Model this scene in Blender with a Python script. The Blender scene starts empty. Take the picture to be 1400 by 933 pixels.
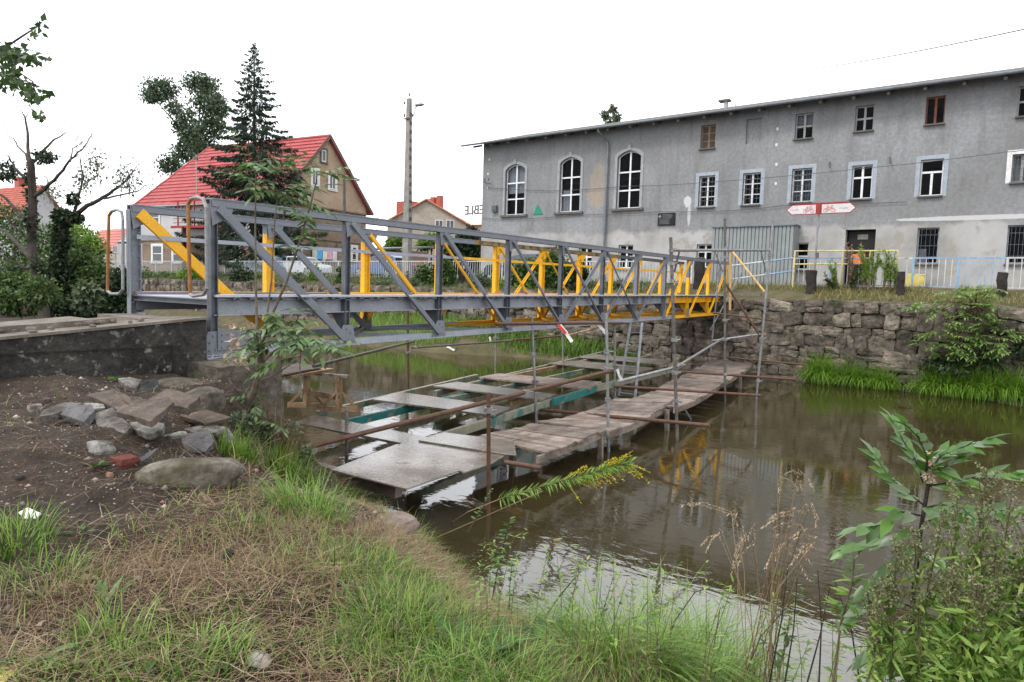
import bpy, math, random
import numpy as np
from mathutils import Vector, Matrix
rng = np.random.default_rng(7); random.seed(7)
S = bpy.context.scene
# ------------------------------------------------------------------ camera
F = 933.3
YAW, PITCH, ROLL = [math.radians(a) for a in (36.656, 4.372, 1.733)]
_fw = np.array([-math.sin(YAW)*math.cos(PITCH), math.cos(YAW)*math.cos(PITCH), -math.sin(PITCH)])
_rt = np.array([math.cos(YAW), math.sin(YAW), 0.]); _dn = np.cross(_fw, _rt)
_r2 = _rt*math.cos(ROLL)-_dn*math.sin(ROLL); _d2 = _rt*math.sin(ROLL)+_dn*math.cos(ROLL)
CM = np.array([_r2, _d2, _fw])
cam_d = bpy.data.cameras.new("camera"); cam = bpy.data.objects.new("camera", cam_d)
S.collection.objects.link(cam); S.camera = cam
cam_d.lens = 24.0; cam_d.sensor_width = 36; cam_d.clip_start = .05; cam_d.clip_end = 3000
cam.matrix_world = Matrix(((_r2[0], -_d2[0], -_fw[0], 0), (_r2[1], -_d2[1], -_fw[1], 0), (_r2[2], -_d2[2], -_fw[2], 0), (0, 0, 0, 1)))
# ------------------------------------------------------------------ world, sun, exposure
SKY_STRENGTH = .13; SUN_E = 1.5; EXPO = 0.38
w = bpy.data.worlds.new("World"); S.world = w; w.use_nodes = True
nt = w.node_tree; nt.nodes.clear()
def N(nt, t, **k):
    n = nt.nodes.new(t)
    for a, b in k.items(): setattr(n, a, b)
    return n
sky = N(nt, 'ShaderNodeTexSky', sky_type='NISHITA', sun_disc=False)
SUN_EL, SUN_AZ = math.radians(48), math.radians(200)
sky.sun_elevation = SUN_EL; sky.sun_rotation = SUN_AZ; sky.air_density = 1.6; sky.dust_density = 4
hs = N(nt, 'ShaderNodeHueSaturation'); hs.inputs['Saturation'].default_value = .1
mx = N(nt, 'ShaderNodeMix', data_type='RGBA'); mx.inputs['Factor'].default_value = .72
tc = N(nt, 'ShaderNodeTexCoord'); nz = N(nt, 'ShaderNodeTexNoise'); nz.inputs['Scale'].default_value = 2.2; nz.inputs['Detail'].default_value = 4
cr = N(nt, 'ShaderNodeValToRGB'); cr.color_ramp.elements[0].color = (13.0, 13.4, 14.2, 1); cr.color_ramp.elements[1].color = (18.5, 18.8, 19.4, 1)
cr.color_ramp.elements[0].position = .3; cr.color_ramp.elements[1].position = .7
bg = N(nt, 'ShaderNodeBackground'); bg.inputs['Strength'].default_value = SKY_STRENGTH; wo = N(nt, 'ShaderNodeOutputWorld')
nt.links.new(sky.outputs[0], hs.inputs['Color']); nt.links.new(hs.outputs[0], mx.inputs['A'])
nt.links.new(tc.outputs['Generated'], nz.inputs['Vector']); nt.links.new(nz.outputs['Fac'], cr.inputs['Fac'])
nt.links.new(cr.outputs[0], mx.inputs['B']); nt.links.new(mx.outputs['Result'], bg.inputs['Color']); nt.links.new(bg.outputs[0], wo.inputs['Surface'])
sd = bpy.data.lights.new("sun", 'SUN'); sd.energy = SUN_E; sd.angle = math.radians(12); sd.color = (1, .965, .92)
sun = bpy.data.objects.new("sun", sd); S.collection.objects.link(sun)
# sun stands behind and to the left of the camera, high and veiled
sun.rotation_euler = Vector((math.sin(SUN_AZ)*math.cos(SUN_EL), math.cos(SUN_AZ)*math.cos(SUN_EL), math.sin(SUN_EL))).to_track_quat('Z', 'Y').to_euler()
S.view_settings.view_transform = 'Standard'; S.view_settings.look = 'None'; S.view_settings.exposure = EXPO; S.view_settings.gamma = 1
S.render.resolution_x = 1024; S.render.resolution_y = 682
# ------------------------------------------------------------------ placing: survey of the photograph -> points in the world
def ray(x, y): return CM.T @ np.array([x-700., y-466.5, F])
def P(x, y, X=None, Y=None, Z=None, pl=None):
    d = ray(x, y)
    if X is not None: t = X/d[0]
    elif Y is not None: t = Y/d[1]
    elif Z is not None: t = Z/d[2]
    else:
        p0, n = np.array(pl[0], float), np.array(pl[1], float); t = (p0@n)/(d@n)
    return Vector(d*t)
WZ = -3.0   # water level (eye level is 0)
# ------------------------------------------------------------------ materials
MATS = {}
def mat(name, c1, c2=None, scale=3., rough=.8, bump=.0, bscale=None, metal=0., spec=.3, detail=6, c3=None, s3=1., t3=(.55, .62), stretch=(1, 1, 1), bdist=.02, speck=.3, island=0.):
    """base colour: noise blend c1..c2, optional patches of c3; bump from a finer noise"""
    if name in MATS: return MATS[name]
    m = bpy.data.materials.new(name); m.use_nodes = True; nt = m.node_tree; b = nt.nodes['Principled BSDF']; L = nt.links.new
    b.inputs['Roughness'].default_value = rough; b.inputs['Metallic'].default_value = metal; b.inputs['Specular IOR Level'].default_value = spec
    g = N(nt, 'ShaderNodeNewGeometry'); mp = N(nt, 'ShaderNodeMapping'); mp.inputs['Scale'].default_value = stretch; L(g.outputs['Position'], mp.inputs['Vector'])
    v = mp.outputs[0]
    def noise(s, d=detail, r=.6):
        n = N(nt, 'ShaderNodeTexNoise'); n.inputs['Scale'].default_value = s; n.inputs['Detail'].default_value = d; n.inputs['Roughness'].default_value = r; L(v, n.inputs['Vector']); return n.outputs['Fac']
    if c2 is None: c2 = tuple(min(1, c*1.35) for c in c1)
    r = N(nt, 'ShaderNodeValToRGB'); r.color_ramp.elements[0].position = .32; r.color_ramp.elements[1].position = .68
    r.color_ramp.elements[0].color = (*c1, 1); r.color_ramp.elements[1].color = (*c2, 1); L(noise(scale), r.inputs['Fac']); col = r.outputs[0]
    if c3 is not None:
        r3 = N(nt, 'ShaderNodeValToRGB'); r3.color_ramp.elements[0].position, r3.color_ramp.elements[1].position = t3
        L(noise(s3, 8, .65), r3.inputs['Fac']); q = N(nt, 'ShaderNodeMix', data_type='RGBA'); L(r3.outputs[0], q.inputs['Factor']); L(col, q.inputs['A']); q.inputs['B'].default_value = (*c3, 1); col = q.outputs['Result']
    if speck or island:   # fine grain of the surface itself, and tone from piece to piece
        hv = N(nt, 'ShaderNodeHueSaturation'); L(col, hv.inputs['Color']); mr = N(nt, 'ShaderNodeMapRange'); mr.inputs['From Min'].default_value = .3; mr.inputs['From Max'].default_value = .7; mr.inputs['To Min'].default_value = 1-speck; mr.inputs['To Max'].default_value = 1+speck
        L(noise((bscale or scale*6)*1.3, 5, .75), mr.inputs['Value']); val = mr.outputs[0]
        if island:
            m2 = N(nt, 'ShaderNodeMapRange'); m2.inputs['To Min'].default_value = 1-island; m2.inputs['To Max'].default_value = 1+island; L(g.outputs['Random Per Island'], m2.inputs['Value']); mm = N(nt, 'ShaderNodeMath', operation='MULTIPLY'); L(val, mm.inputs[0]); L(m2.outputs[0], mm.inputs[1]); val = mm.outputs[0]
        L(val, hv.inputs['Value']); col = hv.outputs[0]
    L(col, b.inputs['Base Color'])
    if bump:
        bp = N(nt, 'ShaderNodeBump'); bp.inputs['Strength'].default_value = bump; bp.inputs['Distance'].default_value = bdist; L(noise(bscale or scale*6, 8), bp.inputs['Height']); L(bp.outputs[0], b.inputs['Normal'])
    MATS[name] = m; return m
def leafmat(name, cols, rough=.5, trans=.35, spec=.35):
    """per-leaf colour from the island random value"""
    if name in MATS: return MATS[name]
    m = bpy.data.materials.new(name); m.use_nodes = True; nt = m.node_tree; b = nt.nodes['Principled BSDF']; L = nt.links.new; out = nt.nodes['Material Output']
    g = N(nt, 'ShaderNodeNewGeometry'); r = N(nt, 'ShaderNodeValToRGB'); el = r.color_ramp.elements
    while len(el) < len(cols): el.new(.5)
    for i, c in enumerate(cols): el[i].position = i/(len(cols)-1); el[i].color = (*c, 1)
    L(g.outputs['Random Per Island'], r.inputs['Fac']); L(r.outputs[0], b.inputs['Base Color']); b.inputs['Roughness'].default_value = rough; b.inputs['Specular IOR Level'].default_value = spec
    t = N(nt, 'ShaderNodeBsdfTranslucent'); L(r.outputs[0], t.inputs['Color']); ms = N(nt, 'ShaderNodeMixShader'); ms.inputs[0].default_value = trans
    L(b.outputs[0], ms.inputs[1]); L(t.outputs[0], ms.inputs[2]); L(ms.outputs[0], out.inputs['Surface'])
    MATS[name] = m; return m
# ------------------------------------------------------------------ mesh builder
def V3(p): return Vector((float(p[0]), float(p[1]), float(p[2])))
class MB:
    def __init__(s): s.v = []; s.f = []
    def add(s, vs, fs):
        b = len(s.v); s.v += [tuple(map(float, q)) for q in vs]; s.f += [tuple(i+b for i in f) for f in fs]; return s
    def box(s, c, size, rot=None, jit=0.):
        hx, hy, hz = [a/2 for a in size]; R = rot or Matrix.Identity(3); c = V3(c)
        vs = [c + R @ Vector((x*hx+random.uniform(-jit, jit), y*hy+random.uniform(-jit, jit), z*hz+random.uniform(-jit, jit))) for x, y, z in ((-1,-1,-1),(1,-1,-1),(1,1,-1),(-1,1,-1),(-1,-1,1),(1,-1,1),(1,1,1),(-1,1,1))]
        return s.add(vs, [(3,2,1,0),(4,5,6,7),(0,1,5,4),(1,2,6,5),(2,3,7,6),(3,0,4,7)])
    def bounds(s, a, b):
        return s.box([(a[i]+b[i])/2 for i in range(3)], [abs(b[i]-a[i]) for i in range(3)])
    def beam(s, p, q, w, h, up=(0, 0, 1), off=(0, 0)):
        p, q = V3(p), V3(q); d = (q-p); L = d.length; d.normalize(); x = d.cross(V3(up))
        if x.length < 1e-4: x = d.cross(Vector((1, 0, 0)))
        x.normalize(); z = x.cross(d); R = Matrix((x, d, z)).transposed()
        return s.box((p+q)/2 + x*off[0] + z*off[1], (w, L, h), R)
    def prof(s, p, q, poly, up=(0, 0, 1)):
        """extrude a 2D section (x across, y up) from p to q"""
        p, q = V3(p), V3(q); d = (q-p).normalized(); x = d.cross(V3(up))
        if x.length < 1e-4: x = d.cross(Vector((1, 0, 0)))
        x.normalize(); z = x.cross(d); n = len(poly)
        return s.add([a + x*u + z*v for a in (p, q) for u, v in poly], [tuple(range(n))[::-1], tuple(range(n, 2*n))] + [(i, (i+1) % n, (i+1) % n + n, i+n) for i in range(n)])
    def ibeam(s, p, q, w, h, t=.012, up=(0, 0, 1)):
        a, b = w/2, h/2
        return s.prof(p, q, [(-a,-b),(a,-b),(a,-b+t),(t/2,-b+t),(t/2,b-t),(a,b-t),(a,b),(-a,b),(-a,b-t),(-t/2,b-t),(-t/2,-b+t),(-a,-b+t)], up)
    def chan(s, p, q, w, h, t=.012, up=(0, 0, 1), sg=1):
        b = h/2; w *= sg; e = t*sg
        return s.prof(p, q, [(0,-b),(w,-b),(w,-b+t),(e,-b+t),(e,b-t),(w,b-t),(w,b),(0,b)][::sg], up)
    def angle(s, p, q, w, t=.01, up=(0, 0, 1), sg=1):
        return s.prof(p, q, [(0, 0), (w*sg, 0), (w*sg, t), (t*sg, t), (t*sg, w), (0, w)][::sg], up)
    def tube(s, pts, r, n=8, r2=None, cap=True):
        pts = [V3(a) for a in pts]; rs = list(r) if hasattr(r, '__len__') else [r + ((r2 if r2 is not None else r)-r)*i/(len(pts)-1) for i in range(len(pts))]
        vs = []; x = None
        for i, a in enumerate(pts):
            d = (pts[min(i+1, len(pts)-1)]-pts[max(i-1, 0)]).normalized()
            if x is None:
                x = d.cross(Vector((0, 0, 1)))
                if x.length < .05: x = d.cross(Vector((1, 0, 0)))
            x = (x - d*x.dot(d)).normalized(); y = d.cross(x)
            vs += [a + (x*math.cos(k*2*math.pi/n) + y*math.sin(k*2*math.pi/n))*rs[i] for k in range(n)]
        fs = [(i*n+k, i*n+(k+1) % n, (i+1)*n+(k+1) % n, (i+1)*n+k) for i in range(len(pts)-1) for k in range(n)]
        if cap: fs += [tuple(range(n))[::-1], tuple(range((len(pts)-1)*n, len(pts)*n))]
        return s.add(vs, fs)
    def slab(s, poly, t, n=None):
        """thick polygon: 3D outline (top face) extruded by t against its normal"""
        poly = [V3(a) for a in poly]; k = len(poly)
        if n is None:
            n = Vector((0, 0, 0))
            for i in range(k): n += poly[i].cross(poly[(i+1) % k])
            n.normalize()
        n = V3(n); lo = [a - n*t for a in poly]
        return s.add(poly+lo, [tuple(range(k)), tuple(range(k, 2*k))[::-1]] + [(i+k, (i+1) % k + k, (i+1) % k, i) for i in range(k)])
    def disc(s, c, ax, r, t, n=20):
        ax = V3(ax).normalized(); return s.tube([V3(c)-ax*t/2, V3(c)+ax*t/2], r, n)
    def stone(s, c, size, R=None, n=4, k=.55, jit=.04):
        """rounded irregular block"""
        R = R or Matrix.Identity(3); c = V3(c); idx = {}; vs = []; fs = []
        ph = [random.uniform(0, 6.28) for _ in range(6)]
        def vid(i, j, l):
            if (i, j, l) not in idx:
                q = Vector((2*i/n-1, 2*j/n-1, 2*l/n-1)); sp = q.normalized(); m = q*(1-k)+sp*k*1.18
                f = 1 + jit*(math.sin(3*sp.x+ph[0]+2*sp.y)+math.sin(4*sp.y+ph[1])+math.sin(5*sp.z+ph[2]+3*sp.x)+.6*random.uniform(-1, 1))
                m = Vector((m.x*f*size[0]/2, m.y*f*size[1]/2, m.z*f*size[2]/2)); idx[(i, j, l)] = len(vs); vs.append(c + R @ m)
            return idx[(i, j, l)]
        for a in range(n):
            for b in range(n):
                fs += [(vid(a,b,0),vid(a,b+1,0),vid(a+1,b+1,0),vid(a+1,b,0)),(vid(a,b,n),vid(a+1,b,n),vid(a+1,b+1,n),vid(a,b+1,n)),
                       (vid(a,0,b),vid(a+1,0,b),vid(a+1,0,b+1),vid(a,0,b+1)),(vid(a,n,b),vid(a,n,b+1),vid(a+1,n,b+1),vid(a+1,n,b)),
                       (vid(0,a,b),vid(0,a,b+1),vid(0,a+1,b+1),vid(0,a+1,b)),(vid(n,a,b),vid(n,a+1,b),vid(n,a+1,b+1),vid(n,a,b+1))]
        return s.add(vs, fs)
    def build(s, name, m, parent=None, smooth=False, bevel=0, org=None):
        return link(name, np.array(s.v, float), s.f, m, parent, smooth, bevel, org)
def wpos(o):
    v = Vector((0, 0, 0))
    while o is not None: v += o.location; o = o.parent
    return v
def link(name, v, f, m, parent=None, smooth=False, bevel=0, org=None):
    v = np.asarray(v, float).reshape(-1, 3)
    if parent is None:
        if org is None: org = ((v[:, 0].min()+v[:, 0].max())/2, (v[:, 1].min()+v[:, 1].max())/2, v[:, 2].min())
        off = Vector(org)
    else: off = wpos(parent)
    v = v - np.array(off)
    me = bpy.data.meshes.new(name)
    if isinstance(f, np.ndarray):
        k = f.shape[1]; me.vertices.add(len(v)); me.vertices.foreach_set('co', v.astype(np.float32).ravel())
        me.loops.add(f.size); me.loops.foreach_set('vertex_index', f.astype(np.int32).ravel())
        me.polygons.add(len(f)); me.polygons.foreach_set('loop_start', np.arange(0, f.size, k, dtype=np.int32)); me.polygons.foreach_set('loop_total', np.full(len(f), k, np.int32)); me.update(calc_edges=True)
    else: me.from_pydata([tuple(a) for a in v], [], f); me.update()
    if smooth: me.polygons.foreach_set('use_smooth', [True]*len(me.polygons))
    me.materials.append(m); o = bpy.data.objects.new(name, me); S.collection.objects.link(o)
    if parent is not None: o.parent = parent
    else: o.location = off
    if bevel:
        b = o.modifiers.new('bevel', 'BEVEL'); b.width = bevel; b.segments = 1; b.limit_method = 'ANGLE'
    return o
def tag(o, label=None, cat=None, group=None, kind=None):
    if label: o['label'] = label
    if cat: o['category'] = cat
    if group: o['group'] = group
    if kind: o['kind'] = kind
    return o
def thing(name, label, cat, loc=(0, 0, 0), group=None):
    o = bpy.data.objects.new(name, None); o.empty_display_size = .2; S.collection.objects.link(o); o.location = V3(loc); return tag(o, label, cat, group)
def copy_tree(o, parent=None):
    c = o.copy(); S.collection.objects.link(c); c.parent = parent
    for ch in list(o.children): copy_tree(ch, c)
    return c
# ------------------------------------------------------------------ foliage
def leafverts(pos, ax, nr, L, W, fold=.25):
    """pos base Nx3, ax leaf direction, nr normal-ish, L,W length/width arrays"""
    ax = ax/np.linalg.norm(ax, axis=1)[:, None]; sd = np.cross(ax, nr); sd /= np.linalg.norm(sd, axis=1)[:, None]+1e-9; nn = np.cross(sd, ax)
    L = L[:, None]; W = W[:, None]; mid = pos+ax*L*.45
    v = np.stack([pos, mid+sd*W/2+nn*W*fold, pos+ax*L-nn*L*.08, mid-sd*W/2+nn*W*fold], 1)
    return v.reshape(-1, 3), np.arange(len(pos)*4).reshape(-1, 4)
def leafverts2(pos, ax, nr, L, W, fold=.2):
    """longer leaf with midrib, shoulders and a drooping tip"""
    ax = ax/np.linalg.norm(ax, axis=1)[:, None]; sd = np.cross(ax, nr); sd /= np.linalg.norm(sd, axis=1)[:, None]+1e-9; nn = np.cross(sd, ax); L = L[:, None]; W = W[:, None]; cu = rng.uniform(-.02, .22, (len(pos), 1)); tw = rng.uniform(-.25, .25, (len(pos), 1))
    p = lambda t, s_, h: pos+ax*L*t+sd*W*s_+nn*(W*h+W*tw*s_-L*cu*t*t)
    v = np.stack([p(0, 0, 0), p(.22, .42, fold*.7), p(.22, -.42, fold*.7), p(.58, .40, fold*.8), p(.58, -.40, fold*.8), p(1, 0, 0), p(.24, 0, 0), p(.6, 0, 0)], 1).reshape(-1, 3); t_ = np.array([(0, 6, 1), (0, 2, 6), (1, 7, 3), (1, 6, 7), (6, 4, 7), (6, 2, 4), (3, 7, 5), (7, 4, 5)])
    return v, (np.arange(len(pos))[:, None, None]*8+t_).reshape(-1, 3)
def rdir(n, up=.0):
    d = rng.normal(size=(n, 3)); d[:, 2] += up; return d/np.linalg.norm(d, axis=1)[:, None]
def blobs(cs, n, L, W, name, m, parent=None, shell=.55, droop=-.3, squash=1., org=None):
    """leaves through the volumes of uneven clumps: cs = (x,y,z,rx,ry,rz)"""
    cs = np.array(cs, float); vol = (cs[:, 3]*cs[:, 4]*cs[:, 5])**.67; k = rng.choice(len(cs), n, p=vol/vol.sum())
    d = rdir(n); r = (shell+(1-shell)*rng.random(n))*rng.uniform(.75, 1.12, n); hole = (np.sin(d[:, 0]*5+k)+np.sin(d[:, 1]*6+2*k)+np.sin(d[:, 2]*5+3*k)); r *= 1+.10*hole
    pos = cs[k, :3]+d*cs[k, 3:]*r[:, None]; ax = d*.6+rdir(n)*.8; ax[:, 2] += droop; nr = rdir(n, .9)
    v, f = leafverts(pos, ax, nr, rng.uniform(.6, 1.3, n)*L, rng.uniform(.7, 1.2, n)*W)
    return link(name, v, f, m, parent, org=org)
def blades(pos, h, w, lean, m, name, parent=None, seg=4, curl=1.0, org=None, az=None):
    """curved grass blades; h,w,lean arrays"""
    n = len(pos); az = rng.uniform(0, 2*np.pi, n) if az is None else az; dx = np.stack([np.cos(az), np.sin(az), np.zeros(n)], 1); sx = np.stack([-np.sin(az), np.cos(az), np.zeros(n)], 1)
    vs = []; a0 = rng.uniform(.05, .25, n); p = pos.copy()
    for i in range(seg+1):
        t = i/seg; ww = (w*(1-t)**.7)[:, None]*.5
        vs += [p+sx*ww, p-sx*ww]
        ang = a0+lean*(t+.15)**curl; st = (h/seg)[:, None]; p = p+(dx*np.sin(ang)[:, None]+np.array([0, 0, 1.])*np.cos(ang)[:, None])*st
    v = np.stack(vs, 1).reshape(-1, 3); b = (np.arange(n)*2*(seg+1))[:, None]
    f = np.concatenate([np.stack([b[:, 0]+2*i, b[:, 0]+2*i+1, b[:, 0]+2*i+3, b[:, 0]+2*i+2], 1) for i in range(seg)])
    return link(name, v, f, m, parent, org=org)
# ================================================================== SETTING
m_dirt = mat('dirt', (.020, .013, .009), (.058, .039, .027), 3.5, .95, 1., 30, c3=(.095, .07, .05), s3=14, t3=(.60, .70), bdist=.05, speck=.5)
m_soil = mat('verge_soil', (.05, .045, .02), (.10, .085, .045), 2, .95, .6, 20, bdist=.05)
m_street = mat('asphalt', (.13, .13, .125), (.18, .175, .165), 1.2, .9, .2, 60)
m_gray = mat('gray_paint', (.125, .135, .155), (.165, .175, .20), 2.5, .45, .15, 40, spec=.4, c3=(.07, .065, .06), s3=5, t3=(.66, .74))
m_grayl = mat('gray_paint_light', (.22, .235, .27), (.29, .305, .34), 2.5, .4, .15, 40, spec=.45, c3=(.13, .13, .13), s3=5, t3=(.62, .74))
m_girder = mat('girder_paint', (.20, .212, .24), (.27, .285, .315), 2.0, .45, .15, 40, spec=.4, c3=(.12, .12, .12), s3=6, t3=(.64, .72))
m_shadeyel = mat('shaded_yellow', (.13, .085, .03), (.26, .17, .05), 3, .6, .2, 40, c3=(.05, .045, .04), s3=4, t3=(.5, .6))  # yellow darkened to brown: shade on the far top chord put into the colour
m_dkgray = mat('dark_gray_paint', (.045, .05, .06), (.09, .095, .11), 6, .45, .15, 40, spec=.45)
m_yel = mat('yellow_paint', (.60, .30, .008), (.72, .38, .012), 2, .42, .1, 40, spec=.4, c3=(.30, .17, .02), s3=6, t3=(.68, .75))
m_rust = mat('rusty_tube', (.060, .030, .018), (.11, .055, .032), 9, .6, .3, 60, metal=.2, spec=.4)
m_orust = mat('orange_rust', (.17, .065, .02), (.30, .13, .035), 9, .6, .3, 60)
m_galv = mat('galvanized_tube', (.14, .14, .14), (.27, .27, .27), 9, .5, .2, 60, metal=.5, spec=.5)
m_dtube = mat('dark_tube', (.055, .05, .047), (.13, .12, .11), 9, .55, .2, 60, metal=.3)
m_wood = mat('old_plank', (.085, .064, .052), (.25, .20, .165), 4, .55, .5, 25, island=.3, stretch=(1, .35, 1), c3=(.05, .03, .022), s3=5, t3=(.58, .68), spec=.35)
m_woodn = mat('new_wood', (.21, .125, .065), (.36, .25, .15), 4, .7, .3, 30, c3=(.12, .08, .05), s3=5)
m_woodg = mat('gray_board', (.10, .088, .075), (.22, .20, .175), 3.5, .32, .4, 30, spec=.5, c3=(.07, .06, .05), s3=4, t3=(.56, .68))
m_ply = mat('wet_plywood', (.09, .075, .062), (.19, .165, .14), 2.2, .17, .12, 14, spec=.9, c3=(.09, .075, .06), s3=6, t3=(.55, .65))
m_teal = mat('teal_timber', (.015, .11, .105), (.03, .17, .155), 4, .6, .2, 30, c3=(.18, .17, .13), s3=3, t3=(.56, .62))
m_tealg = mat('worn_timber', (.17, .165, .12), (.26, .24, .18), 4, .65, .3, 30, c3=(.04, .13, .12), s3=2.5, t3=(.52, .62))
m_conc = mat('tarred_concrete', (.012, .011, .010), (.050, .046, .040), 2.6, .85, 1., 12, c3=(.17, .165, .15), s3=9, t3=(.57, .66), speck=.55, bdist=.04)
m_conct = mat('concrete_top', (.085, .07, .056), (.19, .165, .14), 3, .9, .6, 40)
m_granite = mat('granite', (.045, .039, .030), (.125, .108, .082), 7, .85, .9, 14, c3=(.06, .07, .03), s3=2.5, t3=(.58, .7), bdist=.05)
m_stone = mat('wall_stone', (.055, .045, .036), (.18, .15, .12), 3.0, .9, 1., 9, c3=(.03, .035, .014), s3=1.6, t3=(.52, .66), bdist=.07, speck=.45, island=.45)
m_mortar = mat('wall_mortar', (.022, .018, .014), (.055, .045, .035), 4, .95, .8, 30, bdist=.05)
m_black = mat('black_stump', (.010, .009, .008), (.035, .03, .026), 5, .9, .8, 30, bdist=.03)
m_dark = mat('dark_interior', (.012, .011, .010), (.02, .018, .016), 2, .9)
m_white = mat('white_paint', (.62, .62, .60), (.74, .74, .72), 4, .5, .05, 30)
m_red = mat('red_tiles', (.29, .040, .042), (.38, .072, .072), 1.1, .5, .2, 30, spec=.35, c3=(.22, .05, .045), s3=1.5, t3=(.5, .7))

# ---- near riverbank, river, far ground
SH = np.array([(-90, 14), (-40, 12), (-20, 8.5), (-14, 7), (-10, 6.2), (-7.6, 6.1), (-6.6, 6.2), (-5.6, 5.75), (-4.5, 5.15), (-3.4, 4.65), (-2.3, 4.3), (-1.0, 4.4), (.3, 5.1), (2, 7), (5, 9.5), (20, 13), (60, 16)], float)
def vnoise(x, y, s, seed=0):
    x = np.asarray(x, float)*s; y = np.asarray(y, float)*s; xi = np.floor(x).astype(int); yi = np.floor(y).astype(int); fx = x-xi; fy = y-yi; fx = fx*fx*(3-2*fx); fy = fy*fy*(3-2*fy)
    def h(a, b):
        n = (a*374761393+b*668265263+seed*982451653) & 0x7fffffff; n = (n ^ (n >> 13))*1274126177 & 0x7fffffff; return ((n ^ (n >> 16)) & 0xffff)/65535.
    return (h(xi, yi)*(1-fx)+h(xi+1, yi)*fx)*(1-fy)+(h(xi, yi+1)*(1-fx)+h(xi+1, yi+1)*fx)*fy
def shore_d(x, y):
    """signed distance inland of the near shoreline"""
    x = np.asarray(x, float); y = np.asarray(y, float); best = np.full(np.broadcast(x, y).shape, 1e9)
    for (x0, y0), (x1, y1) in zip(SH[:-1], SH[1:]):
        dx, dy = x1-x0, y1-y0; t = np.clip(((x-x0)*dx+(y-y0)*dy)/(dx*dx+dy*dy), 0, 1); best = np.minimum(best, np.hypot(x-x0-t*dx, y-y0-t*dy))
    return np.where(y < np.interp(x, SH[:, 0], SH[:, 1]), best, -best)
def gz(x, y):
    x = np.asarray(x, float); y = np.asarray(y, float); d = shore_d(x, y)
    left = np.clip((-x-1.5)/5.5, 0, 1); left = left*left*(3-2*left); zp = -1.6+.5*left-.1*np.clip(x-1, 0, 3)
    wd = np.interp(x, [-9, -8.2, -7.0, -6.3, -5.2, -4.2], [1.5, 2.1, 2.1, 2.7, 2.9, 2.5]); t = np.clip(d/wd, -.6, 1); tt = np.clip(t, 0, 1); bl = np.clip((x+6.0)/1.5, 0, 1); k = np.where(t > 0, (tt*tt*(3-2*tt)*.5+.5*tt)*(1-bl)+(1-(1-tt)**1.9)*bl, t*1.2)
    z = -3.02+(zp+3.02)*k
    z = z+np.clip(d, 0, 1)*(.16*(vnoise(x, y, 1.1)-.5)+.07*(vnoise(x, y, 3.3, 2)-.5)+.025*(vnoise(x, y, 11, 3)-.5))
    return z
_TS = .002*1.004**np.arange(980)
def gp(px, py):
    """where the sight line through a point of the photograph meets the bank"""
    q = ray(px, py)[None]*_TS[:, None]; k = int(np.argmax(q[:, 2] < gz(q[:, 0], q[:, 1]))); return Vector(q[k if k else -1])
def grid(xs, ys, zf):
    X, Y = np.meshgrid(xs, ys); v = np.stack([X, Y, zf(X, Y)], -1).reshape(-1, 3); nx, ny = len(xs), len(ys); i = (np.arange(ny-1)[:, None]*nx+np.arange(nx-1)).ravel()
    return v, np.stack([i, i+1, i+nx+1, i+nx], 1)
xs = np.concatenate([np.linspace(-90, -14, 60), np.arange(-13.9, 3.5, .07), np.linspace(3.6, 60, 50)]); ys = np.concatenate([np.linspace(-60, -2.2, 40), np.arange(-2.1, 8.2, .07), np.linspace(8.3, 17, 24)])
v, f = grid(xs, ys, gz); o = link('riverbank', v, f, m_dirt, smooth=True, org=(0, 0, -3)); tag(o, 'bare brown earth and grassy slope of the near river bank', 'riverbank', kind='structure')
# river
m_water = bpy.data.materials.new('river_water'); m_water.use_nodes = True; nt = m_water.node_tree; b = nt.nodes['Principled BSDF']; b.inputs['Base Color'].default_value = (.033, .026, .010, 1); b.inputs['Roughness'].default_value = .03; b.inputs['IOR'].default_value = 1.95; b.inputs['Specular IOR Level'].default_value = .5
g = N(nt, 'ShaderNodeNewGeometry'); bp = N(nt, 'ShaderNodeBump'); bp.inputs['Strength'].default_value = .17; bp.inputs['Distance'].default_value = .02; n1 = N(nt, 'ShaderNodeTexNoise'); n1.inputs['Scale'].default_value = 3.8; n1.inputs['Detail'].default_value = 3; n1.inputs['Distortion'].default_value = .6
mp = N(nt, 'ShaderNodeMapping'); mp.inputs['Rotation'].default_value = (0, 0, .5); mp.inputs['Scale'].default_value = (1, 1.9, 1); nt.links.new(g.outputs['Position'], mp.inputs['Vector']); nt.links.new(mp.outputs[0], n1.inputs['Vector'])
n2 = N(nt, 'ShaderNodeTexNoise'); n2.inputs['Scale'].default_value = .35; n2.inputs['Detail'].default_value = 2; nt.links.new(g.outputs['Position'], n2.inputs['Vector']); rr = N(nt, 'ShaderNodeMapRange'); rr.inputs['From Min'].default_value = .42; rr.inputs['From Max'].default_value = .62; rr.inputs['To Min'].default_value = .25; rr.inputs['To Max'].default_value = 1.0
nt.links.new(n2.outputs['Fac'], rr.inputs['Value']); mu = N(nt, 'ShaderNodeMath', operation='MULTIPLY'); nt.links.new(n1.outputs['Fac'], mu.inputs[0]); nt.links.new(rr.outputs[0], mu.inputs[1]); nt.links.new(mu.outputs[0], bp.inputs['Height']); nt.links.new(bp.outputs[0], b.inputs['Normal'])
o = MB().add([(-120, -5, WZ), (60, -5, WZ), (60, 26.4, WZ), (-120, 26.4, WZ)], [(0, 1, 2, 3)]).build('river', m_water, org=(0, 15, WZ)); tag(o, 'murky brown river with small ripples reflecting the white sky', 'river', kind='structure')
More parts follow.
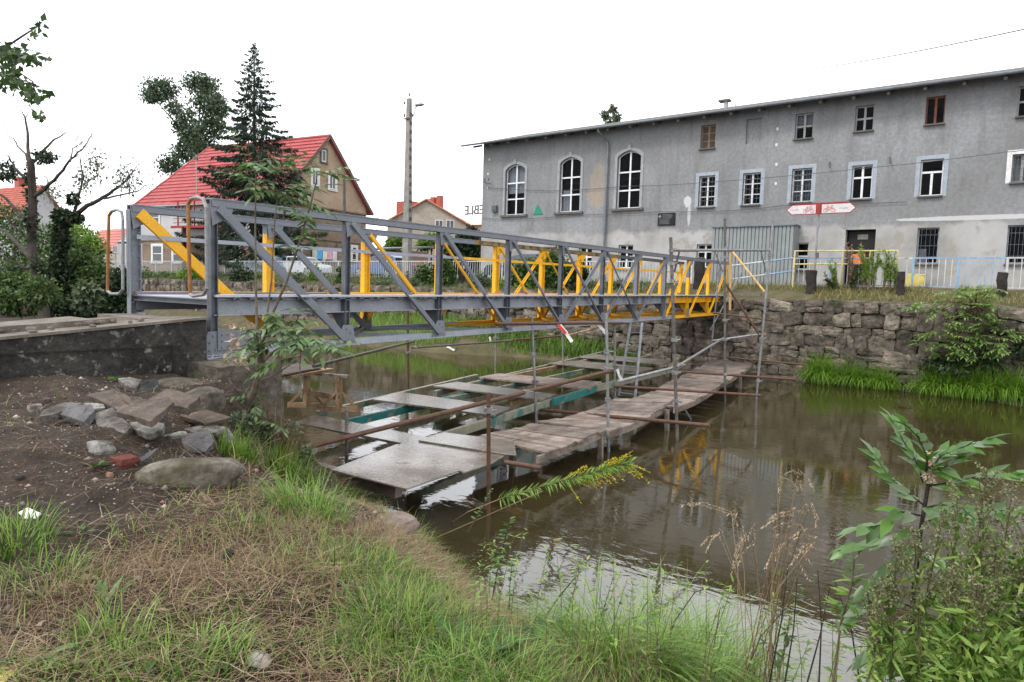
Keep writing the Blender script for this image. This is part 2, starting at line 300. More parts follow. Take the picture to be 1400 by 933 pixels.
# far ground, street, verge
o = MB().add([(-900, 27.9, .40), (900, 27.9, .40), (900, 1500, .40), (-900, 1500, .40)], [(0, 1, 2, 3)]).build('ground', m_soil, org=(0, 30, .4)); tag(o, 'flat ground behind the far bank', 'ground', kind='structure')
o = MB().add([(-120, 28.3, .43), (40, 28.3, .43), (40, 32.4, .43), (-120, 32.4, .43)], [(0, 1, 2, 3)]).build('road', m_street, org=(0, 30, .43)); tag(o, 'grey street along the far bank', 'road', kind='structure')
o = MB().bounds((-28.5, 32.4, .3), (20, 34.1, .55)).build('pavement', m_conct); tag(o, 'pavement along the foot of the long grey building', 'pavement', kind='structure')
def vz(x, y): return -.14+.60*np.clip((y-26.1)/1.9, 0, 1)**.8+.10*(vnoise(x, y, 1.3, 5)-.5)*np.clip((28-y), 0, 1)
v, f = grid(np.arange(-90, 20, .35), np.linspace(26.1, 28.3, 9), vz); o = link('verge', v, f, m_soil, smooth=True, org=(0, 27, 0)); tag(o, 'sloping grass verge on top of the river wall', 'verge', kind='structure')
# grassy toe of the far bank, in front of the wall, left of the walkway
TOE = np.array([(-90, 24.6), (-50, 24.4), (-36, 24.6), (-27, 22.6), (-21, 22.6), (-18, 24.2), (-15, 24.4), (-12.6, 25.4), (-11.5, 26.3), (-9, 26.6), (-6.6, 26.4), (-5.8, 25.9), (-3.0, 25.8), (-2.5, 26), (-1.6, 25.8), (0, 25.2), (4, 24.6), (20, 24)])
def tz(x, y):
    e = np.interp(x, TOE[:, 0], TOE[:, 1]); t = (y-e); return WZ+np.where(t > 0, .55*np.clip(t, 0, 4)**.75, t*.8)*np.where(x > -6.6, .45, 1)+.08*(vnoise(x, y, 2, 8)-.5)
v, f = grid(np.arange(-90, 20, .4), np.linspace(22, 26.3, 14), tz); o = link('mud_bank', v, f, m_soil, smooth=True, org=(0, 25, -3)); tag(o, 'strip of grassy mud at the foot of the far river wall', 'riverbank', kind='structure')

# ---- far river wall of rough stone
mb = MB(); mb.bounds((-90, 26.12, -3.6), (20, 26.9, -.16)); o_core = mb
wall = thing('river_wall', 'long retaining wall of rough dark stone blocks holding the far bank', 'wall', (-8, 26.1, -3))
mb.build('wall_core', m_mortar, wall)
mb = MB()
z = -3.3
wob = lambda x, z: .16*(vnoise(x, z*3, .55, 91)-.5)*min(1, max(0, (-.2-z)*2))
while z < -.2:
    h = min(random.uniform(.28, .52), -.12-z)
    if h < .12: break
    x = -62.+random.random()
    while x < 9:
        ww = random.uniform(.28, .5) if random.random() < .55 else random.uniform(.5, .9); q_ = 4 if x > -18 else 2
        parts = [(0, 1)] if random.random() < .78 or h < .36 else [(0, random.uniform(.4, .6))]
        if parts[0][1] < 1: parts.append((parts[0][1], 1))
        for p0, p1 in parts:
            hh = h*(p1-p0); mb.stone((x+ww/2+random.uniform(-.03, .03), 26.10+random.uniform(-.04, .09), z+h*(p0+p1)/2+wob(x, z)), (ww*random.uniform(.98, 1.1), .40+random.uniform(0, .16), hh*random.uniform(1.0, 1.14)), Matrix.Rotation(random.uniform(-.16, .16), 3, 'Y') @ Matrix.Rotation(random.uniform(-.12, .12), 3, 'Z'), n=q_, k=random.uniform(.3, .5), jit=.05)
        x += ww*.98
    z += h*.97
mb.build('stonework', m_stone, wall, smooth=False)
mb = MB(); mb.bounds((-90, 25.98, -.16), (-12.2, 26.5, -.08)); mb.bounds((-7.9, 25.98, -.16), (20, 26.5, -.09)); mb.build('coping', m_granite, wall)

# ================================================================== long grey building
m_stucco = bpy.data.materials.new('grey_stucco'); m_stucco.use_nodes = True; nt = m_stucco.node_tree; b = nt.nodes['Principled BSDF']; b.inputs['Roughness'].default_value = .92; b.inputs['Specular IOR Level'].default_value = .15; L = nt.links.new
g = N(nt, 'ShaderNodeNewGeometry'); sx = N(nt, 'ShaderNodeSeparateXYZ'); L(g.outputs['Position'], sx.inputs[0])
def nz_(s, d=6, st=(1, 1, 1), r=.6):
    mp = N(nt, 'ShaderNodeMapping'); mp.inputs['Scale'].default_value = st; L(g.outputs['Position'], mp.inputs['Vector']); n = N(nt, 'ShaderNodeTexNoise'); n.inputs['Scale'].default_value = s; n.inputs['Detail'].default_value = d; n.inputs['Roughness'].default_value = r; L(mp.outputs[0], n.inputs['Vector']); return n.outputs['Fac']
def ramp_(f, *st):
    r = N(nt, 'ShaderNodeValToRGB'); e = r.color_ramp.elements
    while len(e) < len(st): e.new(.5)
    for i, (p, c) in enumerate(st): e[i].position = p; e[i].color = (*c, 1) if len(c) == 3 else c
    L(f, r.inputs['Fac']); return r.outputs[0]
def mix_(f, a, b2):
    q = N(nt, 'ShaderNodeMix', data_type='RGBA')
    if isinstance(f, float): q.inputs['Factor'].default_value = f
    else: L(f, q.inputs['Factor'])
    for s_, v_ in (('A', a), ('B', b2)):
        if isinstance(v_, tuple): q.inputs[s_].default_value = (*v_, 1)
        else: L(v_, q.inputs[s_])
    return q.outputs['Result']
def math_(op, a, b2):
    q = N(nt, 'ShaderNodeMath', operation=op)
    for i, v_ in enumerate((a, b2)):
        if isinstance(v_, (int, float)): q.inputs[i].default_value = v_
        else: L(v_, q.inputs[i])
    return q.outputs[0]
up_ = ramp_(nz_(.35, 7), (.3, (.172, .173, .172)), (.5, (.217, .220, .224)), (.7, (.268, .273, .283)))
up_ = mix_(ramp_(nz_(2.2, 8, (1, 1, .16)), (.50, (0, 0, 0)), (.74, (.6, .6, .6))), up_, (.125, .12, .115))
up_ = mix_(ramp_(nz_(7, 8, (1, 1, 1), .7), (.40, (.35, .35, .35)), (.62, (0, 0, 0))), up_, (.09, .088, .085))
lo_ = ramp_(nz_(.6, 8), (.3, (.20, .195, .185)), (.5, (.29, .285, .275)), (.7, (.35, .345, .34)))
lo_ = mix_(ramp_(nz_(1.6, 8), (.55, (0, 0, 0)), (.62, (.7, .7, .7))), lo_, (.24, .22, .185))
edge = math_('ADD', sx.outputs['Z'], math_('MULTIPLY', nz_(.8, 6), 1.1))
fz = N(nt, 'ShaderNodeMapRange'); L(edge, fz.inputs['Value']); fz.inputs['From Min'].default_value = 3.72; fz.inputs['From Max'].default_value = 3.95
col = mix_(fz.outputs[0], lo_, up_)
def spot(cx_, cz_, rx, rz, colr, amt=1., nsc=1.3):
    dx = math_('DIVIDE', math_('SUBTRACT', sx.outputs['X'], cx_), rx); dz = math_('DIVIDE', math_('SUBTRACT', sx.outputs['Z'], cz_), rz)
    r_ = math_('ADD', math_('ADD', math_('MULTIPLY', dx, dx), math_('MULTIPLY', dz, dz)), math_('MULTIPLY', math_('SUBTRACT', nz_(nsc, 6), .5), 1.6))
    q = N(nt, 'ShaderNodeMapRange'); L(r_, q.inputs['Value']); q.inputs['From Min'].default_value = 1.1; q.inputs['From Max'].default_value = .75; q.inputs['To Max'].default_value = amt
    return q.outputs[0]
q = P(826, 255, Y=34); col = mix_(spot(q.x-.4, q.z, .55, 1.3, 0, .34, 2.6), col, (.34, .26, .17)); q = P(812, 268, Y=34); col = mix_(spot(q.x, q.z, .5, .6, 0, .32, 2.6), col, (.31, .235, .16))
q = P(940, 276, Y=34); col = mix_(spot(q.x, q.z, .20, .30, 0, .85, 8.), col, (.46, .46, .47)); q = P(942, 294, Y=34); col = mix_(spot(q.x, q.z, .09, .58, 0, .75, 8.), col, (.44, .44, .45))
for (a, c_) in ((1063, 176.5), (1061.5, 198), (1061.5, 225), (1060.5, 251), (669, 218.5), (667, 238), (666, 257)):
    q = P(a, c_, Y=34); col = mix_(spot(q.x, q.z, .06, .08, 0, .75, 14.), col, (.6, .6, .6))
q = P(1335, 297, Y=34); col = mix_(spot(q.x+.3, q.z-.02, 3.4, .10, 0, .75, 5.), col, (.48, .47, .46))
L(col, b.inputs['Base Color']); bp = N(nt, 'ShaderNodeBump'); bp.inputs['Strength'].default_value = .35; bp.inputs['Distance'].default_value = .02; L(nz_(9, 8), bp.inputs['Height']); L(bp.outputs[0], b.inputs['Normal'])

BX0, BX1, BZ0, BZ1, BY, BD = -28.0, 7.0, .3, 9.08, 34.0, 12.
bld = thing('long_building', 'long grey stuccoed building with arched windows at its left end, behind the far street', 'building', (-14, 40, .4))
m_sur = mat('pale_blue_surround', (.235, .265, .305), (.30, .325, .36), 3, .85, .1, 20); m_surw = mat('white_surround', (.5, .5, .48), (.6, .6, .58), 3, .8)
m_surg = mat('grey_moulding', (.22, .225, .235), (.29, .29, .30), 3, .85, .2)
m_sill = mat('dark_sill', (.07, .065, .06), (.12, .11, .10), 4, .8)
m_frw = mat('white_frame', (.55, .56, .56), (.66, .67, .67), 5, .5); m_frb = mat('brown_frame', (.16, .045, .02), (.22, .07, .03), 5, .6); m_frt = mat('tan_board', (.16, .115, .075), (.24, .18, .12), 5, .8); m_frg = mat('grey_frame', (.25, .25, .25), (.34, .34, .33), 5, .7)
m_glass = bpy.data.materials.new('window_glass'); m_glass.use_nodes = True; nt2 = m_glass.node_tree; b2 = nt2.nodes['Principled BSDF']; b2.inputs['Base Color'].default_value = (.006, .007, .008, 1); b2.inputs['Roughness'].default_value = .03; b2.inputs['Specular IOR Level'].default_value = .14
g2 = N(nt2, 'ShaderNodeNewGeometry'); n2 = N(nt2, 'ShaderNodeTexNoise'); n2.inputs['Scale'].default_value = 3; bp2 = N(nt2, 'ShaderNodeBump'); bp2.inputs['Strength'].default_value = .25; bp2.inputs['Distance'].default_value = .03; nt2.links.new(g2.outputs['Position'], n2.inputs['Vector']); nt2.links.new(n2.outputs['Fac'], bp2.inputs['Height']); nt2.links.new(bp2.outputs[0], b2.inputs['Normal'])
tr = N(nt2, 'ShaderNodeBsdfTransparent'); tr.inputs['Color'].default_value = (.78, .80, .82, 1); ms = N(nt2, 'ShaderNodeMixShader'); ms.inputs[0].default_value = .35; nt2.links.new(tr.outputs[0], ms.inputs[1]); nt2.links.new(b2.outputs[0], ms.inputs[2]); nt2.links.new(ms.outputs[0], nt2.nodes['Material Output'].inputs['Surface'])
m_curt = mat('pale_curtain', (.42, .44, .48), (.60, .62, .66), 6, .9, stretch=(6, 1, .6)); m_curtd = mat('dull_curtain', (.06, .09, .11), (.20, .25, .29), 5, .9, stretch=(5, 1, .7))
def WR(x0, x1, y0, y1):
    xm, ym = (x0+x1)/2, (y0+y1)/2; a = P(x0, ym, Y=34); c = P(x1, ym, Y=34); t = P(xm, y0, Y=34); d = P(xm, y1, Y=34); return (a.x, c.x, d.z, t.z)
# (kind, rect, surround rect, options)
WIN = [
 ('arch', WR(690.7, 717.5, 225, 294), m_surg, dict(n=(2, 3), cur='top')), ('arch', WR(765, 793.5, 215.5, 290), m_surg, dict(n=(2, 3), cur='low')), ('arch', WR(843.5, 875.5, 206.5, 285), m_surg, dict(n=(2, 3), cur=None)),
 ('rect', WR(958, 978, 171, 203), None, dict(fr=m_frt, n=(2, 3), board=m_frt)), ('rect', WR(1020, 1040.5, 162.5, 196), None, dict(fr=None, board=m_stucco)), ('rect', WR(1087, 1111.5, 155, 189.5), None, dict(fr=m_frg, n=(2, 2), cur='top')),
 ('rect', WR(1169, 1194.5, 144.5, 179), None, dict(fr=m_frg, n=(2, 2))), ('rect', WR(1265.5, 1292, 132, 169.5), None, dict(fr=m_frb, n=(2, 1))), ('rect', WR(1391.5, 1418, 117, 158.5), None, dict(fr=m_frg, n=(2, 2))),
 ('rect', WR(955, 977, 240.5, 283), m_sur, dict(fr=m_frw, n=(2, 3), grill=1)), ('rect', WR(1015, 1039.5, 236.5, 280), m_sur, dict(fr=m_frw, n=(2, 3), grill=1)), ('rect', WR(1082, 1109.5, 230.5, 276.5), m_sur, dict(fr=m_frw, n=(2, 3), grill=2, cur='all')),
 ('rect', WR(1164, 1192, 226, 272), m_sur, dict(fr=m_frw, n=(2, 2), tr=.36)), ('rect', WR(1257.5, 1289, 218, 268), m_sur, dict(fr=m_frw, n=(2, 1), tr=.34, notop=1)), ('rect', WR(1383, 1412, 210.5, 249), m_surw, dict(fr=m_frg, n=(2, 1), grill=2, cur='all')),
 ('rect', WR(743, 759, 338, 366), None, dict(fr=m_frw, n=(2, 2))), ('rect', WR(791, 809, 337, 366), None, dict(fr=m_frw, n=(2, 2))), ('rect', WR(845, 865, 335, 367), None, dict(fr=m_frw, n=(2, 2))),
 ('rect', WR(952, 974, 334, 366), None, dict(fr=m_frw, n=(2, 3))), ('rect', WR(1088, 1104.5, 332, 369), None, dict(fr=m_frw, n=(1, 2))), ('door', WR(1154, 1195, 314, 391), None, {}),
 ('rect', WR(1253, 1283, 311.5, 361), None, dict(fr=m_sur, n=(1, 1), grill=1, cur='low')), ('rect', WR(1376, 1404, 308, 361), None, dict(fr=m_sur, n=(1, 1), grill=1))]
def arch_z(x, xa, xb, zt, rise):
    c = (xa+xb)/2; h = (xb-xa)/2; R = (h*h+rise*rise)/(2*rise); return zt-R+math.sqrt(max(R*R-(x-c)**2, 0))
mb = MB(); holes = [w_[1] for w_ in WIN]; T = .38
xs_ = sorted(set([BX0, BX1]+[h[0] for h in holes]+[h[1] for h in holes])); zs_ = sorted(set([BZ0, BZ1]+[h[2] for h in holes]+[h[3] for h in holes]))
for i in range(len(xs_)-1):
    for j in range(len(zs_)-1):
        cx_, cz_ = (xs_[i]+xs_[i+1])/2, (zs_[j]+zs_[j+1])/2
        if any(h[0] < cx_ < h[1] and h[2] < cz_ < h[3] for h in holes): continue
        mb.add([(xs_[i], BY, zs_[j]), (xs_[i+1], BY, zs_[j]), (xs_[i+1], BY, zs_[j+1]), (xs_[i], BY, zs_[j+1])], [(0, 1, 2, 3)])
for k_, h, _, o_ in WIN:
    a, c, z0, z1 = h
    top = [(a, z1), (c, z1)]
    if k_ == 'arch':
        rise = (c-a)*.22; n = 12; top = [(a+(c-a)*i/n, arch_z(a+(c-a)*i/n, a, c, z1, rise)) for i in range(n+1)]; hm = n//2
        mb.add([(a, BY, z1)]+[(x, BY, z) for x, z in top[:hm+1]], [tuple(range(hm+2))[::-1]]); mb.add([(c, BY, z1)]+[(x, BY, z) for x, z in top[hm:][::-1]], [tuple(range(hm+2))])
    pts = [(a, z0)]+top+[(c, z0)]
    for (x0, z0_), (x1, z1_) in zip(pts, pts[1:]+pts[:1]): mb.add([(x0, BY, z0_), (x1, BY, z1_), (x1, BY+T, z1_), (x0, BY+T, z0_)], [(0, 1, 2, 3)])
mb.add([(BX0, BY, BZ0), (BX0, BY+BD, BZ0), (BX0, BY+BD, BZ1), (BX0, BY, BZ1)], [(0, 1, 2, 3)]); mb.add([(BX1, BY, BZ0), (BX1, BY+BD, BZ0), (BX1, BY+BD, BZ1), (BX1, BY, BZ1)], [(0, 1, 2, 3)]); mb.add([(BX0, BY+BD, BZ0), (BX1, BY+BD, BZ0), (BX1, BY+BD, BZ1), (BX0, BY+BD, BZ1)], [(0, 1, 2, 3)])
mb.add([(BX0, BY, BZ1), (BX0, BY+BD, BZ1), (BX0, BY+6, BZ1+1.7)], [(0, 1, 2)]); mb.build('wall', m_stucco, bld)
mb = MB()
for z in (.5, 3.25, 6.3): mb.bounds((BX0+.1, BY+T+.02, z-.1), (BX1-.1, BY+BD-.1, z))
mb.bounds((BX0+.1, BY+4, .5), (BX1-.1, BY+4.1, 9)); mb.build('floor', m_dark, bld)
for wi, (k_, h, ms_, o_) in enumerate(WIN):
    a, c, z0, z1 = h; W_, H_ = c-a, z1-z0; fy = BY+.17
    if k_ == 'door':
        dr = MB().bounds((a+.06, BY+.34, z0), (c-.06, BY+.40, z1-.05)).build('door', mat('dark_door', (.004, .003, .003), (.008, .006, .005), 3, .6), bld)
        MB().bounds((a+.45, BY+.31, z1-.42), (c-.35, BY+.338, z1-.2)).build('number_plate', m_woodg, dr); MB().tube([(c-.25, BY+.3, z0+1.1), (c-.25, BY+.3, z0+1.25)], .015).build('handle', m_galv, dr); continue
    fr = o_.get('fr', m_frw); rise = W_*.22 if k_ == 'arch' else 0
    if fr is None:
        MB().bounds((a, BY+.12, z0), (c, BY+.16, z1)).build('blind_panel', m_stucco, bld); continue
    fm = MB(); t = .055; nx, nz2 = o_['n']
    fm.bounds((a, fy, z0), (a+t, fy+.06, z1-rise)); fm.bounds((c-t, fy, z0), (c, fy+.06, z1-rise)); fm.bounds((a+t, fy, z0), (c-t, fy+.06, z0+t*1.2))
    if k_ == 'arch':
        n = 12; tp = [(a+W_*i/n, arch_z(a+W_*i/n, a, c, z1, rise)) for i in range(n+1)]
        for (x0, q0), (x1, q1) in zip(tp, tp[1:]): fm.add([(x0, fy, q0), (x1, fy, q1), (x1, fy, q1-t*1.2), (x0, fy, q0-t*1.2), (x0, fy+.06, q0), (x1, fy+.06, q1), (x1, fy+.06, q1-t*1.2), (x0, fy+.06, q0-t*1.2)], [(3, 2, 1, 0), (2, 3, 7, 6)])
    else: fm.bounds((a+t, fy, z1-t), (c-t, fy+.06, z1))
    if nx == 2: fm.bounds(((a+c)/2-.045, fy-.006, z0+t*1.2), ((a+c)/2+.045, fy+.05, (z1-rise*.05 if k_ == 'arch' else z1)-t-(H_*o_['tr'] if o_.get('notop') else 0)))
    zl = [z0+H_*(1-o_['tr'])] if 'tr' in o_ else [z0+(H_-rise*.4)*i/nz2 for i in range(1, nz2)]
    for z in zl: fm.bounds((a+t, fy-.012, z-.04), (c-t, fy+.045, z+.04)) if not (o_.get('board') or nz2 == 3 and k_ == 'rect') else fm.bounds((a+t, fy-.004, z-.02), (c-t, fy+.045, z+.02))
    wn = fm.build('window', fr, bld)
    if o_.get('board'): MB().bounds((a+t, fy+.02, z0+t), (c-t, fy+.03, z1-t)).build('board', mat('boarded_pane', (.055, .04, .03), (.10, .075, .055), 5, .9), wn)
    else:
        pp = [(a+t*.6, fy+.035, z0+.03), (c-t*.6, fy+.035, z0+.03)]+([(x, fy+.035, z-.04) for x, z in tp[::-1]] if k_ == 'arch' else [(c-t*.6, fy+.035, z1-.03), (a+t*.6, fy+.035, z1-.03)])
        MB().add(pp, [tuple(range(len(pp)))]).build('pane', m_glass, wn)
    cu = o_.get('cur')
    if cu:
        cm = MB(); zt, zb = (z1-.02-rise*.3, z0+.03)
        rr_ = dict(top=(zb+(zt-zb)*.45, zt), low=(zb, zb+(zt-zb)*.42), all=(zb, zt))[cu]
        x0, x1 = (a+.05, c-.05) if cu != 'low' else (a+.05, (a+c)/2-.05); n = 14
        pts = [(x0+(x1-x0)*i/n, fy+.16+.03*math.sin(i*1.9)) for i in range(n+1)]
        for (u0, w0), (u1, w1) in zip(pts, pts[1:]): cm.add([(u0, w0, rr_[0]), (u1, w1, rr_[0]), (u1, w1, rr_[1]), (u0, w0, rr_[1])], [(0, 1, 2, 3)])
        cm.build('curtain', m_curtd if cu == 'all' and ms_ is m_sur else m_curt, wn)
    if o_.get('grill'):
        gm = MB(); n = 7 if o_['grill'] == 2 else 5
        for i in range(1, n): x = a+W_*i/n; gm.tube([(x, BY+.06, z0+.02), (x, BY+.06, z1-.02)], .009, 5)
        for q in (.2, .5, .8): gm.bounds((a, BY+.05, z0+H_*q-.01), (c, BY+.07, z0+H_*q+.01))
        gm.build('grille', m_dkgray, wn)
    if k_ == 'arch':
        sm = MB(); s_ = .16; n = 12; y0, y1 = BY-.035, BY-.003
        inn = [(a, z0)]+[(a+W_*i/n, arch_z(a+W_*i/n, a, c, z1, rise)) for i in range(n+1)]+[(c, z0)]
        A, C = a-s_, c+s_; r2 = (C-A)*.2; out = [(A, z0)]+[(A+(C-A)*i/n, arch_z(A+(C-A)*i/n, A, C, z1+s_, r2)) for i in range(n+1)]+[(C, z0)]
        for i in range(len(inn)-1):
            p = [inn[i], inn[i+1], out[i+1], out[i]]; sm.add([(x, y0, z) for x, z in p]+[(x, y1, z) for x, z in p], [(0, 1, 2, 3), (7, 6, 5, 4), (0, 4, 5, 1), (2, 6, 7, 3)])
        sm.build('surround', ms_, wn); xm = (a+c)/2; MB().bounds((xm-.1, BY-.07, z1+.02), (xm+.1, BY-.037, z1+.3)).build('keystone', m_surg, wn)
    elif ms_:
        sm = MB(); s_ = .17; sm.bounds((a-s_, BY-.012, z0-.03), (a, BY-.002, z1+s_)); sm.bounds((c, BY-.012, z0-.03), (c+s_, BY-.002, z1+s_)); sm.bounds((a, BY-.012, z1), (c, BY-.002, z1+s_)); sm.build('surround', ms_, wn)
    sl = MB(); e = .26 if k_ == 'arch' else .04; sl.bounds((a-e, BY-.14, z0-.13 if k_ == 'arch' else z0-.07), (c+e, BY-.001, z0-.002)); sl.build('sill', m_sill, wn)
# roof
m_gutter = mat('zinc_gutter', (.10, .115, .125), (.16, .175, .19), 3, .5, metal=.3, spec=.4); m_soffit = mat('eave_board', (.06, .057, .055), (.10, .095, .09), 3, .9)
mb = MB(); EX0, EY = -29.05, 33.15
sec = [(EY, 8.86), (EY, 8.93), (40, 10.95), (47, 8.9), (47, 8.8), (40, 10.85)]; k = len(sec)
mb.add([(x, y, z) for x in (EX0, BX1+1.2) for y, z in sec], [tuple(range(k))[::-1], tuple(range(k, 2*k))]+[(i, (i+1) % k, (i+1) % k+k, i+k) for i in range(k)])
rf = mb.build('roof', m_soffit, bld)
x = EX0+.9; rafter = None
while x < BX1+1:
    if rafter is None: rafter = MB().box((x, EY+.45, 8.87), (.12, .8, .12), Matrix.Rotation(.28, 3, 'X')).build('rafter_end', m_sill, rf); x_r = x
    else: c = rafter.copy(); S.collection.objects.link(c); c.parent = rf; c.location = (x-x_r, 0, 0)
    x += 1.35
mb = MB(); pr = [(.08*math.cos(a), .08*math.sin(a)) for a in [math.pi+i*math.pi/6 for i in range(7)]]+[(.07, .02), (-.07, .02)]
mb.prof((EX0, EY-.07, 8.91), (BX1+1.2, EY-.07, 8.93), pr); mb.build('gutter', m_gutter, rf)
for (px, py, hh, r_) in ((993, 137, .75, .12), (1001, 139, .5, .03), (1006, 139, .5, .03)):
    q = P(px, py, Y=37.5); MB().tube([(q.x, q.y, q.z-1.2), (q.x, q.y, q.z)], r_, 10).build('vent_pipe', m_frg, rf)
q = P(991, 138, Y=37.5); MB().bounds((q.x-.3, q.y-.2, q.z-.06), (q.x+.3, q.y+.2, q.z+.04)).build('vent_cap', m_sill, rf)
q0 = P(818, 178, Y=33.2); q1 = P(831, 203, Y=33.85)
MB().tube([(q0.x, 33.12, 8.88), (q0.x+.02, 33.2, 8.7), (q1.x-.05, 33.82, 8.3), (q1.x, 33.86, 8.05), (q1.x, 33.86, .6)], .062, 10).build('downpipe', m_gutter, bld)
# things fixed on the facade
def on_wall(px, py, off=.05): q = P(px, py, Y=34-off); return q
a, c = on_wall(900, 292), on_wall(922.5, 308); pq = tag(MB().bounds((a.x, 33.93, c.z), (c.x, 33.99, a.z)).build('memorial_plaque', mat('black_plaque', (.010, .011, .013), (.018, .018, .021), 5, .6, spec=.15)), 'black memorial plaque with a small pale cross on the grey facade', 'plaque')
m_etch = mat('etched_lines', (.13, .13, .13), (.17, .17, .16), 5, .7); mb = MB(); wq, hq = c.x-a.x, a.z-c.z; x0, z0 = a.x+wq*.12, a.z-hq*.26
for dx, dz in ((0, .055), (0, -.055), (.05, 0), (-.05, 0)): mb.box((x0+dx, 33.925, z0+dz), (.05, .008, .05), Matrix.Rotation(.785, 3, 'Y'))
mb.build('cross_emblem', m_frg, pq); mb = MB()
for i in range(9):
    z = a.z-hq*(.12+.093*i); u = a.x+wq*(.26 if i < 4 else .1); mb.bounds((u, 33.922, z-.012), (u+wq*random.uniform(.45, .66), 33.928, z+.008))
mb.build('engraved_text', m_etch, pq)
t_ = [P(729, 294, Y=33.97), P(742, 293, Y=33.97), P(735, 279.5, Y=33.97)]; tag(MB().slab([(p.x, 33.96, p.z) for p in t_], .03, (0, -1, 0)).build('triangle_sign', mat('green_sign', (.008, .16, .10), (.012, .2, .13), 4, .5)), 'small green triangular sign on the facade between two arched windows', 'sign')
q = on_wall(677, 286); bx = tag(MB().bounds((q.x-.17, 33.8, q.z-.2), (q.x+.17, 33.99, q.z+.2)).build('junction_box', m_sill), 'dark electrical box on the left end of the grey facade', 'electrical box'); MB().bounds((q.x-.1, 33.78, q.z-.12), (q.x+.08, 33.8, q.z+.1)).build('cover', m_dkgray, bx)
a, c = on_wall(664, 249.5), on_wall(674.5, 252.5); br = tag(MB().tube([(a.x, 33.95, a.z), (a.x, 33.7, a.z), (c.x, 33.7, c.z)], .035, 6).build('cable_bracket', m_sill), 'black iron bracket with insulators near the left corner of the facade', 'bracket')
for u in (.2, .7): MB().tube([(a.x+(c.x-a.x)*u, 33.7, a.z+.03), (a.x+(c.x-a.x)*u, 33.7, a.z+.2)], .04, 7).build('insulator', m_sill, br)
for (px, py, lab) in ((1135, 227, 'dark iron stub on the wall left of the window with a white cross frame'), (1217.5, 221, 'dark iron stub on the wall between the two dark open windows')):
    q = on_wall(px, py); tag(MB().tube([(q.x-.05, 34.05, q.z+.22), (q.x, 33.75, q.z), (q.x+.04, 33.72, q.z-.12)], .03, 7).build('wall_stub', m_sill), lab, 'bracket', 'iron stubs on the facade')
def cable(name, pts, r, label, sag=0, cat='cable', group=None):
    out = []
    for i in range(len(pts)-1):
        for k in range(12 if i < len(pts)-2 else 13):
            t = k/12; q = pts[i].lerp(pts[i+1], t); q.z -= sag*4*t*(1-t); out.append(q)
    return tag(MB().tube(out, r, 5).build(name, m_dkgray), label, cat, group)
cable('facade_cable', [P(660, 256, Y=33.9), P(760, 261, Y=33.9), P(850, 255, Y=33.9), P(960, 250, Y=33.6), P(1175, 231, Y=33.3), P(1375, 208, Y=33.3), P(1420, 201, Y=33.3)], .014, 'thin dark cable strung along the facade at window height', .04)
cable('facade_cable', [P(660, 298, Y=33.9), P(700, 300, Y=33.9), P(790, 294, Y=33.9), P(905, 289.5, Y=33.9), P(1000, 288, Y=33.9), P(1070, 281, Y=33.9), P(1240, 276, Y=33.9)], .014, 'lower dark cable running below the window sills of the facade', .03)
cable('overhead_wire', [P(1420, 36, Y=24), P(1002, 106, Y=46)], .02, 'upper overhead wire crossing the white sky over the grey building', .25, 'wire', 'overhead wires')
cable('overhead_wire', [P(1420, 50, Y=25), P(1002, 112, Y=47)], .008, 'thin lower overhead wire crossing the white sky over the grey building', .25, 'wire', 'overhead wires')
# corrugated shed front
m_corr = mat('grey_corrugated_sheet', (.15, .165, .165), (.21, .225, .22), 1.2, .55, .1, 20, spec=.4, c3=(.4, .4, .4), s3=3.2, t3=(.735, .75)); a, c = P(974.5, 311, Y=33.2), P(1087, 309, Y=33.2)
x0, x1 = a.x, c.x; zt = (a.z+c.z)/2; sh = thing('metal_shed', 'grey corrugated metal shed front standing against the building', 'shed', ((x0+x1)/2, 33.5, .5)); mb = MB(); n = 22; st = []
for i in range(n):
    u = x0+(x1-x0)*i/n; s_ = (x1-x0)/n; st += [(u, 33.2), (u+s_*.70, 33.2), (u+s_*.76, 33.25), (u+s_*.94, 33.25)]
st.append((x1, 33.2)); zb = .56
for (u0, w0), (u1, w1) in zip(st, st[1:]): mb.add([(u0, w0, zb), (u1, w1, zb), (u1, w1, zt), (u0, w0, zt)], [(0, 1, 2, 3)])
mb.add([(x0, 33.2, zb), (x0, 33.97, zb), (x0, 33.97, zt), (x0, 33.2, zt)], [(0, 1, 2, 3)]); mb.add([(x1, 33.2, zb), (x1, 33.97, zb), (x1, 33.97, zt), (x1, 33.2, zt)], [(0, 1, 2, 3)])
mb.build('front_panel', m_corr, sh); MB().bounds((x0-.05, 33.12, zt), (x1+.05, 33.97, zt+.06)).build('top_plate', m_gutter, sh)
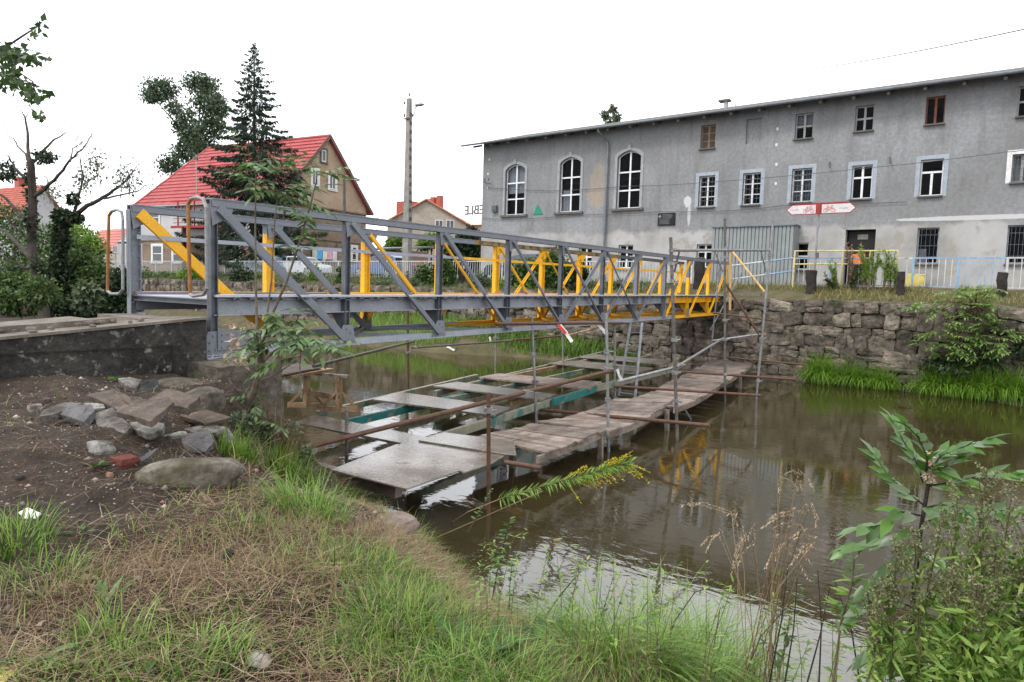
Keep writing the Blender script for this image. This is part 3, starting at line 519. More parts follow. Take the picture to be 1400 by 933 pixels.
# ================================================================== footbridge of two riveted trusses
br = thing('truss_bridge', 'riveted steel truss footbridge painted grey and bright yellow, spanning the river', 'bridge', (-8.75, 15.6, -1))
NV = np.array([-1, -.06, 0])/math.hypot(1, .06); BW = 1.83; NP = 10
def node(k, side, top):
    Y = 4.6+2.2*k; p = np.array([-9.4+.06*(26.3-Y), Y, (.93+.30*k/10 if top else -.90+.20*k/10)]); return Vector(p + (NV*BW if side else 0))
UP = (0, 0, 1); UPV = Vector((0, 0, 1)); dv = Vector((-.06, 1, 0)).normalized(); out = {0: Vector((1, .06, 0)).normalized(), 1: Vector((-1, -.06, 0)).normalized()}
def part(mb, name, m, bevel=0): return mb.build(name, m, br)
for side in (0, 1):
    # chords: a double-angle section with riveted cover plate; far one turns yellow
    def chord(k0, k1, top, m, e0=0., e1=0.):
        p, q = node(k0, side, top), node(k1, side, top); d = (q-p).normalized(); p = p-d*e0; q = q+d*e1; mb = MB()
        if top: mb.prof(p, q, [(-.085, .055), (-.085, .07), (.085, .07), (.085, .055), (.075, .055), (.075, -.03), (.063, -.03), (.063, .055), (-.063, .055), (-.063, -.03), (-.075, -.03), (-.075, .055)][::-1])
        else: mb.prof(p, q, [(-.10, -.045), (.10, -.045), (.10, -.033), (.05, -.033), (.05, .045), (.038, .045), (.038, -.033), (-.038, -.033), (-.038, .045), (-.05, .045), (-.05, -.033), (-.10, -.033)])
        c = mb.build('top_chord' if top else 'bottom_chord', m, br); rv = MB(); L_ = (q-p).length; nr_ = int(L_/.30)
        for i in range(nr_):
            for s_ in (-1, 1): rv.box(p+d*(L_*(i+.5)/nr_)+Vector((s_*(.076 if not top else .05), 0, -.028 if not top else .074)), (.02, .02, .012))
        rv.build('rivets', m, c)
    if side == 0:
        chord(0, 10, True, m_gray, .05, .15); chord(0, 7.35, False, m_grayl, .2); chord(7.35, 10, False, m_yel, 0, .1)
    else:
        chord(0, 3.55, True, m_gray, .05); chord(3.55, 7.2, True, m_shadeyel); chord(7.2, 10, True, m_dkgray, 0, .15); chord(0, 3.3, False, m_grayl, .2); chord(3.3, 10, False, m_yel, 0, .1)
    # posts
    for k in range(NP+1):
        p, q = node(k, side, False), node(k, side, True); q = q-Vector((0, 0, .0))
        if side == 0: segs = [(0, 1, m_dkgray if k < 8 and k not in (6,) else m_gray)] if k < 8 else [(0, {8: .68, 9: .88, 10: .96}[k], m_yel), ({8: .68, 9: .88, 10: .96}[k], 1, m_gray)]
        else: segs = [(0, 1, m_gray)] if k == 0 else ([(0, .90, m_yel), (.90, 1, m_gray)] if k in (1, 2) else [(0, 1, m_yel)])
        if side == 0 and k in (6, 7): segs = [(0, 1, m_gray)]
        for a, b_, m in segs:
            mb = MB(); P0, P1 = p.lerp(q, a), p.lerp(q, b_)
            if side == 0: mb.ibeam(P0, P1, .085 if k < 6 else .10, .13 if k >= 6 else .10, .013, up=dv)
            else: mb.ibeam(P0, P1, .10, .155, .014, up=dv)
            po = mb.build('post', m, br); rv = MB()
            for i in range(int((P1-P0).length/.16)):
                for s_ in (-1, 1): rv.box(P0+UPV*(.08+.16*i)+out[0]*.055+dv*(s_*.045), (.012, .018, .018))
            if k in (0, 1, 2, 3, 4) and side == 1: rv.build('rivets', m, po)
        # gussets
        pm = m_gray if side == 0 and k < 9 else (m_yel if side == 1 and k > 3 or side == 0 else m_gray); o_ = out[0]*.062
        mb = MB(); c = node(k, side, True); s1 = 1 if k < 10 else -1
        tri = [c+dv*(-.08*s1)+Vector((0, 0, .05)), c+dv*(.27*s1)+Vector((0, 0, .05)), c+dv*(.22*s1)-Vector((0, 0, .13)), c+dv*(-.04*s1)-Vector((0, 0, .27))]
        mb.slab([v+o_ for v in tri], .012, o_)
        g1 = mb.build('gusset_plate', pm, br)
        mb = MB(); c = node(k, side, False)
        pl_ = [c+dv*.16-Vector((0, 0, .05)), c+dv*.10+Vector((0, 0, .26)), c-dv*.10+Vector((0, 0, .26)), c-dv*.24-Vector((0, 0, .05))]
        mb.slab([v+o_ for v in pl_], .012, o_); g2_ = mb.build('gusset_plate', pm, br); rv = MB()
        for u, w_ in ((-.15, 0), (-.08, .02), (-.08, .12), (.0, .03), (.07, .02), (.05, .14), (-.03, .2)): rv.box(c+dv*u+Vector((0, 0, w_))+o_*1.15, (.014, .022, .022))
        rv.build('rivets', pm, g2_)
    # diagonals: main ones fall towards midspan; counters in the middle panels
    def diag(k0, t0, k1, t1, m, w_, off=.07):
        p, q = node(k0, side, t0), node(k1, side, t1); d = (q-p).normalized(); p = p+d*.06+out[0]*off; q = q-d*.06+out[0]*off
        mb = MB(); n_ = out[0]; x = d.cross(n_).normalized(); mb.beam(p, q, .012, w_, up=x)
        mb.beam(p, q, .05, .010, up=x, off=(-.02, w_/2)); part(mb, 'diagonal', m)
    if side == 0:
        for k in range(5): diag(k, True, k+1, False, m_gray, .125 if k == 0 else (.10 if k < 3 else .075))
        for k, m in ((4, m_gray), (5, m_gray), (6, m_gray), (7, m_yel), (8, m_yel), (9, m_yel)): diag(k, False, k+1, True, m, .07, .05)
        diag(5, True, 6, False, m_gray, .035)
    else:
        for k, m, w_ in ((0, m_yel, .16), (1, m_gray, .12), (2, m_yel, .09), (3, m_yel, .065), (4, m_yel, .075)): diag(k, True, k+1, False, m, w_)
        for k in range(4, 10): diag(k, False, k+1, True, m_yel, .055, .05)
        diag(5, True, 6, False, m_yel, .035)
    # edge girders of the deck
    z0 = .68
    def gird(k0, k1, m, zt=.70, h=.25):
        p, q = node(k0, side, False), node(k1, side, False); p.z += zt-h/2; q.z += zt-h/2; n_ = -out[side]*.06 
        mb = MB(); mb.chan(p+n_, q+n_, .09, h, .014, sg=(1 if side == 0 else -1)*1); mb.build('deck_girder', m, br)
    if side == 0: gird(0, 7.2, m_girder); gird(7.2, 10, m_yel)
    else: gird(0, 1.55, m_gray); gird(1.55, 10, m_yel)
m_ledge = mat('pale_ledge', (.34, .36, .40), (.44, .46, .50), 3, .4, .1, 40)
# near girder: light ledge and a row of clips under it
mb = MB(); p, q = node(0, 0, False), node(10, 0, False); p.z += .70; q.z += .70; mb.beam(p, q, .20, .03, off=(-.02, 0)); mb.build('deck_ledge', m_ledge, br)
mb = MB(); L_ = (q-p).length; d = (q-p)/L_; u = .3
while u < L_-.2:
    w_ = random.uniform(.08, .34); mb.box(p+d*u+Vector((.07, 0, -.034)), (.03, w_, .03)); mb.box(p+d*u+Vector((.075, 0, -.05)), (.02, w_*.35, .035)); u += w_+random.uniform(.02, .22)
mb.build('fixing_clips', m_dkgray, br)
# deck plates, cross beams, wind bracing, gusset brackets
mb = MB(); a0, a1, b0, b1 = node(0, 0, False), node(10, 0, False), node(0, 1, False), node(10, 1, False)
for v in (a0, a1, b0, b1): v.z += .665
mb.slab([a0, a1, b1, b0], .02, (0, 0, 1)); mb.build('deck_plate', m_grayl, br)
mb = MB(); mb.slab([b0+Vector((.05, 0, .04)), b1+Vector((.05, 0, .04)), b1+Vector((-.05, 0, .04)), b0+Vector((-.05, 0, .04))], .03, (0, 0, 1)); mb.build('deck_ledge', m_yel, br)
for k in range(NP+1):
    p, q = node(k, 0, False), node(k, 1, False); mb = MB(); mb.ibeam(p+Vector((0, 0, .62 if k == 0 else .52)), q+Vector((0, 0, .62 if k == 0 else .52)), .09, .07 if k == 0 else .22); mb.build('floor_beam', m_dkgray if k == 0 else m_gray, br)
    mb = MB(); c = q+Vector((0, 0, .42)); mb.slab([c+Vector((.03, 0, 0)), c+Vector((.34, 0, 0)), c+Vector((.03, 0, -.34))], .014, (0, -1, 0)); mb.build('bracket_plate', m_yel if k else m_gray, br); mb = MB(); c = p+Vector((0, 0, .42)); mb.slab([c+Vector((-.03, 0, -.34)), c+Vector((-.34, 0, 0)), c+Vector((-.03, 0, 0))], .014, (0, -1, 0)); mb.build('bracket_plate', m_gray if k < 8 else m_yel, br)
for k in range(NP):
    p, q = node(k, 0, False), node(k+1, 1, False); mb = MB(); mb.angle(p, q, .06); mb.build('wind_brace', m_grayl if k < 3 else m_yel, br)
    p, q = node(k+1, 0, False), node(k, 1, False); mb = MB(); mb.angle(p-UPV*.02, q-UPV*.02, .05); mb.build('wind_brace', m_grayl if k < 3 else m_yel, br)
# flat handrails inside the trusses
def rail(side, k0, k1, zz, m):
    p, q = node(k0, side, True), node(k1, side, True); p.z -= zz; q.z -= zz; n_ = -out[side]*.085
    mb = MB(); mb.beam(p+n_, q+n_, .012, .06); mb.build('handrail', m, br)
rail(1, 0, 3.25, .37, m_grayl); rail(1, 3.25, 10, .37, m_yel); pass
# hooped entrance rails
for (pts, nm) in (([(147, 398), (148, 330), (149, 295), (153, 289), (160, 287), (166, 290), (168, 300), (168, 396), (163, 402), (152, 402), (147, 398)], 0), ([(260, 402), (258, 330), (257, 280), (261, 272), (270, 270), (278, 273), (282, 284), (283, 395), (278, 403), (264, 405), (260, 402)], 1)):
    W_ = [P(a, b_, Y=4.35-.0*nm) for a, b_ in pts]; h_ = MB().tube(W_[3:9], .022, 8).build('hoop_rail', m_galv, br); MB().tube(W_[:4], .0225, 8).build('rail_leg', m_orust, h_); MB().tube(W_[8:], .021, 8).build('rail_foot', m_galv, h_)
# bearings at the near end
for side in (0, 1):
    c = node(0, side, False); b_ = MB(); b_.box(c+Vector((0, .1, -.07)), (.40, .55, .03)); b_.box(c+Vector((0, .1, -.10)), (.46, .65, .025)); bo = b_.build('bearing_plate', m_grayl, br); rv = MB()
    for u in (-.15, -.05, .05, .15):
        for w_ in (-.1, .05, .2, .33): rv.box(c+Vector((u, w_, -.048)), (.03, .03, .02))
    rv.build('rivets', m_grayl, bo)
mb = MB(); c = node(0, 0, False); o_ = out[0]*.08; mb.slab([c+dv*.02+UPV*.02+o_, c+dv*.72+UPV*.0+o_, c+dv*.48+UPV*.25+o_, c+dv*.02+UPV*.30+o_], .014, o_); ep = mb.build('end_plate', m_gray, br); rv = MB()
for u in (.08, .16, .30, .42, .55):
    for w_ in (.05, .14, .22): rv.box(c+dv*u+UPV*w_+o_*1.08, (.014, .022, .022))
rv.build('rivets', m_gray, ep)
# near abutment: tarred concrete parapet with rubble on top, and granite bearing block
ab = thing('concrete_abutment', 'low tar-black concrete parapet at the near end of the bridge', 'parapet', (-8.3, 1.5, -1.2))
mb = MB(); A = [(-7.90, 4.42), (-7.90, -3.0), (-8.75, -3.0), (-8.75, 4.42)]; zt = lambda y: -.47-.078*(4.42-y)
ys_ = [4.42, 3.6, 2.6, 1.2, -.5, -3.]; vs = []
for y in ys_: vs += [(-7.90+random.uniform(-.012, .012), y, -2.2), (-7.9+random.uniform(-.015, .015), y, zt(y)+random.uniform(-.012, .01)), (-8.75, y, zt(y)-.05), (-8.75, y, -2.2)]
fs = [(0, 1, 2, 3), (20, 23, 22, 21)]
for i in range(5):
    for j in range(4): fs.append((4*i+j, 4*i+(j+1) % 4, 4*i+4+(j+1) % 4, 4*i+4+j)[::-1])
mb.add(vs, fs); mb.build('parapet_wall', m_conc, ab, bevel=.012)
mb = MB(); mb.bounds((-7.893, 1.2, -.79), (-7.887, 4.0, -.775)); mb.bounds((-7.893, 3.985, -1.3), (-7.886, 4.0, -.775)); mb.build('joint', m_black, ab)
vs = []; mb = MB()
for y0, y1 in zip(ys_, ys_[1:]): mb.slab([(-7.88, y0, zt(y0)+.022), (-8.7, y0, zt(y0)-.01), (-8.7, y1, zt(y1)-.01), (-7.88, y1, zt(y1)+.022)], .03, (0, 0, 1))
mb.build('top_screed', m_conct, ab)
mb = MB(); mb.bounds((-9.9, 4.0, -2), (-8.76, 4.5, -.50)); mb.build('kerb', m_conct, ab); kb = MB(); kb.slab([(-8.42, 3.6, -.475), (-8.66, 3.6, -.475), (-8.66, -2.9, -.90), (-8.42, -2.9, -.90)], .1, (0, 0, 1)); kb.build('inner_kerb', m_conct, ab)
for i in range(46): u = random.random(); yy = 3.9-5.2*u; tag(MB().stone((random.uniform(-8.4, -7.95), yy, zt(yy)+.035), [random.uniform(.03, .09)]*2+[random.uniform(.02, .045)], Matrix.Rotation(random.random()*3, 3, 'Z'), n=2, k=.4).build('rubble_crumb', m_conct, ab))
o = MB().slab([(-8.76, 4.3, -.62), (-11.6, 4.3, -.62), (-11.6, -4, -1.25), (-8.76, -4, -1.25)], 1.5, (0, 0, 1)).build('footpath', m_conct); tag(o, 'gravel covered ramp leading up to the bridge', 'path', kind='structure')
gb = tag(MB().stone((-7.80, 4.66, -1.52), (.85, .98, 1.1), Matrix.Rotation(.08, 3, 'Z'), n=10, k=.22, jit=.02).build('granite_block', m_granite), 'rough granite bearing block under the near corner of the bridge', 'stone block')
tag(MB().stone((-10.1, 4.7, -1.65), (2.6, .7, 1.2), n=8, k=.2, jit=.02).build('granite_block', m_granite), 'wide granite block below the far side of the near bridge end', 'stone block')
# far abutment landing
mb = MB(); mb.bounds((-12.0, 26.45, -.95), (-8.0, 28.4, .10)); o = mb.build('bridge_landing', m_conct); tag(o, 'concrete landing joining the far end of the bridge to the street', 'path', kind='structure')

# ================================================================== scaffolding in the river
m_fady = mat('faded_yellow', (.34, .20, .06), (.46, .30, .12), 3, .7, c3=(.16, .11, .07), s3=5)
def tube_thing(name, pts, r, m, label, cat='scaffold tube', group='scaffold tubes around the bridge', clamps=(), caps=True):
    t = tag(MB().tube(pts, r, 10).build(name, m), label, cat, group)
    for u in clamps:
        c = V3(pts[0]).lerp(V3(pts[-1]), u); cm = MB(); cm.box(c, (.10, .10, .07), Matrix.Rotation(random.random()*3, 3, 'Z')); cm.tube([c+Vector((.06, 0, .0)), c+Vector((.13, 0, .02))], .014, 6); cm.tube([c+Vector((0, -.05, .03)), c+Vector((0, -.10, .03))], .012, 6); cm.build('clamp', m_galv, t)
    return t
def upright(top, bot, r, m, label, clamps=(), zbot=WZ-.3, zb=WZ):
    b_ = P(*bot, Z=zb); t_ = P(*top, Y=b_.y); d = b_-t_; b2_ = b_+d*((zbot-zb)/d.z); return tube_thing('scaffold_pole', [t_, b2_], r, m, label, 'scaffold pole', 'upright scaffold poles', clamps)
upright((668, 537), (668, 705), .028, m_rust, 'short rusty upright pole nearest the wet plywood platform', (.12,))
upright((474, 560), (474, 622), .030, m_galv, 'stubby grey post standing between trestle and plywood sheets', ())
upright((727, 433), (734, 585), .030, m_galv, 'grey upright pole left of the leaning walkway rail', (.3, .52))
upright((829, 428), (832, 618), .030, m_galv, 'grey upright pole at the end of the long rusty rail', (.25, .36, .56))
upright((917, 325), (926, 602), .034, m_dtube, 'tall dark upright pole overlapping the grey end of the near truss', (.06, .12, .20, .47, .62, .75))
upright((991, 299), (991, 550), .036, m_dtube, 'tallest dark upright pole right of the yellow end of the truss', (.15, .2, .52, .62, .8))
upright((986, 341), (971, 492), .032, m_galv, 'leaning upright pole close behind the tallest dark one', (.2, .9), zbot=-2.8, zb=-2.45)
upright((1057, 302), (1034, 545), .034, m_galv, 'leaning galvanized pole standing against the stone wall', (.18, .62, .85))
upright((557, 371), (558, 535), .036, m_rust, 'rusty pole behind the bridge beside the dark water', (.02, .62))
upright((678, 452), (677, 522), .028, m_galv, 'thin pole behind the bridge carrying the taped rail', (.12,))
upright((769, 452), (770, 520), .028, m_galv, 'thin grey pole in front of the grassy bank', (.05,))
upright((840, 440), (841, 548), .030, m_galv, 'grey pole beside the foot of the aluminium ladder', (.5, .85))
def tb(a, b_, ka, kb, r, m, label, name='scaffold_tube', clamps=()): return tube_thing(name, [P(*a, **ka), P(*b_, **kb)], r, m, label, clamps=clamps)
V4 = P(832, 615, Z=WZ); V1 = P(668, 700, Z=WZ); V5 = P(926, 600, Z=WZ); V6 = P(991, 545, Z=WZ); V7 = P(1034, 545, Z=WZ)
tb((403, 616), (836, 507), dict(X=-7.6), dict(X=V4.x+.06), .036, m_rust, 'long rusty guard rail running over the plywood sheets', clamps=(.66,))
tb((845, 522), (925, 502), dict(X=-6.6), dict(Y=V5.y), .03, m_galv, 'pale short rail between the two middle upright poles')
tb((925, 502), (990, 462), dict(Y=V5.y), dict(Y=V6.y+.4), .03, m_galv, 'pale rail rising towards the far end of the walkway', clamps=(.05,))
tb((975, 466), (1040, 457), dict(Y=V6.y+.6), dict(Y=V7.y), .03, m_galv, 'pale short rail reaching the leaning pole at the wall')
tb((429, 501), (565, 467), dict(X=-10.3), dict(Y=P(558, 530, Z=WZ).y), .034, m_dtube, 'dark tube running from the trestle to the rusty pole')
tb((562, 476), (700, 466), dict(Y=P(558, 530, Z=WZ).y), dict(Y=P(677, 518, Z=WZ).y), .03, m_dtube, 'dark rail with a white rag behind the bridge', clamps=(.03,))
tb((690, 466), (775, 459), dict(Y=P(677, 518, Z=WZ).y), dict(Y=P(770, 518, Z=WZ).y), .03, m_rust, 'rust brown rail with tape behind the bridge')
tb((775, 459), (826, 446), dict(Y=P(770, 518, Z=WZ).y), dict(Y=18), .028, m_woodn, 'pale thin pole below the bottom chord')
tb((677, 443), (851, 442), dict(X=-8.0), dict(X=-8.2), .036, m_rust, 'dark rusty tube hanging just under the bottom chord')
tb((733, 560), (970, 582), dict(Y=P(734, 580, Z=WZ).y), dict(Z=-2.35), .036, m_rust, 'rusty outrigger tube nearest the camera, over the walkway', clamps=(.38,))
tb((839, 528), (1040, 541), dict(Y=14.5), dict(Z=-2.35), .033, m_rust, 'second rusty outrigger tube, over the middle of the walkway')
tb((925, 508), (1088, 519), dict(Y=18.2), dict(Z=-2.3), .034, m_rust, 'third rusty outrigger tube, over the far walkway')
tb((970, 486.5), (1102, 499), dict(Y=24.2), dict(Y=25.2), .034, m_rust, 'rusty tube lying along the foot of the stone wall')
tb((690, 632), (739, 640), dict(Z=-2.5), dict(Z=-2.53), .034, m_rust, 'short tube end poking out under the plywood')
tb((975, 428), (1055, 438), dict(Y=21.6), dict(Y=V7.y), .03, m_rust, 'rusty tube crossing the poles at the bottom chord level')
tb((917, 342.5), (1050, 342.5), dict(Y=P(917, 342, Y=V5.y).y), dict(Y=V7.y), .034, m_galv, 'horizontal grey tube tying the tops of the tall poles', clamps=(.02, .55, .97))
tb((1015, 371), (971, 452), dict(Y=24.6), dict(Y=24.2), .026, m_galv, 'pale diagonal brace in front of the stone wall')
tb((992, 388), (1038, 458), dict(Y=V6.y+.1), dict(Y=V7.y), .032, m_rust, 'dark rusty diagonal brace between the tall poles')
tb((999, 341), (1046, 400), dict(Y=23.5), dict(Y=V7.y), .032, m_fady, 'faded yellow diagonal strut beside the end of the truss')
tb((999, 341), (998, 424), dict(Y=23.6), dict(Y=23.6), .04, m_fady, 'yellow upright tube just right of the end of the truss')
for (a, b_, l) in (((929, 343), (922, 372), 'small dark knee brace at the top of the tall pole by the truss'), ((977, 343), (988, 372), 'small dark knee brace left of the tallest pole'), ((1040, 342), (1047, 372), 'small dark knee brace under the right end of the top tube')):
    tb(a, b_, dict(Y=(V5.y if a[0] < 950 else V7.y)), dict(Y=(V5.y if a[0] < 950 else V7.y)), .02, m_dtube, l)
# aluminium ladder
m_alu = mat('aluminium', (.22, .235, .245), (.34, .355, .365), 8, .4, metal=.4, spec=.5)
b_ = P(857, 543, Z=WZ+.05); t_ = P(870, 441, Y=b_.y+.1); ld = thing('ladder', 'bright aluminium ladder leaning against the bottom chord over the water', 'ladder', b_); s_ = Vector((.17, 0, 0))
for q in (-1, 1): MB().beam(b_+s_*q*1.5, t_+s_*q, .03, .07).build('side_rail', m_alu, ld)
for i in range(11): c = b_.lerp(t_, (i+.5)/11); MB().tube([c-s_*(1.5-.5*i/11), c+s_*(1.5-.5*i/11)], .016, 6).build('rung', m_alu, ld)
# angled steel leg by the middle pole
tb((929, 549), (947, 578), dict(Z=-2.5), dict(Z=WZ-.1), .03, m_galv, 'angled pale prop under the walkway beside the middle pole')
for (px, py) in ((691, 0),): pass
# platform timbers --------------------------------------------------
PZ = -2.48
def beam_thing(pts, z, w_, h, m, label):
    W_ = [P(a, b_, Z=z) for a, b_ in pts]; mb = MB()
    for p, q in zip(W_, W_[1:]): mb.beam(p, q, w_, h)
    return tag(mb.build('timber_beam', m), label, 'beam', 'long timber beams under the platform')
beam_thing([(434, 567), (652, 515)], PZ-.10, .10, .13, m_tealg, 'farthest worn beam of the platform, nearest the bridge')
beam_thing([(595, 538), (836, 480)], PZ-.10, .09, .13, m_tealg, 'farthest worn beam of the platform, half reaching the far wall')
beam_thing([(474, 579), (640, 540)], PZ-.12, .07, .15, m_teal, 'bright teal painted beam over the white reflection')
beam_thing([(605, 549), (915, 482)], PZ-.12, .08, .13, m_tealg, 'middle beam of the platform, partly teal')
beam_thing([(560, 612), (757, 549)], PZ-.10, .09, .15, m_tealg, 'near worn grey beam running behind the long rusty rail')
beam_thing([(756, 550), (830, 527)], PZ-.06, .07, .17, m_teal, 'short teal beam in line with the near worn beam')
beam_thing([(815, 531), (925, 504)], PZ-.02, .07, .17, m_tealg, 'pale blue-grey beam end leading to the middle pole')
beam_thing([(925, 503), (975, 474)], PZ-.1, .09, .13, m_woodn, 'new looking pale beam next to the far wall')
beam_thing([(700, 515), (835, 487)], PZ-.11, .09, .13, m_woodn, 'light wood beam seen between the loose cross boards')
def board(pts, z, t, m, label, name='loose_board', cat='board', group='loose boards on the platform', zs=None):
    W_ = [P(a, b_, Z=(zs[i] if zs else z)) for i, (a, b_) in enumerate(pts)]; return tag(MB().slab(W_, t, (0, 0, 1)).build(name, m, bevel=.004), label, cat, group)
board([(402, 577), (432, 567), (586, 598), (560, 608)], PZ+.03, .04, m_ply, 'wet board under the trestle feet')
board([(510, 546), (548, 536), (698, 557), (676, 568)], PZ+.035, .04, m_ply, 'second wet cross board from the trestle')
board([(592, 527.5), (625, 522), (760, 539), (740, 546)], PZ+.035, .04, m_woodg, 'third cross board, narrow and grey')
board([(655, 515.5), (682, 510.5), (823, 522), (806, 531)], PZ+.035, .05, m_wood, 'brown cross board ending at the grey upright pole')
board([(750, 496), (790, 493), (893, 503), (877, 509)], PZ+.035, .05, m_woodg, 'cross board left of the aluminium ladder')
board([(793, 488), (815, 484.6), (918, 492.5), (908, 498)], PZ+.03, .04, m_woodg, 'thin cross board behind the ladder foot')
board([(843, 476), (868, 473.5), (952, 477), (945, 483)], PZ+.03, .04, m_woodg, 'last thin cross board before the far wall')
board([(858, 471), (884, 463.5), (987, 466.5), (985, 476)], PZ+.03, .06, m_woodg, 'wide grey board panel against the far wall')
board([(900, 467), (930, 461), (1010, 474), (985, 479)], PZ-.2, .06, m_wood, 'dark board end sticking out to the wall')
board([(512, 621), (562, 601), (693, 621), (672, 634)], PZ+.035, .02, m_ply, 'middle wet plywood sheet with an upturned edge', 'plywood_sheet', 'plywood sheet', 'wet plywood sheets')
board([(572, 602), (607, 591), (703, 604), (706, 622), (692, 621)], PZ+.06, .02, m_ply, 'smaller plywood sheet reaching the plank walkway', 'plywood_sheet', 'plywood sheet', 'wet plywood sheets')
board([(452, 642), (543, 607), (672, 633), (634, 646), (628, 643), (556, 668)], PZ+.075, .022, m_ply, 'largest wet plywood sheet, nearest the bank', 'plywood_sheet', 'plywood sheet', 'wet plywood sheets')
beam_thing([(430, 640), (545, 672)], PZ-.14, .12, .16, m_wood, 'dark sleeper under the largest plywood sheet')
# sagging plank walkway: four pallets
def pallet(cor, n, label, sag, zz=(PZ, PZ, PZ, PZ), ov=0):
    """corners: left-start, right-start, right-end, left-end; planks lie across"""
    A_, B_, C_, D_ = [P(a, b_, Z=z) for (a, b_), z in zip(cor, zz)]; t = thing('plank_walkway', label, 'walkway', (A_+B_+C_+D_)/4, 'plank walkway sections')
    mb = MB(); f_ = lambda u: -sag*4*u*(1-u)
    for i in range(n):
        u0, u1 = (i+.04)/n, (i+.96)/n; e0, e1 = random.uniform(-.04, .03), random.uniform(-.03, .03); dz = random.uniform(-.006, .006)
        if i == 0 and ov: e1 = -.45
        def pt(u, s_): q = A_.lerp(D_, u).lerp(B_.lerp(C_, u), s_); q.z += f_(u)+dz; return q
        mb.slab([pt(u0, -.01+e0), pt(u0, 1+e1), pt(u1, 1+e1), pt(u1, -.01+e0)], .032, (0, 0, 1))
    mb.build('planks', m_wood, t)
    for s_ in (.08, .97):
        sb = MB(); m_ = 8
        for i in range(m_):
            p = A_.lerp(D_, i/m_).lerp(B_.lerp(C_, i/m_), s_); q = A_.lerp(D_, (i+1)/m_).lerp(B_.lerp(C_, (i+1)/m_), s_); p.z += f_(i/m_)-.085; q.z += f_((i+1)/m_)-.085; sb.beam(p, q, .045, .11)
        sb.build('stringer', m_wood, t)
    return t
pallet([(642, 598), (738, 622), (826, 588), (729, 579)], 11, 'nearest section of the plank walkway, with missing plank ends', .02, ov=1)
pallet([(734, 576), (834, 589), (921, 546), (842, 545)], 12, 'second section of the plank walkway, sagging between the poles', .10, (PZ, PZ-.01, PZ+.08, PZ+.08))
pallet([(858, 547), (924, 557), (986, 525), (922, 518)], 10, 'third section of the plank walkway, its outer edge bowed', .08)
pallet([(925, 518), (985, 525), (1031, 497), (971, 491)], 10, 'last section of the plank walkway, lighter and next to the wall', .05)
for (px, py, l) in ((700, 602, 'hidden thin prop under the first walkway section'), (821, 592, 'pair of short props under the walkway at the grey pole'), (1012, 512, 'short prop under the last walkway section'), (912, 560, 'short prop under the third walkway section')):
    a = P(px, py, Z=PZ-.05); tag(MB().beam(a, a+Vector((.03, 0, -.75)), .06, .09).build('walkway_prop', m_wood), l, 'prop', 'props under the walkway')
# trestle by the bank
tz_ = PZ+.05; TR = thing('trestle', 'wooden trestle with a plank top standing on the wet boards by the bank', 'trestle', P(470, 565, Z=tz_)); a0 = P(463, 562, Z=tz_+.02); up_h = P(463, 514, Y=a0.y).z
b0_ = P(419, 557, Z=tz_+.02)
for c in (a0, b0_): MB().beam((c.x, c.y, tz_+.05), (c.x, c.y, up_h), .10, .09, up=(0, 1, 0)).build('leg', m_woodn, TR)
for c, sx_ in ((a0, 1), (b0_, 1)):
    MB().beam(c+Vector((-.28, -.22, .04)), c+Vector((.28, .22, .04)), .08, .09).build('foot', m_woodn, TR)
    for s_ in (-1, 1): MB().beam(c+Vector((.25*s_, .2*s_, .07)), c+Vector((.03*s_, .03*s_, .36)), .05, .05).build('brace', m_woodn, TR)
MB().beam(a0+Vector((0, 0, up_h-a0.z-.42)), b0_+Vector((0, 0, up_h-a0.z-.38)), .035, .10).build('cross_rail', m_woodn, TR)
T1 = [P(x_, y_, Z=up_h+.05) for x_, y_ in ((336, 512), (448, 500), (460, 506), (345, 521))]
T1 = [P(352, 513, Z=up_h+.07), P(420, 501, Z=up_h+.07), P(457, 504, Z=up_h+.07), P(357, 521, Z=up_h+.07)]
tag(MB().slab(T1, .05, (0, 0, 1)).build('trestle_plank', m_woodn), 'pale new plank lying along the top of the trestle', 'plank'); MB()
tag(MB().slab([P(356, 510, Z=up_h+.115), P(408, 496, Z=up_h+.115), P(440, 502, Z=up_h+.115), P(362, 517, Z=up_h+.115)], .025, (0, 0, 1)).build('wet_board', m_ply), 'wet grey board on top of the trestle plank', 'board')
tag(MB().beam(P(430, 511, Z=up_h+.0), P(476, 515, Z=up_h+.0), .09, .05).build('cross_head', m_woodg), 'dark short board across the top of the trestle', 'board')
# rags of caution tape
m_tape = mat('white_tape', (.6, .58, .56), (.7, .68, .66), 5, .6); m_tred = mat('red_tape', (.55, .05, .04), (.62, .08, .06), 5, .6)
def rag(px, py, kx, pts, lab):
    c = P(px, py, **kx); mb = MB(); s_ = .0165
    for i, ((a, b_), (e, f_)) in enumerate(zip(pts, pts[1:])): mb.add([c+Vector((a*s_, .01*i, -b_*s_)), c+Vector((e*s_, .01*i+.03, -f_*s_)), c+Vector((e*s_+.05, .01*i+.05, -f_*s_+.05)), c+Vector((a*s_+.06, .02, -b_*s_+.04))], [(0, 1, 2, 3)])
    return tag(mb.build('caution_tape', m_tape), lab, 'tape', 'torn caution tape on the scaffold'), c
rag(668, 466, dict(Y=20.2), [(0, -8), (2, 0), (4, 6)], 'white rag knotted on the dark rail behind the bridge'); rag(612, 474, dict(Y=16.5), [(-4, 2), (4, 4), (14, 8)], 'pinkish torn tape end fluttering from the left part of the dark rail')
t_, c = rag(763, 446, dict(Y=11.8), [(0, 0), (10, 10), (18, 20)], 'red and white tape hanging from the rusty tube under the truss'); MB().add([c+Vector((-.01, -.03, .02)), c+Vector((.17, 0, -.16)), c+Vector((.22, 0, -.12)), c+Vector((.05, -.03, .05))], [(0, 1, 2, 3)]).build('red_stripe', m_tred, t_)
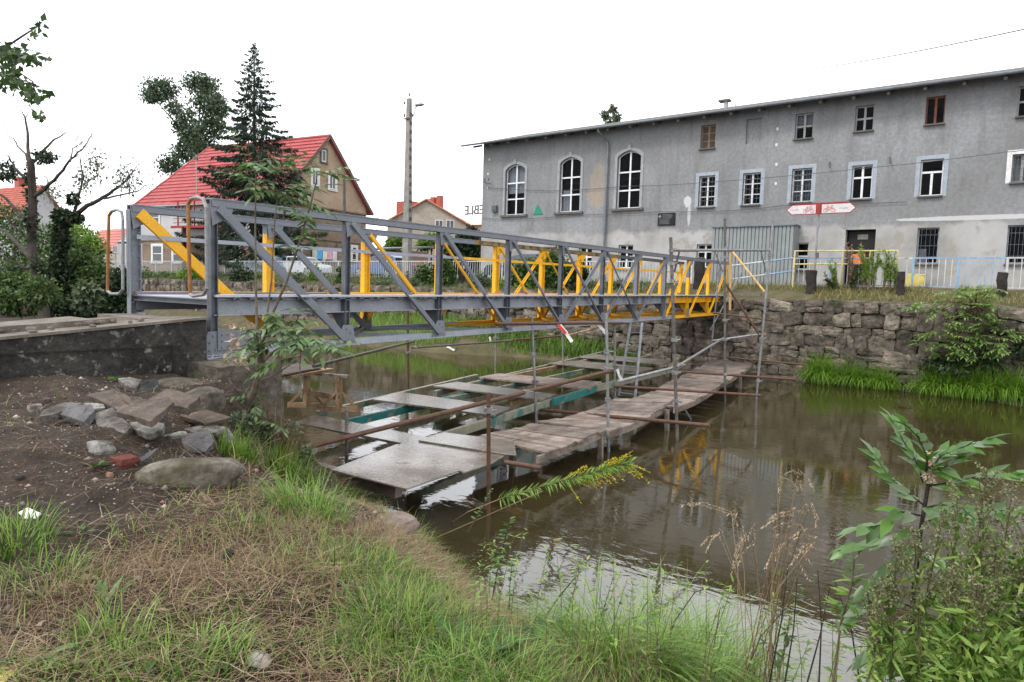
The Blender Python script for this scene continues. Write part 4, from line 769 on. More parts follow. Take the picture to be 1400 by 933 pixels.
rag(817, 446, dict(Y=14.5), [(0, 0), (8, 8), (14, 14)], 'white tape hanging right of the red and white one'); rag(842, 506, dict(Y=15), [(0, 0), (3, 8), (9, 18)], 'white tape on the pole by the walkway')

# ================================================================== street furniture of the far bank
m_fw = mat('fence_white', (.33, .34, .34), (.46, .47, .46), 2.5, .6, c3=(.16, .09, .06), s3=3, t3=(.60, .68)); m_fb = mat('fence_blue', (.14, .24, .36), (.22, .33, .46), 3, .6, c3=(.3, .3, .3), s3=3, t3=(.56, .66)); m_fy = mat('fence_yellow', (.42, .34, .11), (.52, .45, .22), 3, .7, c3=(.25, .22, .16), s3=4)
def fence(xa, xb, name, label, zb, zt, y=28.0, sect=2.6, pk=.145, mats=(m_fw,)):
    t = thing('railing_fence', label, 'fence', ((xa+xb)/2, y, zb)); x = xa; i = 0
    while x < xb-.2:
        x1 = min(x+sect, xb); m = mats[i % len(mats)]; MB().bounds((x-.035, y-.03, zb-.15), (x+.035, y+.03, zt)).build('post', m, t)
        mb = MB(); mb.bounds((x+.035, y-.022, zt-.05), (x1-.035, y+.022, zt)); mb.bounds((x+.035, y-.02, zb+.06), (x1-.035, y+.02, zb+.09)); mb.build('rail', mats[(i*2+1) % len(mats)], t)
        mb = MB(); n = int((x1-x)/pk)
        for k in range(1, n): u = x+(x1-x)*k/n; mb.bounds((u-.012, y-.008, zb+.09), (u+.012, y+.008, zt-.05))
        mb.build('infill_bars', m_fw if m is not m_fb or i % 2 else m_fb, t); x = x1; i += 1
    MB().bounds((xb-.035, y-.03, zb-.15), (xb+.035, y+.03, zt)).build('post', mats[0], t); return t
fence(-84, -11.4, 'f', 'long pale grey bar fence along the street behind the bridge', .40, 1.42)
fence(P(1086, 352, Y=28).x, 6, 'f', 'white and sky-blue bar fence in front of the right half of the grey building', .45, 1.54, mats=(m_fw, m_fb, m_fw, m_fb, m_fb, m_fw), sect=1.35, pk=.19)
g_ = thing('blue_handrail', 'pair of white and blue slanting pipe rails between bridge end and shed', 'handrail', P(1040, 380, Y=28)); e0 = P(1084, 353, Y=28); e1 = P(1083, 371, Y=28); s0 = P(1000, 363.5, Y=27); s1 = P(1000, 382, Y=27)
for p, q in ((s0, e0), (s1, e1)):
    m0 = p.lerp(q, .55); a = MB().tube([p, m0], .03, 8).build('white_rail', m_fw, g_); MB().tube([m0, q], .031, 8).build('blue_rail', m_fb, g_)
MB().tube([s0, (s1.x, s1.y, -.1)], .03, 8).build('post', m_fw, g_)
yr = thing('yellow_railing', 'yellow pipe railing standing in the weeds by the dark doorway', 'railing', P(1155, 395, Y=27.7)); Yy = 27.7
for px in (1087, 1153, 1190, 1228): a = P(px, 343, Y=Yy); MB().tube([(a.x, Yy, a.z), (a.x, Yy, .1)], .032 if px != 1228 else .02, 8).build('post', m_fy, yr)
for py in (343.5, 361.5): MB().tube([P(1086, py, Y=Yy), P(1228, py-.5, Y=Yy)], .026, 8).build('rail', m_fy, yr)
# black stumps
for (px, y0, y1, r, lab) in ((1110, 370, 412, .19, 'thick burnt-black stump under the cycle signpost'), (1232, 372, 411, .13, 'thin black post with a grey top right of the yellow railing'), (1371, 373, 414, .14, 'tall black post at the right end of the wall top'), (957, 353, 402, .21, 'thick black stump beside the far end of the bridge'), (632, 368, 398, .19, 'dark stump in the weeds behind the middle of the bridge'), (1352, 415, 428, .07, 'short black stub low on the river wall')):
    a, c = P(px, y0, Y=27.1), P(px, y1, Y=27.1); mb = MB(); n = 10; pr_ = []
    for i in range(6): u = i/5; pr_.append((a.x+random.uniform(-.02, .02), 27.1, c.z-.2+(a.z-c.z+.2)*u))
    mb.tube(pr_, [r*random.uniform(.92, 1.08) for _ in pr_], 11); s_ = tag(mb.build('wooden_post', m_black), lab, 'post', 'black posts on the river wall'); MB().disc((a.x, 27.1, a.z+.012), (0, 0, 1), r*.9, .02).build('sawn_top', m_woodg, s_)
# cycle signpost
q = P(1120.5, 277, Y=27.3); sp = thing('cycle_signpost', 'grey post with two white red-edged cycle route arrows, in front of the grey building', 'signpost', (q.x, 27.3, 0))
MB().tube([(q.x-.03, 27.3, -.1), (q.x, 27.3, q.z)], .035, 10).build('pole', m_galv, sp); m_sr = mat('sign_red', (.20, .012, .014), (.26, .02, .02), 3, .5); m_sw = mat('sign_white', (.46, .42, .42), (.52, .48, .48), 3, .5); m_sp = mat('sign_faded_red', (.50, .16, .16), (.55, .2, .2), 3, .5)
MB().bounds((q.x-.07, 27.22, q.z-.42), (q.x+.07, 27.38, q.z-.02)).build('clamp_box', m_sr, sp)
MB().bounds((q.x-.01, 27.24, q.z-2.05), (q.x+.08, 27.36, q.z-1.85)).build('small_box', m_sill, sp)
zc = (P(1097, 287, Y=27.25).z+P(1145, 285, Y=27.25).z)/2; hh = .19; wl = q.x-P(1075, 287, Y=27.25).x; wr = P(1171, 285, Y=27.25).x-q.x
for s_, wd in ((-1, wl), (1, wr)):
    def arrow(k, y, t, m, nm, par): return MB().slab([(q.x+s_*(.075+k), y, zc-hh+k), (q.x+s_*(wd-.2-k*.5), y, zc-hh+k), (q.x+s_*(wd-k*1.4), y, zc), (q.x+s_*(wd-.2-k*.5), y, zc+hh-k), (q.x+s_*(.075+k), y, zc+hh-k)], t, (0, -1, 0)).build(nm, m, par)
    ar = arrow(0, 27.24, .025, m_sr, 'arrow_board', sp); arrow(.03, 27.236, .003, m_sw, 'face', ar)
    MB().bounds((min(q.x+s_*.075, q.x+s_*(wd-.3)), 27.235, zc+hh+.006), (max(q.x+s_*.075, q.x+s_*(wd-.3)), 27.27, zc+hh+.035)).build('edge_strip', m_sr, ar)
    bx_ = q.x+s_*.36; bm = MB(); y = 27.228
    def ring(cx, cz, r, t=.008):
        n = 18; ps = [(cx+r*math.cos(2*math.pi*i/n), y, cz+r*math.sin(2*math.pi*i/n)) for i in range(n+1)]
        for a, b_ in zip(ps, ps[1:]): bm.tube([a, b_], t, 5)
    ring(bx_-.12, zc-.055, .068); ring(bx_+.13, zc-.055, .068); A_ = (bx_-.12, y, zc-.055); B_ = (bx_+.13, y, zc-.055); C_ = (bx_-.05, y, zc+.06); D_ = (bx_+.09, y, zc+.06); E_ = (bx_, y, zc-.05)
    for a, b_ in ((A_, C_), (C_, D_), (C_, E_), (A_, E_), (E_, D_), (D_, B_), ((bx_-.05, y, zc+.06), (bx_-.06, y, zc+.09)), ((bx_-.10, y, zc+.095), (bx_-.02, y, zc+.095)), (D_, (bx_+.10, y, zc+.11)), ((bx_+.05, y, zc+.115), (bx_+.12, y, zc+.11))): bm.tube([a, b_], .009, 5)
    bm.build('bicycle_symbol', m_sp, ar); lm = MB(); x_ = q.x+s_*(.72 if s_ > 0 else 1.02)
    for i in range(8): lm.bounds((x_+i*.04, 27.231, zc-.02), (x_+i*.04+.025, 27.235, zc+.02+.02*(i == 0)))
    x_ = q.x+s_*(wd-.36); lm.bounds((x_, 27.231, zc-.03), (x_+.03, 27.235, zc+.04)); lm.build('faded_lettering', mat('faded_letters', (.36, .33, .34), (.42, .38, .4), 4, .6), ar)
# concrete utility pole with lamp
b_ = P(556, 388, Y=29.3); t_ = P(559.5, 135, Y=29.3); up = thing('utility_pole', 'tall concrete utility pole with a street lamp near its top', 'pole', b_)
mb = MB(); mb.add([(b_.x-.27, 29.1, .3), (b_.x+.27, 29.1, .3), (b_.x+.27, 29.5, .3), (b_.x-.27, 29.5, .3), (t_.x-.15, 29.2, t_.z), (t_.x+.15, 29.2, t_.z), (t_.x+.15, 29.4, t_.z), (t_.x-.15, 29.4, t_.z)], [(3, 2, 1, 0), (4, 5, 6, 7), (0, 1, 5, 4), (1, 2, 6, 5), (2, 3, 7, 6), (3, 0, 4, 7)])
pc = mb.build('shaft', mat('pole_concrete', (.15, .14, .125), (.24, .23, .21), 3, .9, .3), up, bevel=.02); mb = MB()
for i in range(15): u = .25+.7*i/15; c = b_.lerp(t_, u); mb.bounds((c.x+.265-.12*u, 29.2, c.z), (c.x+.278-.12*u, 29.4, c.z+.22))
mb.build('recesses', m_soffit, pc)
a = P(566, 158, Y=29.3); c = P(568, 147, Y=29.3); e = P(573, 144, Y=29.3); MB().tube([(a.x-.2, 29.3, a.z), a, c, e], .03, 6).build('lamp_arm', m_galv, up)
lh = P(571, 144.5, Y=29.3); MB().stone(P(573.5, 143.5, Y=29.3), (.62, .3, .14), n=6, k=.8, jit=0).build('lamp_head', m_frg, up, smooth=True)
mb = MB()
for (px, py) in ((553, 143), (553, 160), (564, 160), (560, 131.5)): q_ = P(px, py, Y=29.2); mb.tube([q_, q_+Vector((0, 0, .16))], .05, 7)
q_ = P(558, 162, Y=29.15); mb.bounds((q_.x-.3, 29.1, q_.z-.04), (q_.x+.3, 29.18, q_.z+.04)); mb.build('insulators', m_sill, up)
b_ = P(471, 385, Y=32.3); t_ = P(470.5, 246, Y=32.3); wp = thing('lamp_pole', 'dark wooden pole with a small lamp arm in front of the brown gable', 'pole', b_); MB().tube([(b_.x, 32.3, .3), t_], .13, 9, .10).build('shaft', m_soffit, wp)
a = P(489, 246, Y=32.3); MB().tube([t_-Vector((0, 0, .2)), (t_.x+.5, 32.3, t_.z), (a.x, 32.3, a.z)], .03, 6).build('lamp_arm', m_galv, wp); MB().stone((a.x, 32.3, a.z-.02), (.5, .2, .12), n=4, k=.8, jit=0).build('lamp_head', m_frg, wp)
# ================================================================== houses behind
def tilemat(name, c1, c2, du, tile=.30, col=.24):
    """pantiles: real relief comes from rows modelled in the roof mesh; here only the tone"""
    return mat(name, c1, c2, 1.3, .5, .15, 12, spec=.35)
def roofplane(a, b, c, d, m, parent, rows, name='roof', step=.035, t=.10, ribs=0):
    """a-b eave, d-c ridge; overlapping tile courses as real steps"""
    a, b, c, d = [V3(v) for v in (a, b, c, d)]; n = (b-a).cross(d-a).normalized()
    if n.z < 0: n = -n
    mb = MB()
    for i in range(rows):
        u0, u1 = i/rows, (i+1)/rows; p0, p1, q0, q1 = a.lerp(d, u0), b.lerp(c, u0), a.lerp(d, u1), b.lerp(c, u1)
        mb.add([p0+n*step, p1+n*step, q1, q0, p0-n*t, p1-n*t, q1-n*t, q0-n*t], [(0, 1, 2, 3), (4, 5, 1, 0), (7, 6, 5, 4), (1, 5, 6, 2), (0, 3, 7, 4)])
        k = int((p1-p0).length/.42) if ribs else 0
        for j in range(k): u = (j+.5)/k; mb.beam(p0.lerp(p1, u)+n*step, q0.lerp(q1, u)+n*.012, .09, .03, up=n)
    return mb.build(name, m, parent)
def pwin(par, pl, px0, px1, py0, py1, fr, sur=None, n=(2, 2), off=.06, nm='window', dark=None):
    """window on the vertical plane pl=(point, outward normal)"""
    nn = V3(pl[1]).normalized(); ux = Vector((0, 0, 1)).cross(nn).normalized()
    if ux.dot(V3(_rt)) < 0: ux = -ux
    xm, ym = (px0+px1)/2, (py0+py1)/2; a, b_ = P(px0, ym, pl=pl), P(px1, ym, pl=pl); t, d = P(xm, py0, pl=pl), P(xm, py1, pl=pl); w_ = (b_-a).dot(ux)/2; h_ = (t.z-d.z)/2; c = (a+b_)/2; c.z = (t.z+d.z)/2
    R = Matrix((ux, nn, Vector((0, 0, 1)))).transposed(); mb = MB()
    def bx(u0, u1, v0, v1, o0, o1, M): M.box(c+ux*(u0+u1)/2+Vector((0, 0, (v0+v1)/2))+nn*(o0+o1)/2, (u1-u0, o1-o0, v1-v0), R)
    t_ = .07
    bx(-w_, -w_+t_, -h_, h_, .005, .05, mb); bx(w_-t_, w_, -h_, h_, .005, .05, mb); bx(-w_+t_, w_-t_, h_-t_, h_, .005, .05, mb); bx(-w_+t_, w_-t_, -h_, -h_+t_, .005, .05, mb)
    for i in range(1, n[0]): u = -w_+2*w_*i/n[0]; bx(u-.03, u+.03, -h_+t_, h_-t_, .005, .045, mb)
    for i in range(1, n[1]): v = -h_+2*h_*i/n[1]; bx(-w_+t_, w_-t_, v-.03, v+.03, .005, .04, mb)
    wo_ = mb.build(nm, fr, par); g_ = MB(); bx(-w_+t_*.5, w_-t_*.5, -h_+t_*.5, h_-t_*.5, .004, .012, g_); g_.build('pane', dark or m_glassd, wo_)
    if sur:
        s_ = MB(); e = .17; bx(-w_-e, -w_, -h_-.06, h_+e, .002, .07, s_); bx(w_, w_+e, -h_-.06, h_+e, .002, .07, s_); bx(-w_, w_, h_, h_+e, .002, .07, s_); bx(-w_-.2, w_+.2, -h_-.16, -h_-.06, .002, .12, s_); s_.build('surround', sur, wo_)
    return wo_
m_glassd = mat('dark_pane', (.012, .014, .016), (.05, .055, .06), 1.2, .08, spec=.6)
m_lgray = mat('light_render', (.33, .325, .33), (.42, .415, .42), .8, .9, .1, 20); m_tan = mat('tan_render', (.26, .19, .125), (.34, .26, .18), .7, .9, .2, 15, c3=(.18, .13, .10), s3=1.2, t3=(.58, .7))
m_brownb = mat('brown_banded_wall', (.13, .095, .07), (.22, .165, .12), .9, .9, .3, 12, c3=(.08, .06, .05), s3=1.5, t3=(.56, .68)); m_trim = mat('dark_brown_trim', (.09, .05, .04), (.13, .08, .06), 3, .7)
# --- house with the red tiled roof
C0 = Vector((-47.6, 32.8, .4)); E_L = Vector((-64.9, 30.1, .4)); E_R = Vector((-48.6, 42.4, .4)); EZ = 7.0
uu = (E_L-C0).normalized(); vv = (E_R-C0).normalized(); RZ = 0
A3 = P(445, 186, pl=(C0+Vector((0, 0, 0)), (vv.y, -vv.x, 0))); RZ = A3.z; mid = C0.lerp(E_R, .5)
hs_ = thing('red_roof_house', 'two-storey house with bright red tiled roof, pale front and brown banded gable, beyond the river', 'house', (C0+E_L)/2)
BL = E_L+(E_R-C0); mb = MB()
def quad(mb, a, b_, z0, z1): mb.add([(a.x, a.y, z0), (b_.x, b_.y, z0), (b_.x, b_.y, z1), (a.x, a.y, z1)], [(0, 1, 2, 3)])
quad(mb, C0, E_L, 3.4, EZ); quad(mb, E_L, BL, .3, EZ); quad(mb, BL, E_R, .3, EZ); mb.build('upper_front_wall', m_lgray, hs_)
mb = MB(); quad(mb, C0, E_L, .3, 3.4)
quad(mb, C0, E_R, .3, 6.3); z = .7
while z < 3.3: mb.beam(C0+Vector((0, 0, z-.4+.02))+vv*0-uu*.01, E_R+Vector((0, 0, z-.4+.02))-uu*.01, .03, .045); z += .42
mb.build('banded_lower_wall', m_brownb, hs_)
mb = MB(); mb.add([(C0.x, C0.y, 6.3), (E_R.x, E_R.y, 6.3), (E_R.x, E_R.y, EZ), (mid.x, mid.y, RZ-.1), (C0.x, C0.y, EZ)], [(0, 1, 2, 3, 4)]); mb.build('gable_wall', m_tan, hs_)
mb = MB(); mb.beam(C0+Vector((0, 0, 5.95))-uu*.06, E_R+Vector((0, 0, 5.95))-uu*.06, .14, .12); mb.beam(C0+Vector((0, 0, 3.3))-uu*.05, E_R+Vector((0, 0, 3.3))-uu*.05, .10, .10); mb.beam(C0+Vector((0, 0, 3.0))-vv*.05, E_L+Vector((0, 0, 3.0))-vv*.05, .10, .10); mb.build('string_course', m_brownb, hs_)
er = .55; a = C0-uu*.35-vv*er; b_ = E_L+uu*.5-vv*er; ridge0 = mid-uu*.35; ridge1 = mid+uu*14.8
z_e = EZ-.15; sl_ = (RZ-EZ)/((mid-C0).length); za = EZ-sl_*er
rf = roofplane((a.x, a.y, za), (b_.x, b_.y, za), (ridge1.x, ridge1.y, RZ), (ridge0.x, ridge0.y, RZ), m_red, hs_, 17, ribs=1, step=.07)
a2 = E_R-uu*.35+vv*er; b2_ = BL+uu*.5+vv*er
roofplane((a2.x, a2.y, za), (b2_.x, b2_.y, za), (ridge1.x, ridge1.y, RZ), (ridge0.x, ridge0.y, RZ), m_red, hs_, 8)
mb = MB(); mb.add([(b_.x, b_.y, za), (b2_.x, b2_.y, za), (ridge1.x, ridge1.y, RZ)], [(0, 1, 2)]); mb.build('hip', m_red, rf)
mb = MB(); o1 = -uu*.40
mb.beam(Vector((a.x, a.y, za-.02)), Vector((ridge0.x, ridge0.y, RZ)), .06, .26); mb.beam(Vector((a2.x, a2.y, za-.02)), Vector((ridge0.x, ridge0.y, RZ)), .06, .26); mb.build('verge_board', m_trim, rf)
mb = MB(); mb.tube([(a.x, a.y, za-.05), (b_.x, b_.y, za-.05)], .08, 7); mb.tube([(b_.x, b_.y, za-.1), tuple(E_L+Vector((-.1, -.1, 5.6))), tuple(E_L+Vector((-.1, -.1, 0)))], .06, 7); mb.build('gutter', m_frg, rf)
mb = MB(); mb.tube([(ridge0.x, ridge0.y, RZ+.05), (ridge1.x, ridge1.y, RZ+.05)], .12, 7); mb.tube([(ridge1.x, ridge1.y, RZ+.05), (b_.x, b_.y, za+.05)], .10, 7); mb.build('ridge_tiles', m_red, rf)
PF = (C0, -vv.cross(Vector((0, 0, 1))).cross(Vector((0, 0, 1)))*-1); nF = Vector((uu.y, -uu.x, 0));  nF = nF if nF.y < 0 else -nF; nG = Vector((vv.y, -vv.x, 0)); nG = nG if nG.x > 0 else -nG
PF = (C0, nF); PG = (C0, nG)
for r_, s_, n_ in (((208, 218, 286, 309), m_surw, (1, 2)), ((239, 247, 281, 291), m_surw, (2, 1)), ((209, 222, 336, 358), m_surw, (1, 2)), ((237, 250, 337, 358), m_surw, (1, 2)), ((317, 328, 335, 356), m_surw, (2, 2))): pwin(hs_, PF, *r_, m_frw, s_, n_)
for r_, s_, n_ in (((439.5, 445.5, 205.5, 221.5), m_sill, (1, 1)), ((426.5, 434.5, 232.5, 254), m_surw, (2, 1)), ((450, 458.5, 240.5, 259), m_surw, (2, 1)), ((399.5, 410.5, 337, 353), m_surw, (2, 2)), ((481, 487, 338, 356), m_surw, (1, 2))): pwin(hs_, PG, *r_, m_frw, s_, n_)
q = P(443, 349, pl=PG); w_ = 2.0; pb = thing('notice_board', 'dark framed notice board with blue and pink posters on the brown gable', 'notice board', q)
R_ = Matrix((vv, nG, Vector((0, 0, 1)))).transposed(); MB().box(q+nG*.08, (2.9, .06, 1.3), R_).build('frame', m_sill, pb)
for u, c_, nm in ((-.62, (.05, .28, .55), 'blue'), (.55, (.5, .25, .3), 'pink'), (-.0, (.45, .45, .42), 'pale'), (-1.15, (.35, .38, .3), 'green'), (1.12, (.42, .4, .45), 'grey')): MB().box(q+nG*.12+vv*u+Vector((0, 0, random.uniform(-.08, .1))), (.52, .02, .8+.2*random.random()), R_).build('poster', mat('poster_'+nm, c_, tuple(min(1, x*1.6) for x in c_), 4, .6), pb)
# balcony steelwork
m_bal = mat('oxide_red_steel', (.20, .012, .01), (.28, .022, .018), 4, .6); m_bald = mat('dark_red_steel', (.06, .012, .014), (.09, .02, .02), 4, .7)
q = P(268, 310, pl=(C0-vv*1.2, nF)); bc = thing('steel_balcony', 'dark red steel balcony frame standing against the pale house front', 'balcony', (q.x, q.y, .4)); u0, u1, zt = -2.9, 2.9, P(268, 274, pl=(C0-vv*1.2, nF)).z
def bq(u, v, z): p = Vector((q.x, q.y, 0))-uu*u+vv*v; return Vector((p.x, p.y, z))
for u in (-2.3, -.2, 1.0, 2.6):
    for v in (0, 1.15): MB().beam(bq(u, v, q.z), bq(u, v, zt), .09, .09).build('post', m_bal, bc)
for z, nm, w2 in ((q.z, 'platform', .2), (zt, 'top_frame', .12)):
    mb = MB(); mb.beam(bq(u0-.3, 0, z), bq(u1+.3, 0, z), .1, w2); mb.beam(bq(u0, 1.1, z), bq(u1, 1.1, z), .1, w2)
    if nm == 'platform': mb.slab([bq(u0, 0, z+.1), bq(u1, 0, z+.1), bq(u1, 1.15, z+.1), bq(u0, 1.15, z+.1)], .06, (0, 0, 1))
    mb.build(nm, m_bal, bc)
mb = MB(); 
for z in (.35, .7, 1.05): mb.beam(bq(u0, 0, q.z+z), bq(u1*.4, 0, q.z+z), .05, .05)
mb.build('balcony_rail', m_bal, bc)
for u in (-1.55, -.9, 1.5, 2.2): MB().beam(bq(u, 0, .4), bq(u, 0, q.z), .32 if u in (-1.55, 1.5) else .18, .2).build('column', m_bald, bc)
z = P(268, 327, pl=(C0-vv*1.2, nF)).z; MB().slab([bq(-3.1, -.5, z), bq(3.3, -.5, z), bq(3.3, 1.15, z+.25), bq(-3.1, 1.15, z+.25)], .1, (0, 0, 1)).build('canopy', m_lgray, bc)
qa = P(268, 212, pl=(C0+vv*1.5, nF)); qb = P(269, 268, pl=(C0+vv*.2, nF)); an = tag(MB().tube([qb-UPV*.2, qa-Vector((0, .0, 0))+ (qb-qa)*.0], .035, 6).build('antenna_mast', m_galv), 'thin antenna mast on the red roof', 'antenna'); MB().stone(qa+UPV*-.3, (.35, .35, .3), n=4, k=.9).build('antenna_head', m_sill, an)
# --- gable house generator for the smaller ones
def house(label, base, d1, l1, l2, ez, rz, mw, mr, rows=8, over=.35, name='house'):
    """base corner nearest camera; ridge runs along d1 (length l1); gable of width l2"""
    d1 = V3(d1).normalized(); d2 = Vector((-d1.y, d1.x, 0)); base = V3(base); t = thing(name, label, 'house', base+d1*l1/2); a, b_, c, d = base, base+d1*l1, base+d1*l1+d2*l2, base+d2*l2; z0 = base.z; mb = MB()
    for p, q in ((a, b_), (b_, c), (c, d), (d, a)): quad(mb, p, q, z0, ez)
    for p, q in ((d, a), (c, b_)): m_ = (p+q)/2; mb.add([(p.x, p.y, ez), (q.x, q.y, ez), (m_.x, m_.y, rz-.06)], [(0, 1, 2)])
    mb.build('wall', mw, t); m0, m1 = (a+d)/2-d1*over, (b_+c)/2+d1*over; sl = (rz-ez)/(l2/2); ze = ez-sl*over
    for p, q, s_ in ((a, b_, -1), (d, c, 1)):
        p, q = p-d1*over+d2*over*s_, q+d1*over+d2*over*s_; rf_ = roofplane((p.x, p.y, ze), (q.x, q.y, ze), (m1.x, m1.y, rz), (m0.x, m0.y, rz), mr, t, rows, step=.05)
    return t, rf_
m_or = mat('orange_tiles', (.42, .13, .075), (.52, .20, .12), 1.5, .6); m_brick = mat('red_brick', (.24, .06, .04), (.33, .10, .07), 6, .9, .3, 20); m_beige = mat('beige_render', (.28, .245, .20), (.36, .32, .27), 1, .9)
gx = P(597, 303, Y=62); base = P(560, 380, Y=60); 
g0 = P(519, 330, Y=66); gl = P(541, 330, Y=57); gr = P(637, 305, Y=57)
hw = (gr.x-gl.x); apex = P(599, 276, Y=57)
# gable faces the camera: ridge runs away (+Y, turned a little)
t, rf_ = house('far house with orange tiled roof, beige gable and brick chimneys', (gr.x, 57, .4), (-.62, 1, 0), 16, hw*.80, P(639, 304, Y=57).z, apex.z, m_beige, m_or)
pn = (Vector((gr.x, 57, 0)), (1, .62, 0)); dg = Vector((-1, -.62, 0)).normalized()
for px0, px1 in ((595, 606), (610, 621)): pwin(t, (Vector((gr.x, 57, 0)), (.62, -1, 0)), px0, px1, 301, 313, m_frw, None, (2, 1))
q = P(558, 290, Y=60); mb = MB(); a, c = P(542, 276, Y=60), P(575, 305, Y=60); mb.bounds((a.x, 60, c.z-2), (a.x+(c.x-a.x)*.55, 61.5, a.z)); mb.bounds((a.x+(c.x-a.x)*.55, 60.3, c.z-2), (c.x, 62.5, a.z-.25)); mb.build('chimney', m_brick, rf_)
for px, yt in ((585, 272.5), (593, 270), (601.5, 268)): a = P(px, yt, Y=63); MB().bounds((a.x-.32, 62.7, a.z-2.6), (a.x+.32, 63.3, a.z)).build('chimney', m_brick if px > 590 else m_beige, rf_)
# shed with blue-edged roof, low building with the reversed letters
a, c = P(507, 357, Y=44), P(553, 390, Y=44); s_ = thing('brick_shed', 'low brick shed with a dark flat roof beside the utility pole', 'shed', (a.x, 44, .4)); MB().bounds((a.x-6, 44, .3), (c.x, 47, P(530, 343, Y=44).z)).build('wall', mat('shed_brick', (.16, .085, .06), (.25, .15, .11), 1.5, .9, .3, 9), s_)
zr = P(530, 342, Y=44).z; mb = MB(); mb.slab([(a.x-6.3, 43.6, zr), (c.x+.3, 43.6, zr+.15), (c.x+.3, 47.4, zr+.55), (a.x-6.3, 47.4, zr+.5)], .14, (0, 0, 1)); mb.build('roof', m_gutter, s_)
a, c = P(623, 301, Y=62), P(700, 292, Y=62); s_ = thing('flat_roofed_shop', 'low flat-roofed building with white fascia half hidden behind the grey building', 'building', (a.x, 62, .4)); zt = (a.z+c.z)/2
MB().bounds((a.x, 62.3, .3), (a.x+14, 70, zt-.9)).build('wall', m_beige, s_); MB().bounds((a.x-.4, 62, zt-.9), (a.x+14, 70.4, zt)).build('fascia', m_white, s_)
def text_mesh(txt, size, ext, name, m, M, parent=None):
    cu = bpy.data.curves.new(name, 'FONT'); cu.body = txt; cu.size = size; cu.extrude = ext; cu.offset = size*.012; to = bpy.data.objects.new(name, cu); S.collection.objects.link(to); bpy.context.view_layer.update()
    me = bpy.data.meshes.new_from_object(to.evaluated_get(bpy.context.evaluated_depsgraph_get())); bpy.data.objects.remove(to); v = np.empty(len(me.vertices)*3); me.vertices.foreach_get('co', v); v = v.reshape(-1, 3)
    v = np.array([M @ Vector(q) for q in v]); return link(name, v, [tuple(p.vertices) for p in me.polygons], m, parent)
q = P(635, 294, Y=63); Mt = Matrix.Translation((q.x, 63, q.z+.02)) @ Matrix.Rotation(math.pi, 4, 'Z') @ Matrix.Rotation(math.pi/2, 4, 'X')
tx = text_mesh('MEBLE', 1.5, .05, 'roof_letters', m_sill, Mt); tag(tx, 'dark roof letters seen from behind, so they read reversed', 'letters'); bb = [v.co.x for v in tx.data.vertices]; tx.location.x += q.x-(tx.location.x+min(bb))
mb = MB(); x0_ = tx.location.x+min(bb); x1_ = tx.location.x+max(bb); mb.bounds((x0_, 63.06, q.z+.0), (x1_, 63.12, q.z+.06)); mb.bounds((x0_, 63.06, q.z+.98), (x1_, 63.12, q.z+1.02))
for i in range(5): u = x0_+(x1_-x0_)*(i+.5)/5; mb.bounds((u-.03, 63.06, zt), (u+.03, 63.12, q.z+.98))
mb.build('letter_frame', m_galv, tx)
# left group: tiled barn, grey-roofed barn, far-left house
t, _ = house('low house with faded red tiles seen past the left end of the bridge', P(158, 378, Y=46)-Vector((0, 0, P(158, 378, Y=46).z-.4)), (-1, -.0, 0), 14, -8, P(150, 347, Y=46).z, P(130, 315, Y=50).z, m_beige, mat('faded_red_tiles', (.30, .08, .06), (.40, .13, .10), 1.5, .6))
b_ = P(196, 378, Y=42); t, _ = house('low barn with pale grey roof sheets between the trees and the red-roofed house', (b_.x, 42, .4), (-1, 0, 0), 7.5, -9, P(180, 333, Y=42).z, P(170, 304, Y=46).z, m_lgray, mat('grey_roof_sheets', (.20, .21, .23), (.34, .35, .38), 1.5, .6))
for px in (158, 187): pwin(t, (Vector((0, 42, 0)), (0, -1, 0)), px-3.5, px+3.5, 336, 346, m_frw, None, (1, 1))
b_ = P(60, 380, Y=26.8); b_ = P(42, 372, Y=27.6)
t, rf_ = house('house with red tiled roof and brick chimney at the far left behind the bare tree', (P(16, 370, Y=29.5).x, 29.5, .3), (-1, -.16, 0), 16, -7, P(20, 300, Y=29.5).z, P(20, 258, Y=32.5).z, m_lgray, mat('old_red_tiles', (.22, .045, .028), (.34, .085, .05), 1.5, .7), 14)
a = P(16, 243, Y=32.5); mb = MB(); mb.bounds((a.x-.8, 33, a.z-3.5), (a.x+.8, 34.2, a.z)); mb.bounds((a.x-.9, 32.9, a.z-.1), (a.x+.9, 34.3, a.z+.1)); mb.build('chimney', m_brick, rf_)
